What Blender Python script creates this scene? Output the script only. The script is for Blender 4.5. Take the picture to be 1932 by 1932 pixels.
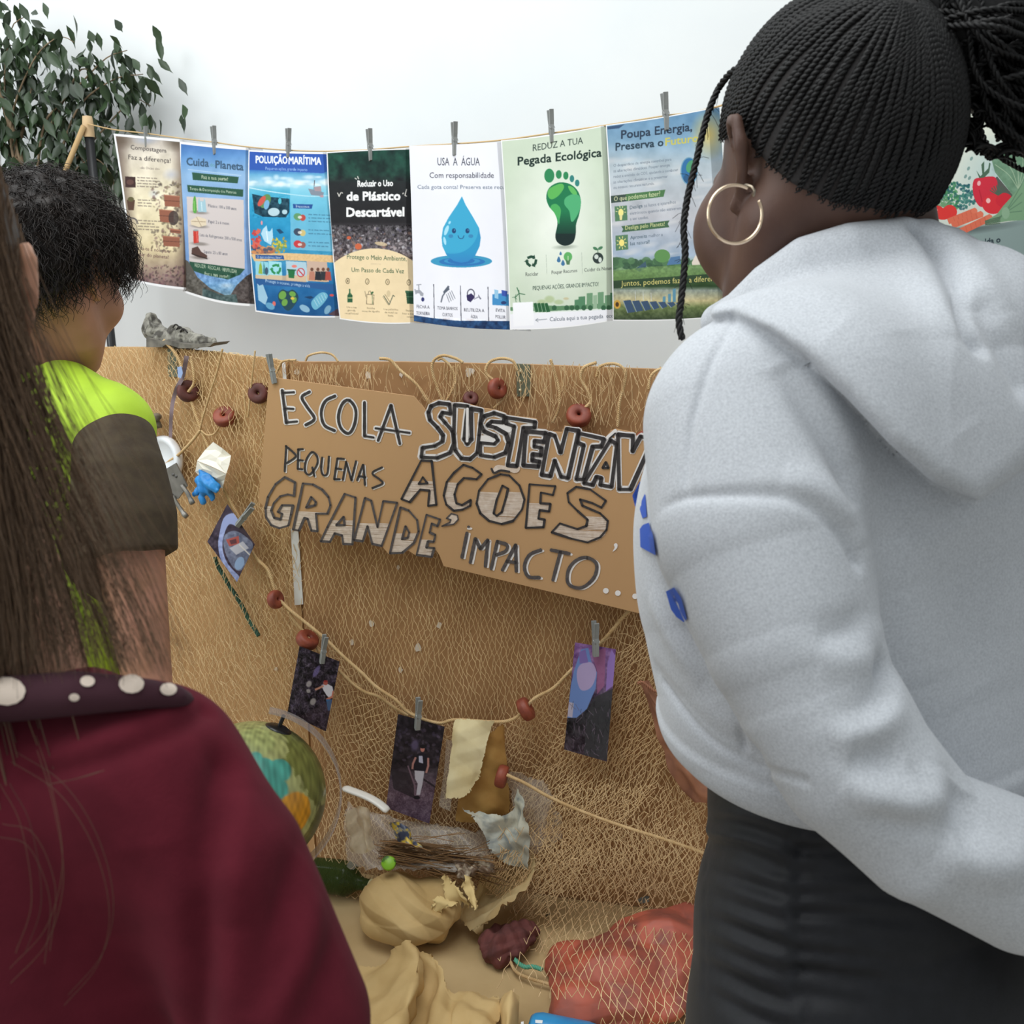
import bpy, math, random
import numpy as np
from mathutils import Vector, Matrix
for o in list(bpy.data.objects):
    bpy.data.objects.remove(o)
SC = bpy.context.scene
COL = SC.collection
# ---------------------------------------------------------------- camera
PITCH = math.radians(15.0)
CAM = np.array([0.0, 0.0, 1.36])
F = 1937.0
cp, sp = math.cos(PITCH), math.sin(PITCH)
RIGHT = np.array([1.0, 0, 0]); FWD = np.array([0, cp, -sp]); UP = np.array([0, sp, cp])
cam = bpy.data.cameras.new('camera')
cam.sensor_width = 36.0; cam.sensor_fit = 'HORIZONTAL'; cam.lens = 36.0 * F / 1932.0
cam.clip_start = 0.02
cam.dof.use_dof = True; cam.dof.focus_distance = 1.45; cam.dof.aperture_fstop = 16.0
camo = bpy.data.objects.new('camera', cam); COL.objects.link(camo)
camo.location = CAM; camo.rotation_euler = (math.pi / 2 - PITCH, 0, 0)
SC.camera = camo
# ---------------------------------------------------------------- world and light
w = bpy.data.worlds.new('daylight'); SC.world = w; w.use_nodes = True
bg = w.node_tree.nodes['Background']
bg.inputs[0].default_value = (0.92, 0.98, 1.0, 1); bg.inputs[1].default_value = 0.50
def area(name, loc, target, size, energy, col):
    l = bpy.data.lights.new(name, 'AREA'); l.shape = 'RECTANGLE'; l.size, l.size_y = size
    l.energy = energy; l.color = col
    o = bpy.data.objects.new(name, l); COL.objects.link(o); o.location = loc
    o.rotation_euler = (Vector(target) - Vector(loc)).to_track_quat('-Z', 'Y').to_euler()
    return o
area('skylight', (-0.7, 1.0, 3.6), (0.0, 1.75, 0.8), (2.6, 2.0), 72, (0.97, 1.0, 1.0))
area('window_light', (-3.4, 0.2, 2.6), (0.0, 1.6, 1.0), (2.2, 2.4), 76, (0.93, 0.98, 1.0))
SC.view_settings.view_transform = 'Standard'; SC.view_settings.look = 'None'
SC.view_settings.exposure = 0.0; SC.view_settings.gamma = 1.0
SC.view_settings.use_curve_mapping = False
SC.cycles.max_bounces = 8; SC.cycles.transparent_max_bounces = 24
# ---------------------------------------------------------------- projection helpers
def ray(px, py):
    px = np.asarray(px, float)[..., None]; py = np.asarray(py, float)[..., None]
    return FWD + (px - 966) / F * RIGHT - (py - 966) / F * UP
def P(px, py, d): return CAM + np.asarray(d, float)[..., None] * ray(px, py)          # camera-axis depth
def PY(px, py, Y):
    r = ray(px, py); return CAM + r * (np.asarray(Y, float)[..., None] / r[..., 1:2])   # world Y
def PZ(px, py, z):
    r = ray(px, py); return CAM + r * ((np.asarray(z, float)[..., None] - CAM[2]) / r[..., 2:3])
class VPlane:                                   # a vertical plane through two ground points
    def __init__(s, a, b):
        s.a = np.array(a[:2], float); t = np.array(b[:2], float) - s.a; s.t = t / np.linalg.norm(t)
        s.n = np.array([s.t[1], -s.t[0]])       # towards the camera
        if s.n[1] > 0: s.n = -s.n
    def hit(s, px, py, off=0.0):
        r = ray(px, py); a = s.a + np.asarray(off, float)[..., None] * s.n
        k = ((a - CAM[:2]) * s.n).sum(-1) / (r[..., :2] * s.n).sum(-1)
        return CAM + r * k[..., None]
rng = np.random.default_rng(7)
random.seed(7)
# ---------------------------------------------------------------- materials
def lin(c):
    c = np.asarray(c, float) / 255.0
    return np.where(c <= 0.04045, c / 12.92, ((c + 0.055) / 1.055) ** 2.4)
def rgba(c): return (*lin(c)[:3], 1.0)
MATS = {}
def mat(name, col, rough=0.8, col2=None, nscale=8.0, ndist=0.0, nlo=0.35, nhi=0.65, bump=0.0, bscale=60.0, sheen=0.0, metal=0.0,
        trans=0.0, alpha=1.0, spec=0.5, island=0.0, stretch=None, vcol=False, sss=0.0, emit=None, bdist=0.002):
    if name in MATS: return MATS[name]
    m = bpy.data.materials.new(name); m.use_nodes = True; nt = m.node_tree; N = nt.nodes; L = nt.links
    b = N['Principled BSDF']
    b.inputs['Roughness'].default_value = rough; b.inputs['Metallic'].default_value = metal
    b.inputs['Specular IOR Level'].default_value = spec
    b.inputs['Base Color'].default_value = rgba(col); b.inputs['Alpha'].default_value = alpha
    if sheen: b.inputs['Sheen Weight'].default_value = sheen; b.inputs['Sheen Roughness'].default_value = 0.5
    if trans: b.inputs['Transmission Weight'].default_value = trans; b.inputs['IOR'].default_value = 1.2
    if sss: b.inputs['Subsurface Weight'].default_value = sss; b.inputs['Subsurface Radius'].default_value = (.01, .004, .003)
    tc = N.new('ShaderNodeTexCoord'); src = tc.outputs['Object']
    if stretch:
        mp = N.new('ShaderNodeMapping'); mp.inputs['Scale'].default_value = stretch; L.new(src, mp.inputs[0]); src = mp.outputs[0]
    out = None
    if vcol:
        a = N.new('ShaderNodeAttribute'); a.attribute_name = 'Col'; out = a.outputs['Color']
    if col2 is not None:
        nz = N.new('ShaderNodeTexNoise'); nz.inputs['Scale'].default_value = nscale; nz.inputs['Detail'].default_value = 5
        nz.inputs['Distortion'].default_value = ndist; L.new(src, nz.inputs['Vector'])
        rp = N.new('ShaderNodeMapRange'); rp.inputs[1].default_value = nlo; rp.inputs[2].default_value = nhi
        L.new(nz.outputs[0], rp.inputs[0])
        mx = N.new('ShaderNodeMix'); mx.data_type = 'RGBA'
        mx.inputs[6].default_value = rgba(col); mx.inputs[7].default_value = rgba(col2); L.new(rp.outputs[0], mx.inputs[0])
        if out is not None: L.new(out, mx.inputs[6])
        out = mx.outputs[2]
    if island:
        g = N.new('ShaderNodeNewGeometry'); h = N.new('ShaderNodeHueSaturation')
        mr = N.new('ShaderNodeMapRange'); mr.inputs[3].default_value = 1 - island; mr.inputs[4].default_value = 1 + island
        L.new(g.outputs['Random Per Island'], mr.inputs[0]); L.new(mr.outputs[0], h.inputs['Value'])
        if out is not None: L.new(out, h.inputs['Color'])
        else: h.inputs['Color'].default_value = rgba(col)
        out = h.outputs[0]
    if out is not None: L.new(out, b.inputs['Base Color'])
    if bump:
        nb = N.new('ShaderNodeTexNoise'); nb.inputs['Scale'].default_value = bscale; nb.inputs['Detail'].default_value = 4
        L.new(src, nb.inputs['Vector'])
        bp = N.new('ShaderNodeBump'); bp.inputs['Strength'].default_value = bump; bp.inputs['Distance'].default_value = bdist
        L.new(nb.outputs[0], bp.inputs['Height']); L.new(bp.outputs[0], b.inputs['Normal'])
    MATS[name] = m
    return m
# ---------------------------------------------------------------- objects
def tag(o, label=None, cat=None, group=None, kind=None):
    if label: o['label'] = label
    if cat: o['category'] = cat
    if group: o['group'] = group
    if kind: o['kind'] = kind
    return o
def empty(name, loc, label=None, cat=None, group=None, rot=(0, 0, 0)):
    o = bpy.data.objects.new(name, None); COL.objects.link(o); o.location = loc; o.rotation_euler = rot
    o.empty_display_size = 0.05
    return tag(o, label, cat, group)
def mesh(name, V, Fc, m, parent=None, smooth=True, col=None, world=True):
    V = np.asarray(V, np.float32).reshape(-1, 3)
    me = bpy.data.meshes.new(name)
    if isinstance(Fc, np.ndarray) and Fc.ndim == 2:
        k = Fc.shape[1]; n = len(Fc)
        me.vertices.add(len(V)); me.vertices.foreach_set('co', V.ravel())
        me.loops.add(n * k); me.loops.foreach_set('vertex_index', Fc.astype(np.int32).ravel())
        me.polygons.add(n); me.polygons.foreach_set('loop_start', np.arange(0, n * k, k, dtype=np.int32))
        me.polygons.foreach_set('loop_total', np.full(n, k, np.int32))
        me.update(calc_edges=True)
    else:
        me.from_pydata([tuple(map(float, v)) for v in V], [], [tuple(map(int, f)) for f in Fc]); me.update()
    me.polygons.foreach_set('use_smooth', np.full(len(me.polygons), smooth))
    if col is not None:
        a = me.color_attributes.new('Col', 'FLOAT_COLOR', 'POINT')
        c = np.ones((len(V), 4), np.float32); c[:, :3] = col; a.data.foreach_set('color', c.ravel())
    me.materials.append(m)
    o = bpy.data.objects.new(name, me); COL.objects.link(o)
    if parent is not None:
        o.parent = parent
        if world: o.matrix_parent_inverse = wm(parent).inverted()
    return o
def wm(o):
    return (wm(o.parent) @ o.matrix_parent_inverse if o.parent else Matrix()) @ o.matrix_basis
class MB:                                       # collects shapes for one mesh
    def __init__(s): s.V = []; s.F = []; s.n = 0
    def add(s, V, Fc):
        V = np.asarray(V, float).reshape(-1, 3); s.V.append(V); s.F += [tuple(int(i) + s.n for i in f) for f in Fc]; s.n += len(V)
    def box(s, c, h, R=None):
        c = np.asarray(c, float); q = np.array([[x, y, z] for x in (-1, 1) for y in (-1, 1) for z in (-1, 1)], float) * np.asarray(h)
        if R is not None: q = q @ np.asarray(R).T
        s.add(c + q, [(0, 1, 3, 2), (4, 6, 7, 5), (0, 4, 5, 1), (2, 3, 7, 6), (0, 2, 6, 4), (1, 5, 7, 3)])
    def tube(s, pts, r, k=8, cap=True, flat=None):
        V, Fc = tube(pts, r, k, cap, flat); s.add(V, Fc)
    def lathe(s, prof, M=None, k=32, a0=0, a1=2 * math.pi):
        prof = np.asarray(prof, float); full = abs(a1 - a0 - 2 * math.pi) < 1e-6
        a = np.linspace(a0, a1, k, endpoint=not full); n = len(prof)
        V = np.stack([np.outer(np.cos(a), prof[:, 0]), np.outer(np.sin(a), prof[:, 0]), np.tile(prof[:, 1], (len(a), 1))], -1).reshape(-1, 3)
        if M is not None: V = V @ np.asarray(M)[:3, :3].T + np.asarray(M)[:3, 3]
        Fc = []
        for i in range(k if full else k - 1):
            j = (i + 1) % k
            for q in range(n - 1): Fc.append((i * n + q, j * n + q, j * n + q + 1, i * n + q + 1))
        s.add(V, Fc)
    def prism(s, poly, back):                   # a polygon (k,3) extruded by vector 'back'
        poly = np.asarray(poly, float); k = len(poly)
        s.add(np.vstack([poly, poly + np.asarray(back)]), [tuple(range(k)), tuple(range(2 * k - 1, k - 1, -1))] +
              [(i, i + k, (i + 1) % k + k, (i + 1) % k) for i in range(k)])
    def build(s, name, m, parent=None, smooth=True, sharp=None):
        o = mesh(name, np.vstack(s.V), s.F, m, parent, smooth)
        return o
def norm(v): v = np.asarray(v, float); return v / (np.linalg.norm(v, axis=-1, keepdims=True) + 1e-12)
def frames(pts):
    pts = np.asarray(pts, float); t = norm(np.gradient(pts, axis=0)); n = len(pts)
    ref = np.array([0, 0, 1.0]) if abs(t[0][2]) < 0.9 else np.array([1.0, 0, 0])
    a = norm(np.cross(t[0], ref)); A = np.zeros_like(pts)
    for i in range(n):
        a = norm(a - t[i] * np.dot(a, t[i])); A[i] = a
    return t, A, np.cross(t, A)
def tube(pts, r, k=8, cap=True, flat=None):
    pts = np.asarray(pts, float); n = len(pts); r = np.broadcast_to(np.asarray(r, float), (n,))
    t, A, B = frames(pts); an = np.linspace(0, 2 * math.pi, k, endpoint=False)
    fb = 1.0 if flat is None else flat
    V = pts[:, None] + r[:, None, None] * (np.cos(an)[None, :, None] * A[:, None] + fb * np.sin(an)[None, :, None] * B[:, None])
    Fc = [(i * k + j, i * k + (j + 1) % k, (i + 1) * k + (j + 1) % k, (i + 1) * k + j) for i in range(n - 1) for j in range(k)]
    if cap: Fc += [tuple(range(k - 1, -1, -1)), tuple(range((n - 1) * k, n * k))]
    return V.reshape(-1, 3), Fc
def tubes(PTS, R, k=3):                         # many polylines at once: (n,m,3), radius (n,m) -> V, quads
    PTS = np.asarray(PTS, float); n, m, _ = PTS.shape; R = np.broadcast_to(np.asarray(R, float), (n, m))
    t = norm(np.gradient(PTS, axis=1))
    ref = np.zeros_like(t); ref[..., 0] = 0.31; ref[..., 1] = 0.87; ref[..., 2] = 0.38
    A = norm(np.cross(t, ref)); B = np.cross(t, A)
    an = np.linspace(0, 2 * math.pi, k, endpoint=False)
    V = PTS[:, :, None] + R[:, :, None, None] * (np.cos(an)[:, None] * A[:, :, None] + np.sin(an)[:, None] * B[:, :, None])
    idx = np.arange(n * m * k).reshape(n, m, k); i2 = np.roll(idx, -1, axis=2)
    Fq = np.stack([idx[:, :-1], i2[:, :-1], i2[:, 1:], idx[:, 1:]], -1).reshape(-1, 4)
    return V.reshape(-1, 3), Fq
def spline(pts, n, closed=False):               # Catmull-Rom, resampled evenly by chord
    p = np.asarray(pts, float)
    if len(p) == 2: return p[0] + np.linspace(0, 1, n)[:, None] * (p[1] - p[0])
    if closed: q = np.vstack([p[-1], p, p[0], p[1]])
    else: q = np.vstack([2 * p[0] - p[1], p, 2 * p[-1] - p[-2]])
    out = []
    for i in range(1, len(q) - 2):
        u = np.linspace(0, 1, 12, endpoint=False)[:, None]; a, b, c, d = q[i - 1:i + 3]
        out.append(0.5 * (2 * b + (c - a) * u + (2 * a - 5 * b + 4 * c - d) * u ** 2 + (3 * b - a - 3 * c + d) * u ** 3))
    out = np.vstack(out + [q[-2:-1]]); s = np.r_[0, np.cumsum(np.linalg.norm(np.diff(out, axis=0), axis=1))]
    g = np.linspace(0, s[-1], n, endpoint=not closed)
    return np.stack([np.interp(g, s, out[:, j]) for j in range(out.shape[1])], -1)
def twisted(pts, r, strands=3, pitch=0.012, k=5, per=10):      # laid rope: strands winding round the line
    pts = np.asarray(pts, float); L = np.linalg.norm(np.diff(pts, axis=0), axis=1).sum()
    n = max(8, int(L / pitch * per)); c = spline(pts, n); t, A, B = frames(c); ph = np.linspace(0, L / pitch * 2 * math.pi, n)
    mb = MB()
    for s in range(strands):
        a = ph + s * 2 * math.pi / strands
        mb.tube(c + r * 0.5 * (np.cos(a)[:, None] * A + np.sin(a)[:, None] * B), r * 0.58, k)
    return mb
def copy_thing(o, M, label=None, group=None):   # a copy of a thing with copies of its parts
    c = o.copy(); COL.objects.link(c); c.matrix_basis = M
    if label: c['label'] = label
    if group: c['group'] = group
    def kids(src, dst):
        for ch in list(src.children):
            d = ch.copy(); COL.objects.link(d); d.parent = dst; d.matrix_parent_inverse = ch.matrix_parent_inverse.copy(); kids(ch, d)
    kids(o, c); return c
def vnoise(x, y, seed=0):                       # 2-D value noise
    g = np.random.default_rng(seed).random((64, 64)); x = np.asarray(x); y = np.asarray(y)
    xi = np.floor(x).astype(int); yi = np.floor(y).astype(int); fx = x - xi; fy = y - yi
    fx = fx * fx * (3 - 2 * fx); fy = fy * fy * (3 - 2 * fy)
    a = g[xi % 64, yi % 64]; b = g[(xi + 1) % 64, yi % 64]; c = g[xi % 64, (yi + 1) % 64]; d = g[(xi + 1) % 64, (yi + 1) % 64]
    return (a * (1 - fx) + b * fx) * (1 - fy) + (c * (1 - fx) + d * fx) * fy
def fbm(x, y, oct=4, seed=0):
    s = 0; a = 0.5
    for i in range(oct): s = s + a * vnoise(x * 2 ** i, y * 2 ** i, seed + i); a *= 0.5
    return s / (1 - 0.5 ** oct)
def creases(p, n=5, freq=20.0, seed=0, warp=0.3):              # sharp folds of crumpled paper, about -1..1
    r = np.random.default_rng(seed); p = np.asarray(p, float); s = 0; tot = 0; freq = freq * 1.9
    q = p + .5 * warp / freq * np.sin(p[..., [1, 2, 0]] * freq * 0.7 + r.random(3) * 6)
    for i in range(4):
        d = norm(r.normal(size=3)); f = freq * (0.5 + 1.6 * r.random()); a = 1 / (f / freq)
        v = (q @ d) * f / 6.28 + r.random() + 0.15 * np.sin(q @ norm(r.normal(size=3)) * freq * 0.35)
        s = s + a * (np.abs(v - np.floor(v) - 0.5) * 4 - 1); tot += a
    return 1.7 * s / tot
def apply_mod(o, **mods):                       # bake modifiers without operators
    for kind, kw in mods.items():
        m = o.modifiers.new(kind, kind)
        for a, b in kw.items(): setattr(m, a, b)
    dg = bpy.context.evaluated_depsgraph_get(); me = bpy.data.meshes.new_from_object(o.evaluated_get(dg))
    old = o.data; o.modifiers.clear(); o.data = me; bpy.data.meshes.remove(old); return o
def verts(me):
    v = np.empty(len(me.vertices) * 3, np.float32); me.vertices.foreach_get('co', v); return v.reshape(-1, 3)
def vnormals(me):
    v = np.empty(len(me.vertices) * 3, np.float32); me.vertex_normals.foreach_get('vector', v); return v.reshape(-1, 3)
def setverts(me, v): me.vertices.foreach_set('co', np.asarray(v, np.float32).ravel()); me.update()
# ================================================================ the setting
M_wall = mat('white_wall_paint', (236, 239, 240), 0.9, col2=(241, 243, 243), nscale=3, bump=0.05, bscale=120)
M_floor = mat('floor_tiles', (176, 168, 154), 0.6, col2=(160, 152, 140), nscale=5)
WALL = VPlane((-1.4, 3.12), (1.6, 2.62))
mb = MB(); t = WALL.t; a = np.array([*(WALL.a - t * 1.6), 0.0]); b = np.array([*(WALL.a + t * 5.4), 0.0]); n3 = np.array([*WALL.n, 0])
mb.prism([a, b, b + [0, 0, 3.4], a + [0, 0, 3.4]], -n3 * 0.12)
tag(mb.build('wall_back', M_wall, smooth=False), kind='structure')
mb = MB(); mb.box((0.2, 1.0, -0.03), (4.0, 3.4, 0.03)); tag(mb.build('floor', M_floor, smooth=False), kind='structure')
# ---------------------------------------------------------------- cardboard boards
CARD = dict(rough=0.88, nscale=3.0, bump=0.12, bscale=90, stretch=(1, 1, 0.35))
M_card = mat('brown_cardboard', (178, 137, 94), col2=(168, 127, 85), **CARD)
M_card2 = mat('paler_cardboard', (198, 160, 112), col2=(186, 146, 99), **CARD)
M_white = mat('white_tape', (232, 232, 232), 0.6)
M_scrap = mat('torn_white_paper', (226, 214, 200), 0.9)
M_hinge = mat('zinc_plate', (128, 132, 112), 0.5, col2=(104, 112, 96), nscale=60, metal=0.4)
pA = PY(545, 690, 2.0); pB = PY(1200, 700, 1.87); pL = PY(180, 655, 2.24)
BC = VPlane(pA, pB); BL = VPlane(pL, pA)
def board(name, pl, px_top, m, label):
    top = [pl.hit(x, y) for x, y in px_top]; l, r = top[0], top[-1]
    c = (l + r) / 2; root = empty(name, (c[0], c[1], 0), label, 'display board')
    poly = [[l[0], l[1], 0.004]] + top + [[r[0], r[1], 0.004]]
    mb = MB(); mb.prism(poly, -0.012 * np.array([*pl.n, 0])); mb.build('panel', m, root, smooth=False)
    return root
bl = board('display_board', BL, [(-260, 640), (60, 652), (180, 655), (300, 655), (400, 664), (542, 683)], M_card2,
           'pale cardboard display board on the left with an old shoe on top')
bc = board('display_board', BC, [(546, 683), (760, 683), (1000, 688), (1240, 697), (1520, 707)], M_card,
           'brown cardboard display board in the middle, behind the painted sign')
def flat(pl, poly, off=0.001, th=0.0008): return np.array([pl.hit(x, y, off) for x, y in poly]), -th * np.array([*pl.n, 0])
mb = MB(); mb.prism(*flat(BC, [(532, 684), (538, 683), (562, 990), (572, 1140), (556, 1142), (548, 990)], 0.003)); mb.build('tape_strip', M_white, bc, smooth=False)['label'] = 'white paper strip along the left edge'
def hinge(pl, x0, y0, x1, y1, root):
    mb = MB(); mb.prism(*flat(pl, [(x0, y0), (x1, y0 + 2), (x1 + 1, y1), (x0 + 1, y1)], 0.006, 0.003))
    h = mb.build('hinge_plate', M_hinge, root, smooth=False); h['label'] = 'grey metal hinge plate'
    for k in (0.25, 0.55, 0.82):
        c = pl.hit((x0 + x1) / 2 - 6, y0 + (y1 - y0) * k, 0.0075); mb = MB()
        R = np.array(Vector((*pl.n, 0)).to_track_quat('Z', 'Y').to_matrix().to_4x4()); R[:3, 3] = c
        mb.lathe([(0, .001), (.0024, .0006), (.0034, -.0015)], R, 10); mb.build('screw', mat('screw_steel', (196, 190, 160), 0.35, metal=0.7), h)
hinge(BC, 974, 686, 1000, 748, bc); hinge(BL, 316, 658, 333, 711, bl)
def scrap(pl, px, py, s, root, seed):
    r = np.random.default_rng(seed); a = np.linspace(0, 6.28, 9, endpoint=False); q = s * (0.6 + 0.6 * r.random(9))
    mb = MB(); mb.prism(*flat(pl, [(px + q[i] * math.cos(a[i]) * .8, py + q[i] * math.sin(a[i]) * 1.15) for i in range(9)], 0.0025))
    mb.build('paper_scrap', M_scrap, root, smooth=False)
for i, (x, y, s) in enumerate([(560, 703, 6), (694, 708, 7), (757, 707, 5), (884, 702, 9), (891, 700, 5), (700, 1176, 7), (829, 1180, 6), (663, 1212, 5), (789, 1221, 8), (756, 1264, 5), (751, 1071, 4)]):
    scrap(BC, x, y, s, bc, i)
scrap(BL, 521, 1262, 4, bl, 30)
# kraft paper spread over the floor in front of the boards
M_kraft = mat('kraft_paper', (200, 172, 126), 0.85, col2=(182, 154, 108), nscale=7, bump=0.1, bscale=50)
xs = np.linspace(-.60, 1.3, 60); ys = np.linspace(0, 1, 30); X, T = np.meshgrid(xs, ys)
yb = np.where(X < pA[0], np.interp(X, [pL[0], pA[0]], [pL[1], pA[1]]), pA[1] + (X - pA[0]) * (pB[1] - pA[1]) / (pB[0] - pA[0])) - 0.003
Yk = 1.22 + T * (yb - 1.22); Z = 0.004 + 0.006 * fbm(X * 3 + 5, Yk * 3 + 5, 3, 3)
idx = np.arange(X.size).reshape(X.shape); Fq = np.stack([idx[:-1, :-1], idx[:-1, 1:], idx[1:, 1:], idx[1:, :-1]], -1).reshape(-1, 4)
o = mesh('kraft_paper', np.stack([X, Yk, Z], -1), Fq, M_kraft); tag(o, 'tan kraft paper sheet spread over the floor below the boards', 'paper')
# ================================================================ printed sheets (colours kept on the mesh)
GLY = {}
def glyphs(s, bold=0.0):
    key = s
    if key in GLY: return GLY[key]
    cu = bpy.data.curves.new('t', 'FONT'); cu.body = s; cu.resolution_u = 2; cu.offset = 0
    o = bpy.data.objects.new('t', cu); COL.objects.link(o)
    dg = bpy.context.evaluated_depsgraph_get(); me = bpy.data.meshes.new_from_object(o.evaluated_get(dg))
    me.calc_loop_triangles(); v = verts(me)[:, :2].astype(float)
    t = np.empty(len(me.loop_triangles) * 3, np.int32); me.loop_triangles.foreach_get('vertices', t)
    bpy.data.objects.remove(o); bpy.data.curves.remove(cu); bpy.data.meshes.remove(me)
    GLY[key] = v[t.reshape(-1, 3)]; return GLY[key]
class Canvas:
    def __init__(s, box, org, sc, S=2.4):       # box in photo pixels; drawing in units of org + u/sc
        s.x0, s.y0, x1, y1 = box; s.S = S; s.org = org; s.sc = sc
        s.W = int((x1 - s.x0) * S) + 2; s.H = int((y1 - s.y0) * S) + 2
        s.A = np.zeros((s.H, s.W, 3)); s.k = S / sc
        jj, ii = np.meshgrid(np.arange(s.W), np.arange(s.H))
        s.U = ((jj + .5) / S + s.x0 - org[0]) * sc; s.Vv = ((ii + .5) / S + s.y0 - org[1]) * sc
    def c(s, p):
        p = np.asarray(p, float); return ((p / s.sc + s.org) - (s.x0, s.y0)) * s.S
    def put(s, m, col, al=1.0, sl=(slice(None), slice(None))):
        a = (m * al)[..., None] if np.ndim(m) else al
        s.A[sl] = s.A[sl] * (1 - a) + np.asarray(col, float) * a
    def fill(s, f, al=1.0): s.put(np.ones((s.H, s.W)), f, al)
    def vgrad(s, stops):                        # [(v, colour)...] down the page
        v = [a for a, _ in stops]; cs = np.array([b for _, b in stops], float)
        for j in range(3): s.A[..., j] = np.interp(s.Vv, v, cs[:, j])
    def noise(s, amt, fr=0.02, seed=0, m=None, tint=(1, 1, 1)):
        n = (fbm(s.U * fr + 9, s.Vv * fr + 9, 4, seed) - .5) * 2 * amt
        s.A += n[..., None] * np.asarray(tint) * (1 if m is None else m[..., None])
    def bbox(s, q, pad=2):
        x0, y0 = np.floor(q.min(0)).astype(int) - pad; x1, y1 = np.ceil(q.max(0)).astype(int) + pad
        return max(x0, 0), max(y0, 0), min(x1, s.W), min(y1, s.H)
    def polymask(s, q):
        x0, y0, x1, y1 = s.bbox(q)
        if x1 <= x0 or y1 <= y0: return None
        X, Y = np.meshgrid(np.arange(x0, x1) + .5, np.arange(y0, y1) + .5); m = np.zeros(X.shape, bool)
        for i in range(len(q)):
            (ax, ay), (bx, by) = q[i], q[(i + 1) % len(q)]
            if ay == by: continue
            m ^= ((ay > Y) != (by > Y)) & (X < (bx - ax) * (Y - ay) / (by - ay) + ax)
        return m, (slice(y0, y1), slice(x0, x1))
    def poly(s, pts, col, al=1.0, curve=False, rough=0, seed=0):
        q = s.c(spline(pts, len(pts) * 8, True) if curve else pts)
        if rough: q = q + np.random.default_rng(seed).normal(size=q.shape) * rough * s.k
        r = s.polymask(q)
        if r: s.put(r[0], col, al, r[1])
    def ell(s, cx, cy, rx, ry, col, al=1.0, rot=0.0, soft=0.0):
        x = s.U - cx; y = s.Vv - cy; c, n = math.cos(rot), math.sin(rot)
        d = np.hypot((x * c + y * n) / rx, (-x * n + y * c) / ry)
        s.put((d < 1) if not soft else np.clip((1 - d) / soft, 0, 1), col, al)
    def line(s, pts, wd, col, al=1.0, curve=False):
        p = np.asarray(spline(pts, len(pts) * 6) if curve else pts, float)
        for a, b in zip(p[:-1], p[1:]):
            t = norm(b - a); n = np.array([-t[1], t[0]]) * wd / 2; e = t * wd * .3
            s.poly([a - e - n, b + e - n, b + e + n, a - e + n], col, al)
    def text(s, t, x0, y0, x1, y1, h, col, al=1.0, bold=0.012, lean=0.0):
        T = glyphs(t)
        if not len(T): return
        mn = T[..., 0].min(); mxx = T[..., 0].max(); u = (T[..., 0] - mn) / (mxx - mn); g = T[..., 1] / 0.72
        X = x0 + (x1 - x0) * u + lean * g * h; Y = y0 + (y1 - y0) * u - g * h
        Q = s.c(np.stack([X, Y], -1).reshape(-1, 2)).reshape(-1, 3, 2)
        x_0, y_0, x_1, y_1 = s.bbox(Q.reshape(-1, 2))
        if x_1 <= x_0 or y_1 <= y_0: return
        M = np.zeros((y_1 - y_0, x_1 - x_0), bool); Q = Q - (x_0, y_0)
        for tr in Q:
            a, b = np.floor(tr.min(0)).astype(int), np.ceil(tr.max(0)).astype(int) + 1
            a = np.maximum(a, 0); b = np.minimum(b, (M.shape[1], M.shape[0]))
            if (b <= a).any(): continue
            xx, yy = np.meshgrid(np.arange(a[0], b[0]) + .5, np.arange(a[1], b[1]) + .5)
            (ax, ay), (bx, by), (cx, cy) = tr
            d = (bx - ax) * (cy - ay) - (by - ay) * (cx - ax)
            if abs(d) < 1e-9: continue
            e0 = ((bx - ax) * (yy - ay) - (by - ay) * (xx - ax)) / d; e1 = ((cx - bx) * (yy - by) - (cy - by) * (xx - bx)) / d
            e2 = ((ax - cx) * (yy - cy) - (ay - cy) * (xx - cx)) / d
            M[a[1]:b[1], a[0]:b[0]] |= (e0 >= -.001) & (e1 >= -.001) & (e2 >= -.001)
        nd = int(round(bold * h * s.k * 1.1))
        if nd: M = np.pad(M, nd); M = np.any([np.roll(M, (i, j), (0, 1)) for i in range(-nd, nd + 1) for j in range(-nd, nd + 1)], axis=0)[nd:-nd, nd:-nd]
        s.put(M, col, al, (slice(y_0, y_1), slice(x_0, x_1)))
    def sample(s, px, py):
        A = s.A; B = (A + np.roll(A, 1, 0) + np.roll(A, 1, 1) + np.roll(np.roll(A, 1, 0), 1, 1)) / 4
        x = np.clip((px - s.x0) * s.S, 0, s.W - 1.01); y = np.clip((py - s.y0) * s.S, 0, s.H - 1.01)
        i = y.astype(int); j = x.astype(int); fx = (x - j)[..., None]; fy = (y - i)[..., None]
        r = (B[i, j] * (1 - fx) + B[i, j + 1] * fx) * (1 - fy) + (B[i + 1, j] * (1 - fx) + B[i + 1, j + 1] * fx) * fy
        return lin(np.clip(r, 0, 255))
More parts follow.
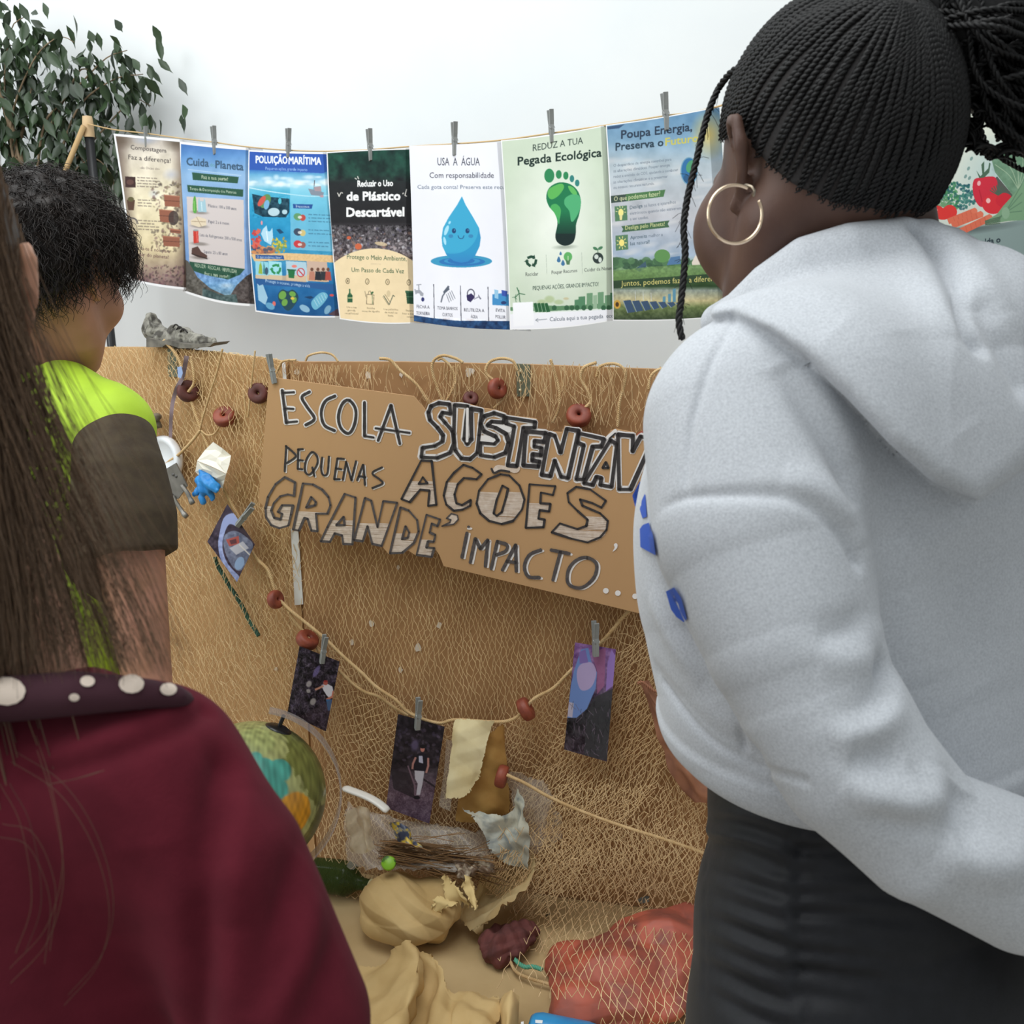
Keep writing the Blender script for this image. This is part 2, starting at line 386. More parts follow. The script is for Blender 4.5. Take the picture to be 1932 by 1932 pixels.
def sheet(name, cor, pos, cv, m, label, cat, group=None, ext=0.0, dens=1.3, wob=(0, 0, 0, 0), white=0.0, parent=None, top=None):
    """a printed sheet: cor = TL TR BR BL photo pixels, pos(px,py,u,v) -> world"""
    TL, TR, BR, BL_ = [np.array(c, float) for c in cor]
    nu = int(max(np.linalg.norm(TR - TL), np.linalg.norm(BR - BL_)) * (1 + ext) * dens); nv = int(np.linalg.norm(BL_ - TL) * dens)
    u, v = np.meshgrid(np.linspace(0, 1 + ext, nu), np.linspace(0, 1, nv))
    q = (TL * (1 - u)[..., None] + TR * u[..., None]) * (1 - v)[..., None] + (BL_ * (1 - u)[..., None] + BR * u[..., None]) * v[..., None]
    px, py = q[..., 0].copy(), q[..., 1].copy()
    bow = np.sin(np.pi * np.clip(v, 0, 1)); bu = np.sin(np.pi * np.clip(u, 0, 1))
    px += bow * (wob[0] * (1 - u) + wob[1] * u); py += bu * (wob[2] * (1 - v) + wob[3] * v)
    W = pos(px, py, u, v); C = cv.sample(px, py)
    if white:
        e = np.minimum(np.minimum(u * nu, v * nv), (1 - v) * nv) / dens
        if ext == 0: e = np.minimum(e, (1 - u) * nu / dens)
        C = np.where((e < white)[..., None], lin((240, 240, 242)), C)
    idx = np.arange(nu * nv).reshape(nv, nu); Fq = np.stack([idx[:-1, :-1], idx[1:, :-1], idx[1:, 1:], idx[:-1, 1:]], -1).reshape(-1, 4)
    return tag(mesh(name, W, Fq, m, parent, col=C.reshape(-1, 3)), label, cat, group)
M_print = mat('printed_paper', (255, 255, 255), 0.75, vcol=True, spec=0.25)
M_gloss = mat('photo_paper', (255, 255, 255), 0.45, vcol=True, spec=0.25)
C2 = ((200, 220), 4.391); C3 = ((610, 200), 4.391); C4 = ((930, 160), 4.0256); C8 = ((1680, 180), 5.365)
def pcan(cor, C, ext=.28):
    x = [c[0] for c in cor]; y = [c[1] for c in cor]; e = (max(x) - min(x)) * ext
    return Canvas((min(x) - 8, min(y) - 22, max(x) + 8 + e, max(y) + 22), *C)
def gib(cv, x, y, wd, n, col, seed, h=9, dy=24, sl=0.0):          # blocks of small print
    r = np.random.default_rng(seed)
    for i in range(n):
        xx = x; L = wd * (0.75 + .25 * r.random()); yy = y + i * dy
        while xx < x + L:
            ww = 12 + 34 * r.random(); k = sl * (xx - x)
            cv.poly([(xx, yy + k), (xx + ww, yy + k + sl * ww), (xx + ww, yy + k + h + sl * ww), (xx, yy + k + h)], col, .62); xx += ww + 8
K = [((214, 252), (345, 264), (352, 547), (247, 530)), ((338, 267), (470, 279), (478, 578), (345, 551)), ((469, 283), (616, 288), (640, 599), (482, 588)),
     ((616, 287), (773, 280), (781, 610), (641, 602)), ((772, 275), (946, 268), (965, 622), (781, 606)), ((945, 265), (1143, 236), (1155, 605), (962, 622)),
     ((1143, 236), (1345, 203), (1366, 598), (1156, 605)), ((1600, 130), (1990, 70), (2000, 494), (1612, 553))]
SEAMX = [214, 345, 470, 616, 773, 946, 1143, 1345, 1600, 1990]; SEAMY = [2.86, 2.76, 2.65, 2.55, 2.44, 2.31, 2.16, 2.06, 1.93, 1.82]
# --- 1 composting
a = pcan(K[0], C2); a.vgrad([(130, (150, 140, 135)), (300, (215, 205, 190)), (700, (228, 216, 184)), (1100, (222, 205, 165)), (1350, (140, 118, 112)), (1460, (96, 78, 82))])
a.noise(26, .012, 1); d = np.minimum(a.U - (70 + (a.Vv - 135) * .12), 640 - a.U + (a.Vv - 135) * .03); a.put(np.clip(1 - d / 110, 0, 1), (92, 74, 66), .85)
a.ell(120, 200, 130, 80, (88, 74, 60), .6, 0, .8); a.ell(580, 210, 120, 90, (84, 72, 58), .7, 0, .8); a.ell(330, 190, 130, 50, (170, 180, 200), .7, 0, .9)
a.ell(400, 640, 60, 50, (180, 190, 205), .5, 0, .9); a.ell(540, 480, 80, 60, (175, 180, 200), .6, 0, .9)
for i in range(240):
    r = np.random.default_rng(i); x = 380 + 240 * r.random(); y = 540 + 580 * r.random()
    if 780 < y < 940 and x < 460: continue
    a.ell(x, y, 8 + 16 * r.random(), 5 + 12 * r.random(), [(104, 92, 70), (86, 70, 62), (120, 92, 92), (70, 62, 58), (140, 128, 96)][i % 5], .55, r.random() * 3, .5)
for i in range(260):
    r = np.random.default_rng(i + 900); a.ell(230 + 420 * r.random(), 1225 + 230 * r.random() ** .8, 6 + 16 * r.random(), 4 + 10 * r.random(), [(120, 88, 96), (80, 60, 64), (150, 116, 110), (66, 52, 50)][i % 4], .6, r.random() * 3, .5)
for x, y, w_, h_ in ((480, 650, 130, 100), (440, 770, 120, 110), (530, 930, 90, 40), (470, 990, 140, 90)):
    a.poly([(x, y), (x + w_, y + 12), (x + w_, y + h_), (x + 8, y + h_ - 8)], (146, 92, 72)); a.line([(x, y + h_ * .45), (x + w_, y + h_ * .45 + 8)], 5, (96, 60, 50)); a.line([(x, y), (x + w_, y + 12)], 8, (172, 116, 92))
a.ell(560, 840, 42, 60, (62, 52, 52), .8)
a.text('Compostagem', 205, 270, 498, 300, 38, (44, 38, 40), bold=.016); a.text('Faz a diferença!', 186, 352, 536, 385, 40, (40, 34, 36), bold=.016); a.text('-do Dicas do-', 280, 432, 445, 442, 20, (110, 96, 90))
a.poly([(157, 495), (244, 500), (246, 588), (160, 586)], (66, 46, 44)); a.ell(200, 543, 30, 22, (110, 78, 70), .7)
a.poly([(172, 690), (240, 690), (230, 775), (184, 775)], (88, 64, 52)); a.ell(206, 685, 26, 20, (96, 90, 60))
for k in range(10): t_ = math.pi * (1 + k / 9); a.ell(222 + 36 * math.cos(t_), 882 + 40 * math.sin(t_), 8, 8, (120, 112, 108))
gib(a, 258, 500, 215, 4, (96, 84, 80), 3, sl=.05); gib(a, 262, 685, 120, 3, (96, 84, 80), 4, sl=.05); gib(a, 262, 855, 190, 4, (96, 84, 80), 5, sl=.05)
a.text('Junta-te a nós para', 235, 1098, 530, 1130, 30, (92, 62, 66)); a.text('cuidar do planeta!', 225, 1148, 518, 1178, 30, (92, 62, 66))
# --- 2 care for the planet
b = pcan(K[1], C2); b.vgrad([(210, (62, 104, 168)), (330, (98, 146, 200)), (480, (140, 176, 212)), (900, (132, 166, 212)), (1300, (120, 156, 206)), (1400, (116, 164, 206)), (1560, (120, 140, 140))]); b.noise(14, .01, 5)
b.text('Cuida', 668, 402, 850, 416, 66, (58, 84, 108), bold=.02); b.text('do', 862, 412, 900, 416, 30, (96, 150, 150)); b.text('Planeta', 908, 426, 1138, 446, 66, (58, 84, 108), bold=.02)
G = (44, 84, 66); b.poly([(712, 462), (1098, 500), (1092, 552), (716, 522)], G, 1, rough=3); b.text('Faz a tua parte!', 792, 514, 1010, 532, 30, (232, 232, 206))
b.line([(680, 438), (1118, 488)], 5, (210, 225, 235), .6)
b.poly([(668, 662), (1140, 690), (1150, 1262), (690, 1212)], (206, 196, 194)); b.poly([(672, 566), (1136, 604), (1136, 664), (676, 622)], G, 1, rough=2); b.text('Tempo de Decomposição dos Materiais', 694, 606, 1080, 640, 24, (226, 230, 210))
for i, y in enumerate((790, 905, 1050, 1165)): b.ell(775, y + 4, 92, 20, (120, 112, 106), .7, .08, .6)
b.poly([(722, 690), (736, 655), (746, 690), (750, 790), (722, 788)], (92, 160, 72), curve=True); b.poly([(764, 690), (772, 670), (780, 700), (806, 702), (812, 676), (822, 690), (834, 792), (762, 790)], (160, 194, 206)); b.line([(790, 710), (796, 780)], 6, (210, 230, 235)); b.line([(730, 700), (732, 780)], 6, (140, 200, 110))
b.poly([(700, 860), (760, 826), (830, 850), (832, 900), (770, 916), (706, 896)], (222, 206, 180)); b.line([(712, 868), (824, 872)], 6, (170, 150, 126)); b.line([(750, 832), (790, 908)], 6, (180, 160, 136))
b.poly([(722, 946), (764, 940), (768, 1044), (726, 1050)], (196, 62, 52)); b.ell(744, 942, 22, 8, (150, 160, 160)); b.line([(752, 956), (756, 1036)], 7, (232, 120, 110))
b.poly([(712, 1090), (760, 1074), (790, 1120), (838, 1150), (836, 1178), (770, 1168), (708, 1140)], (86, 62, 56)); b.line([(718, 1140), (838, 1178)], 8, (46, 38, 36))
D = (70, 72, 84); b.text('Plástico: 100 a 500 anos', 846, 748, 1080, 776, 26, D, .9); b.text('Papel: 2 a 6 meses', 848, 880, 1020, 898, 26, D, .9); b.text('Lata de Refrigerante: 200 a 500 anos', 778, 990, 1124, 1034, 26, D, .9); b.text('Sapato: 25 a 80 anos', 810, 1130, 1006, 1150, 26, D, .9)
b.poly([(690, 1200), (1150, 1262), (1110, 1310), (1010, 1348), (830, 1316), (696, 1268)], G, 1, rough=2); b.text('REDUZIR · RECICLAR · REUTILIZAR', 736, 1244, 1084, 1298, 30, (226, 230, 206)); b.text('Faz a tua parte!', 818, 1312, 1010, 1338, 28, (226, 230, 206))
b.ell(1000, 1400, 80, 30, (200, 214, 224), .7, 0, .9)
b.poly([(600, 1150), (680, 1200), (760, 1330), (860, 1420), (1000, 1490), (1000, 1600), (600, 1600)], (92, 88, 82), rough=3); b.poly([(1250, 1270), (1160, 1320), (1080, 1400), (1010, 1500), (1000, 1600), (1300, 1600)], (78, 70, 68), rough=4); b.poly([(800, 1420), (960, 1480), (1080, 1470), (1100, 1600), (800, 1600)], (72, 92, 92), rough=4)
mlow = np.clip((b.Vv - 1180 - np.abs(b.U - 930) * -.4) / 150, 0, 1) * (b.Vv > 1300); b.noise(46, .05, 8, mlow)
# --- 3 sea pollution
c = pcan(K[2], C2); c.vgrad([(270, (46, 88, 176)), (440, (60, 120, 190)), (480, (104, 170, 208)), (560, (180, 216, 232)), (610, (98, 184, 212)), (700, (50, 160, 200)), (1000, (38, 142, 192)), (1140, (60, 150, 190)), (1400, (36, 110, 168)), (1640, (24, 84, 138))]); c.noise(16, .014, 11)
for i in range(26):
    r = np.random.default_rng(i + 50); c.ell(1190 + 680 * r.random(), 500 + 80 * r.random(), 30 + 40 * r.random(), 12 + 18 * r.random(), (236, 244, 248), .6, 0, .7)
c.poly([(1175, 272), (1880, 304), (1890, 420), (1800, 470), (1500, 455), (1180, 440)], (48, 86, 172), .9); c.text('POLUIÇÃO', 1242, 384, 1502, 390, 62, (244, 246, 250), bold=.03); c.text('MARÍTIMA', 1514, 392, 1782, 398, 62, (244, 246, 250), bold=.03); c.text('Pequenas ações, grande impacto', 1322, 440, 1668, 452, 26, (176, 206, 240))
c.line([(1190, 590), (1330, 616), (1500, 640), (1700, 660), (1900, 650)], 8, (214, 238, 244), .8, True)
c.poly([(1674, 596), (1760, 612), (1806, 630), (1796, 660), (1700, 650)], (96, 52, 62)); c.poly([(1724, 582), (1780, 576), (1784, 620), (1728, 616)], (176, 66, 58)); c.line([(1720, 620), (1728, 530)], 6, (70, 56, 62)); c.ell(1788, 660, 16, 10, (214, 70, 70))
c.poly([(1524, 560), (1900, 580), (1900, 1120), (1530, 1100)], (160, 214, 232), .55)
c.poly([(1210, 640), (1300, 660), (1520, 680), (1520, 790), (1490, 836), (1300, 830), (1230, 800)], (26, 66, 84), curve=False); c.noise(40, .05, 14, ((c.U > 1210) & (c.U < 1520) & (c.Vv > 660) & (c.Vv < 836)).astype(float))
c.ell(1320, 700, 40, 62, (96, 140, 86), 1, .5); c.ell(1290, 700, 22, 50, (204, 90, 78), 1, .6); c.ell(1330, 730, 22, 40, (120, 176, 214), 1, .2); c.ell(1390, 790, 48, 34, (200, 226, 236), .9); c.ell(1480, 790, 22, 20, (196, 226, 236), .9); c.ell(1440, 700, 14, 26, (90, 200, 220), .9)
for i in range(40):
    r = np.random.default_rng(i + 77); c.ell(1214 + 60 * r.random(), 940 + 160 * r.random(), 8, 16, [(206, 66, 62), (226, 104, 84)][i % 2], .9, r.random() * 3); c.ell(1380 + 110 * r.random(), 1010 + 120 * r.random(), 7, 15, [(214, 196, 70), (120, 150, 80), (190, 160, 60)][i % 3], .9, r.random() * 3); c.ell(1210 + 180 * r.random(), 1080 + 60 * r.random(), 24, 14, [(226, 150, 92), (180, 110, 80), (60, 80, 110)][i % 3], .8, r.random())
c.poly([(1300, 930), (1330, 900), (1340, 950), (1360, 950), (1378, 920), (1384, 1000), (1366, 1064), (1310, 1030), (1284, 970)], (186, 222, 240), .95); c.line([(1330, 950), (1340, 1030)], 7, (232, 244, 250)); c.poly([(1410, 936), (1440, 930), (1474, 962), (1440, 972)], (26, 74, 110)); c.ell(1290, 880, 8, 18, (230, 150, 160))
c.poly([(1548, 724), (1714, 728), (1704, 764), (1552, 760)], (40, 84, 150)); c.text('Impactos', 1574, 752, 1684, 756, 22, (230, 238, 246))
for y, c1, c2_ in ((830, (96, 150, 100), (190, 70, 60)), (956, (60, 70, 90), (214, 190, 120)), (1056, (206, 56, 60), (160, 90, 80))):
    c.ell(1590, y, 36, 30, c1, .95, .3); c.ell(1630, y + 8, 24, 26, c2_, .95); c.ell(1606, y + 4, 18, 12, (230, 230, 226), .8)
gib(c, 1676, 806, 200, 3, (60, 110, 140), 21, dy=28, sl=.04); gib(c, 1676, 934, 200, 2, (60, 110, 140), 22, dy=30, sl=.04); gib(c, 1676, 1036, 180, 2, (60, 110, 140), 23, dy=30, sl=.04)
c.poly([(1200, 1140), (1500, 1130), (1900, 1150), (1900, 1210), (1500, 1190), (1230, 1200)], (226, 190, 138)); c.noise(16, .08, 31, ((c.Vv > 1130) & (c.Vv < 1210)).astype(float))
c.poly([(1238, 1144), (1470, 1150), (1478, 1184), (1240, 1176)], (42, 86, 150)); c.text('O que podemos fazer?', 1250, 1172, 1456, 1178, 22, (236, 240, 246))
for k, (x0, col) in enumerate(((1236, (150, 210, 226)), (1346, (160, 220, 232)), (1490, (176, 206, 220)), (1662, (206, 178, 160)))):
    c.poly([(x0, 1196), (x0 + 108 + 60 * (k > 1), 1206), (x0 + 116 + 70 * (k > 1), 1370), (x0 + 6, 1356)], col); c.poly([(x0, 1310), (x0 + 170, 1320), (x0 + 170, 1372), (x0 + 4, 1362)], (222, 182, 140), .8)
c.poly([(1262, 1300), (1270, 1230), (1282, 1204), (1292, 1240), (1296, 1305)], (150, 180, 70)); c.poly([(1300, 1300), (1306, 1200), (1316, 1240), (1320, 1308)], (70, 140, 150)); c.ell(1330, 1280, 14, 32, (40, 60, 80), .8)
def recyc(cv, x, y, r, col, wd):
    for k in range(3):
        t0 = k * 2.094 - 1.57; p0 = (x + r * math.cos(t0 - .75), y + r * math.sin(t0 - .75)); p1 = (x + r * math.cos(t0 + .45), y + r * math.sin(t0 + .45))
        cv.line([p0, (x + r * .95 * math.cos(t0 - .1), y + r * .95 * math.sin(t0 - .1)), p1], wd, col)
        tt = t0 + .62; cv.poly([(x + (r + wd) * math.cos(t0 + .45), y + (r + wd) * math.sin(t0 + .45)), (x + (r - wd) * math.cos(t0 + .45), y + (r - wd) * math.sin(t0 + .45)), (x + r * math.cos(tt + .35), y + r * math.sin(tt + .35))], col)
recyc(c, 1408, 1264, 36, (44, 140, 84), 18); c.poly([(1506, 1270), (1566, 1274), (1558, 1340), (1514, 1336)], (38, 112, 66)); c.line([(1502, 1268), (1572, 1272)], 10, (30, 90, 56)); c.ell(1560, 1240, 22, 12, (230, 130, 120)); c.ell(1614, 1292, 34, 38, (200, 60, 66)); c.ell(1614, 1292, 26, 30, (196, 206, 220)); c.line([(1592, 1268), (1636, 1316)], 9, (200, 60, 66))
for k, x in enumerate((1706, 1756, 1800, 1840)): c.ell(x, 1266, 13, 15, (110, 74, 60)); c.poly([(x - 20, 1282), (x + 20, 1284), (x + 28, 1358), (x - 26, 1354)], [(190, 130, 110), (40, 44, 52), (50, 54, 60), (176, 80, 70)][k])
c.poly([(1236, 1340), (1890, 1390), (1900, 1450), (1700, 1420), (1240, 1392)], (42, 92, 150)); c.text('Protege o oceano, protege a vida', 1322, 1372, 1690, 1416, 26, (206, 226, 244))
c.poly([(1252, 1380), (1270, 1400), (1300, 1390), (1340, 1500), (1320, 1560), (1262, 1520)], (190, 222, 236), .8); c.poly([(1508, 1610), (1436, 1530), (1426, 1470), (1462, 1432), (1506, 1448), (1548, 1434), (1590, 1476), (1584, 1530)], (34, 70, 84), curve=True)
for x, y, rx, ry in ((1462, 1480, 30, 36), (1480, 1540, 24, 30), (1545, 1470, 28, 22), (1560, 1520, 18, 26)): c.ell(x, y, rx, ry, (112, 164, 76), 1, .4)
c.ell(1545, 1506, 16, 12, (222, 190, 80))
c.poly([(1700, 1540), (1760, 1470), (1810, 1456), (1838, 1490), (1790, 1560), (1730, 1600)], (120, 190, 214), .9, True)
for k in range(5): c.line([(1724 + 20 * k, 1520 - 14 * k), (1752 + 18 * k, 1570 - 16 * k)], 4, (206, 232, 240), .8)
c.poly([(1640, 1494), (1700, 1486), (1720, 1500), (1690, 1512)], (24, 62, 100)); c.ell(1646, 1590, 46, 26, (170, 206, 224), .8, .5); c.ell(1836, 1600, 24, 40, (150, 190, 210), .8, .5); c.ell(1392, 1550, 14, 20, (220, 110, 100)); c.ell(1870, 1480, 18, 10, (214, 80, 80)); c.ell(1360, 1570, 40, 26, (120, 180, 210), .8, .5); c.poly([(1840, 1640), (1920, 1590), (1940, 1660)], (86, 66, 76))
# --- 4 single-use plastic
d4 = pcan(K[3], C3); d4.vgrad([(360, (22, 58, 50)), (560, (30, 62, 54)), (640, (34, 38, 40)), (960, (36, 34, 37)), (1010, (70, 66, 70)), (1200, (104, 96, 100)), (1260, (104, 90, 88))])
d4.noise(34, .014, 41, (d4.Vv < 620).astype(float), (.5, 1.1, .8)); mm = ((d4.Vv > 985)).astype(float); d4.noise(70, .05, 42, mm); d4.noise(50, .16, 43, mm, (1, .9, 1))
for i in range(150):
    r = np.random.default_rng(i + 300); d4.ell(60 + 700 * r.random(), 1005 + 240 * r.random(), 4 + 12 * r.random(), 4 + 10 * r.random(), [(176, 166, 170), (62, 54, 58), (140, 110, 100), (206, 204, 210), (90, 86, 104)][i % 5], .7, r.random() * 3)
d4.ell(290, 1164, 28, 26, (206, 104, 70)); d4.ell(212, 1092, 18, 14, (196, 96, 66)); d4.ell(478, 1142, 52, 16, (206, 184, 150), .9, .15)
dome = ((d4.U - 425) / 520) ** 2 + ((d4.Vv - 1680) / 500) ** 2 < 1; d4.put((dome | (d4.Vv > 1420)) & (d4.Vv > 1150), (238, 216, 176)); d4.noise(5, .02, 44)
Wt = (246, 246, 246); d4.text('Reduzir o Uso', 284, 668, 576, 662, 52, Wt, bold=.03); d4.text('de Plástico', 196, 782, 636, 778, 72, Wt, bold=.035); d4.text('Descartável', 194, 916, 668, 912, 76, Wt, bold=.035)
for p, q in (((118, 720), (132, 750)), ((132, 745), (146, 718)), ((152, 716), (160, 722)), ((690, 690), (676, 740)), ((262, 598), (276, 606)), ((284, 584), (292, 604)), ((676, 740), (690, 748)), ((664, 720), (658, 728))): d4.line([p, q], 8, (210, 206, 200))
Gt = (52, 84, 58); d4.text('Protege o Meio Ambiente,', 196, 1266, 690, 1284, 40, Gt, bold=.02); d4.text('Um Passo de Cada Vez', 234, 1374, 668, 1386, 38, Gt, bold=.02)
d4.line([(395, 1308), (475, 1310)], 3, (200, 180, 150))
for k, (x, y) in enumerate(((202, 1450), (364, 1454), (532, 1458), (708, 1462))):
    d4.ell(x, y, 17, 25, (110, 96, 70)); d4.ell(x, y, 12, 19, (238, 216, 176)); d4.text('1234'[k], x - 4, y + 11, x + 5, y + 11, 22, (90, 78, 60))
d4.poly([(212, 1516), (224, 1516), (226, 1548), (242, 1570), (242, 1626), (200, 1626), (200, 1570), (212, 1548)], (44, 92, 62)); d4.line([(206, 1590), (238, 1590)], 10, (170, 180, 130)); d4.line([(222, 1520), (224, 1560)], 5, (120, 150, 110))
d4.line([(360, 1560), (358, 1640), (416, 1644), (420, 1566), (360, 1560)], 5, (120, 106, 84)); d4.line([(372, 1564), (376, 1536), (390, 1532), (396, 1562)], 4, (120, 106, 84)); d4.ell(404, 1548, 14, 9, (62, 104, 66), 1, -.7); d4.line([(404, 1550), (408, 1640)], 5, (90, 116, 80)); d4.line([(345, 1535), (352, 1580)], 4, (130, 116, 92))
d4.line([(500, 1572), (546, 1646), (578, 1568), (590, 1578)], 7, (96, 104, 88)); d4.line([(492, 1580), (540, 1650)], 4, (160, 140, 110)); d4.ell(540, 1555, 16, 28, (214, 194, 156)); d4.line([(510, 1560), (550, 1620)], 4, (120, 106, 84))
d4.poly([(684, 1540), (780, 1544), (770, 1640), (694, 1638)], (38, 76, 54)); d4.poly([(680, 1530), (790, 1534), (790, 1550), (680, 1546)], (54, 98, 70)); d4.line([(690, 1580), (780, 1582)], 5, (90, 130, 100))
for x, y, t1, t2, t3 in ((234, 1672, 'Usa a tua', 'garrafa', 'reutilizável'), (394, 1680, 'Escolhe', 'sacos de algodão', ''), (560, 1690, 'Usa palhinhas', 'de metal ou', 'bambu'), (720, 1700, 'Separa o', 'lixo e recicla', 'sempre')):
    for k, t_ in enumerate((t1, t2, t3)):
        if t_: d4.text(t_, x - len(t_) * 4.6, y + 26 * k, x + len(t_) * 4.6, y + 26 * k + 4, 15, (96, 84, 64), .85)
# --- 5 water
e = pcan(K[4], C3); e.fill((236, 236, 244)); e.noise(3, .006, 51)
Dk = (50, 50, 64); e.text('USA  A  ÁGUA', 946, 492, 1296, 492, 66, Dk, bold=.004); e.text('Com responsabilidade', 880, 596, 1412, 596, 48, Dk, bold=.006)
e.text('Cada gota conta! Preserva este recurso', 780, 686, 1570, 688, 34, (90, 104, 124), bold=.014)
e.ell(1144, 1286, 254, 52, (60, 150, 190)); e.ell(1150, 1290, 190, 36, (46, 116, 180)); e.ell(1150, 1284, 150, 26, (60, 146, 196)); e.ell(1142, 1282, 112, 28, (44, 112, 178))
drop = [(1148, 748), (1180, 820), (1240, 920), (1290, 1010), (1304, 1090), (1296, 1160), (1258, 1240), (1200, 1288), (1142, 1298), (1080, 1284), (1020, 1234), (986, 1160), (980, 1090), (992, 1010), (1040, 920), (1108, 820)]
e.poly(drop, (62, 166, 206)); s_ = e.polymask(e.c(drop)); sub = np.zeros((e.H, e.W)); sub[s_[1]] = s_[0]
e.put(sub * ((e.U - 1070) ** 2 + (e.Vv - 1010) ** 2 > 215 ** 2) * (e.Vv > 900), (48, 148, 196)); e.put(sub * np.clip((e.Vv - 1200) / 100, 0, 1), (52, 128, 190), .8)
for x, y, rx, ry, ro in ((1020, 1030, 15, 44, .35), (1006, 1118, 11, 34, -.2), (1046, 966, 9, 14, .5)): e.ell(x, y, rx, ry, (166, 220, 240), 1, ro)
for x in (1082, 1194): e.ell(x, 1034, 17, 21, (32, 64, 110)); e.ell(x + 5, 1028, 4, 8, (90, 150, 190))
e.ell(1056, 1078, 20, 15, (58, 132, 180)); e.ell(1222, 1078, 20, 15, (58, 132, 180)); e.line([(1116, 1074), (1126, 1094), (1142, 1100), (1156, 1094), (1166, 1074)], 6, (34, 76, 124), 1, True)
for x, y in ((918, 1478), (1140, 1490), (1368, 1500)): e.line([(x - 4, y), (x + 2, 1780)], 6, (60, 60, 76))
Gp = (160, 162, 172); e.line([(760, 1520), (768, 1556)], 10, Gp); e.poly([(762, 1526), (800, 1524), (830, 1552), (828, 1576), (806, 1574), (796, 1552), (762, 1552)], Gp); e.line([(792, 1528), (790, 1486)], 10, Gp); e.line([(774, 1482), (810, 1478)], 8, Gp); e.ell(824, 1602, 13, 18, (52, 56, 110))
e.line([(976, 1624), (988, 1576), (1040, 1496)], 11, (98, 104, 118)); e.poly([(992, 1540), (1034, 1486), (1046, 1520), (1002, 1556)], (88, 96, 110)); [e.line([(1020 + 14 * k, 1560 - 10 * k), (1044 + 16 * k, 1626 - 10 * k)], 5, (110, 114, 126)) for k in range(4)]
e.ell(1222, 1558, 34, 44, (96, 96, 110)); e.ell(1222, 1558, 25, 34, (236, 236, 244)); e.poly([(1186, 1570), (1226, 1552), (1256, 1584), (1220, 1626), (1192, 1610)], (52, 44, 88)); e.line([(1250, 1600), (1290, 1580), (1306, 1596)], 9, (150, 150, 166)); e.line([(1286, 1566), (1300, 1600)], 6, (90, 90, 110))
e.poly([(1400, 1560), (1470, 1552), (1536, 1560), (1538, 1656), (1400, 1648)], (66, 140, 196)); e.poly([(1416, 1520), (1450, 1526), (1450, 1600), (1420, 1590)], (150, 196, 226)); e.poly([(1476, 1524), (1526, 1534), (1520, 1580), (1480, 1572)], (60, 84, 170)); e.ell(1494, 1630, 22, 14, (40, 60, 110))
for x, y, t1, t2 in ((826, 1676, 'FECHA A', 'TORNEIRA'), (1028, 1688, 'TOMA BANHOS', 'CURTOS'), (1250, 1704, 'REUTILIZA A', 'ÁGUA'), (1468, 1706, 'EVITA', 'POLUIR')):
    e.text(t1, x - len(t1) * 7.6, y - 2, x + len(t1) * 7.6, y + 4, 28, Dk); e.text(t2, x - len(t2) * 7, y + 52, x + len(t2) * 7, y + 58, 28, Dk)
e.poly([(745, 1732), (900, 1756), (1100, 1778), (1600, 1782), (1600, 1900), (740, 1900)], (30, 62, 104)); e.noise(60, .03, 55, (e.Vv > 1738 + (e.U - 750) * .055).astype(float), (.5, .8, 1))
# --- 6 footprint
f = pcan(K[5], C4); f.fill((200, 212, 192)); f.ell(480, 1050, 420, 700, (230, 234, 224), 1, 0, .9); f.noise(5, .008, 61)
Dg = (36, 52, 48); f.text('REDUZ A TUA', 304, 504, 684, 446, 52, Dg, bold=.01); f.text('Pegada Ecológica', 190, 612, 824, 544, 66, (28, 46, 42), bold=.02)
f.ell(548, 1232, 110, 22, (150, 160, 146), .8, -.05, .7)
for x, y, rx, ry in ((428, 690, 38, 53), (500, 681, 22, 33), (554, 690, 20, 30), (600, 713, 17, 27), (640, 746, 17, 26)): f.ell(x, y, rx, ry, (46, 132, 84) if x < 560 else (52, 128, 122))
foot = [(405, 850), (430, 780), (500, 742), (580, 752), (640, 800), (668, 880), (656, 980), (632, 1060), (628, 1140), (606, 1200), (548, 1222), (494, 1200), (474, 1150), (490, 1050), (470, 980), (424, 920)]
f.poly(foot, (30, 118, 76), curve=True); s_ = f.polymask(f.c(spline(foot, 128, True))); sub = np.zeros((f.H, f.W)); sub[s_[1]] = s_[0]
tt = np.clip((f.Vv - 960) / 200, 0, 1); f.put(sub * tt, (18, 52, 44)); f.put(sub * (f.Vv > 1130), (20, 34, 36), .7)
def inmask(cv, pts, col):
    r = cv.polymask(cv.c(spline(pts, len(pts) * 6, True)));
    if r: cv.put(r[0] * sub[r[1]], col, 1, r[1])
inmask(f, [(420, 800), (460, 770), (520, 750), (540, 780), (500, 840), (450, 870), (420, 850)], (92, 176, 88)); inmask(f, [(440, 920), (480, 905), (516, 950), (500, 1040), (480, 1020), (446, 970)], (76, 168, 92)); inmask(f, [(550, 860), (610, 830), (660, 850), (664, 930), (630, 1010), (596, 1040), (580, 960), (544, 910)], (80, 170, 116)); inmask(f, [(570, 770), (610, 780), (640, 830), (600, 826)], (96, 180, 96)); inmask(f, [(480, 1000), (506, 1020), (500, 1060)], (70, 160, 96))
recyc(f, 292, 1340, 36, (34, 70, 54), 20)
for x in (404, 674): f.line([(x, 1290 - (x > 500) * 16), (x + 6, 1440)], 3, (170, 180, 166))
for x, y, k in ((514, 1284, 9), (500, 1332, 14), (532, 1358, 14)): f.poly([(x, y - 2 * k), (x + k, y), (x + k * .7, y + k * .9), (x, y + 1.2 * k), (x - k * .7, y + k * .9), (x - k, y)], (62, 112, 154), curve=True)
f.ell(570, 1306, 32, 36, (92, 168, 96)); f.poly([(552, 1330), (588, 1330), (582, 1366), (560, 1366)], (80, 120, 84)); f.line([(570, 1300), (570, 1335)], 5, (206, 226, 190))
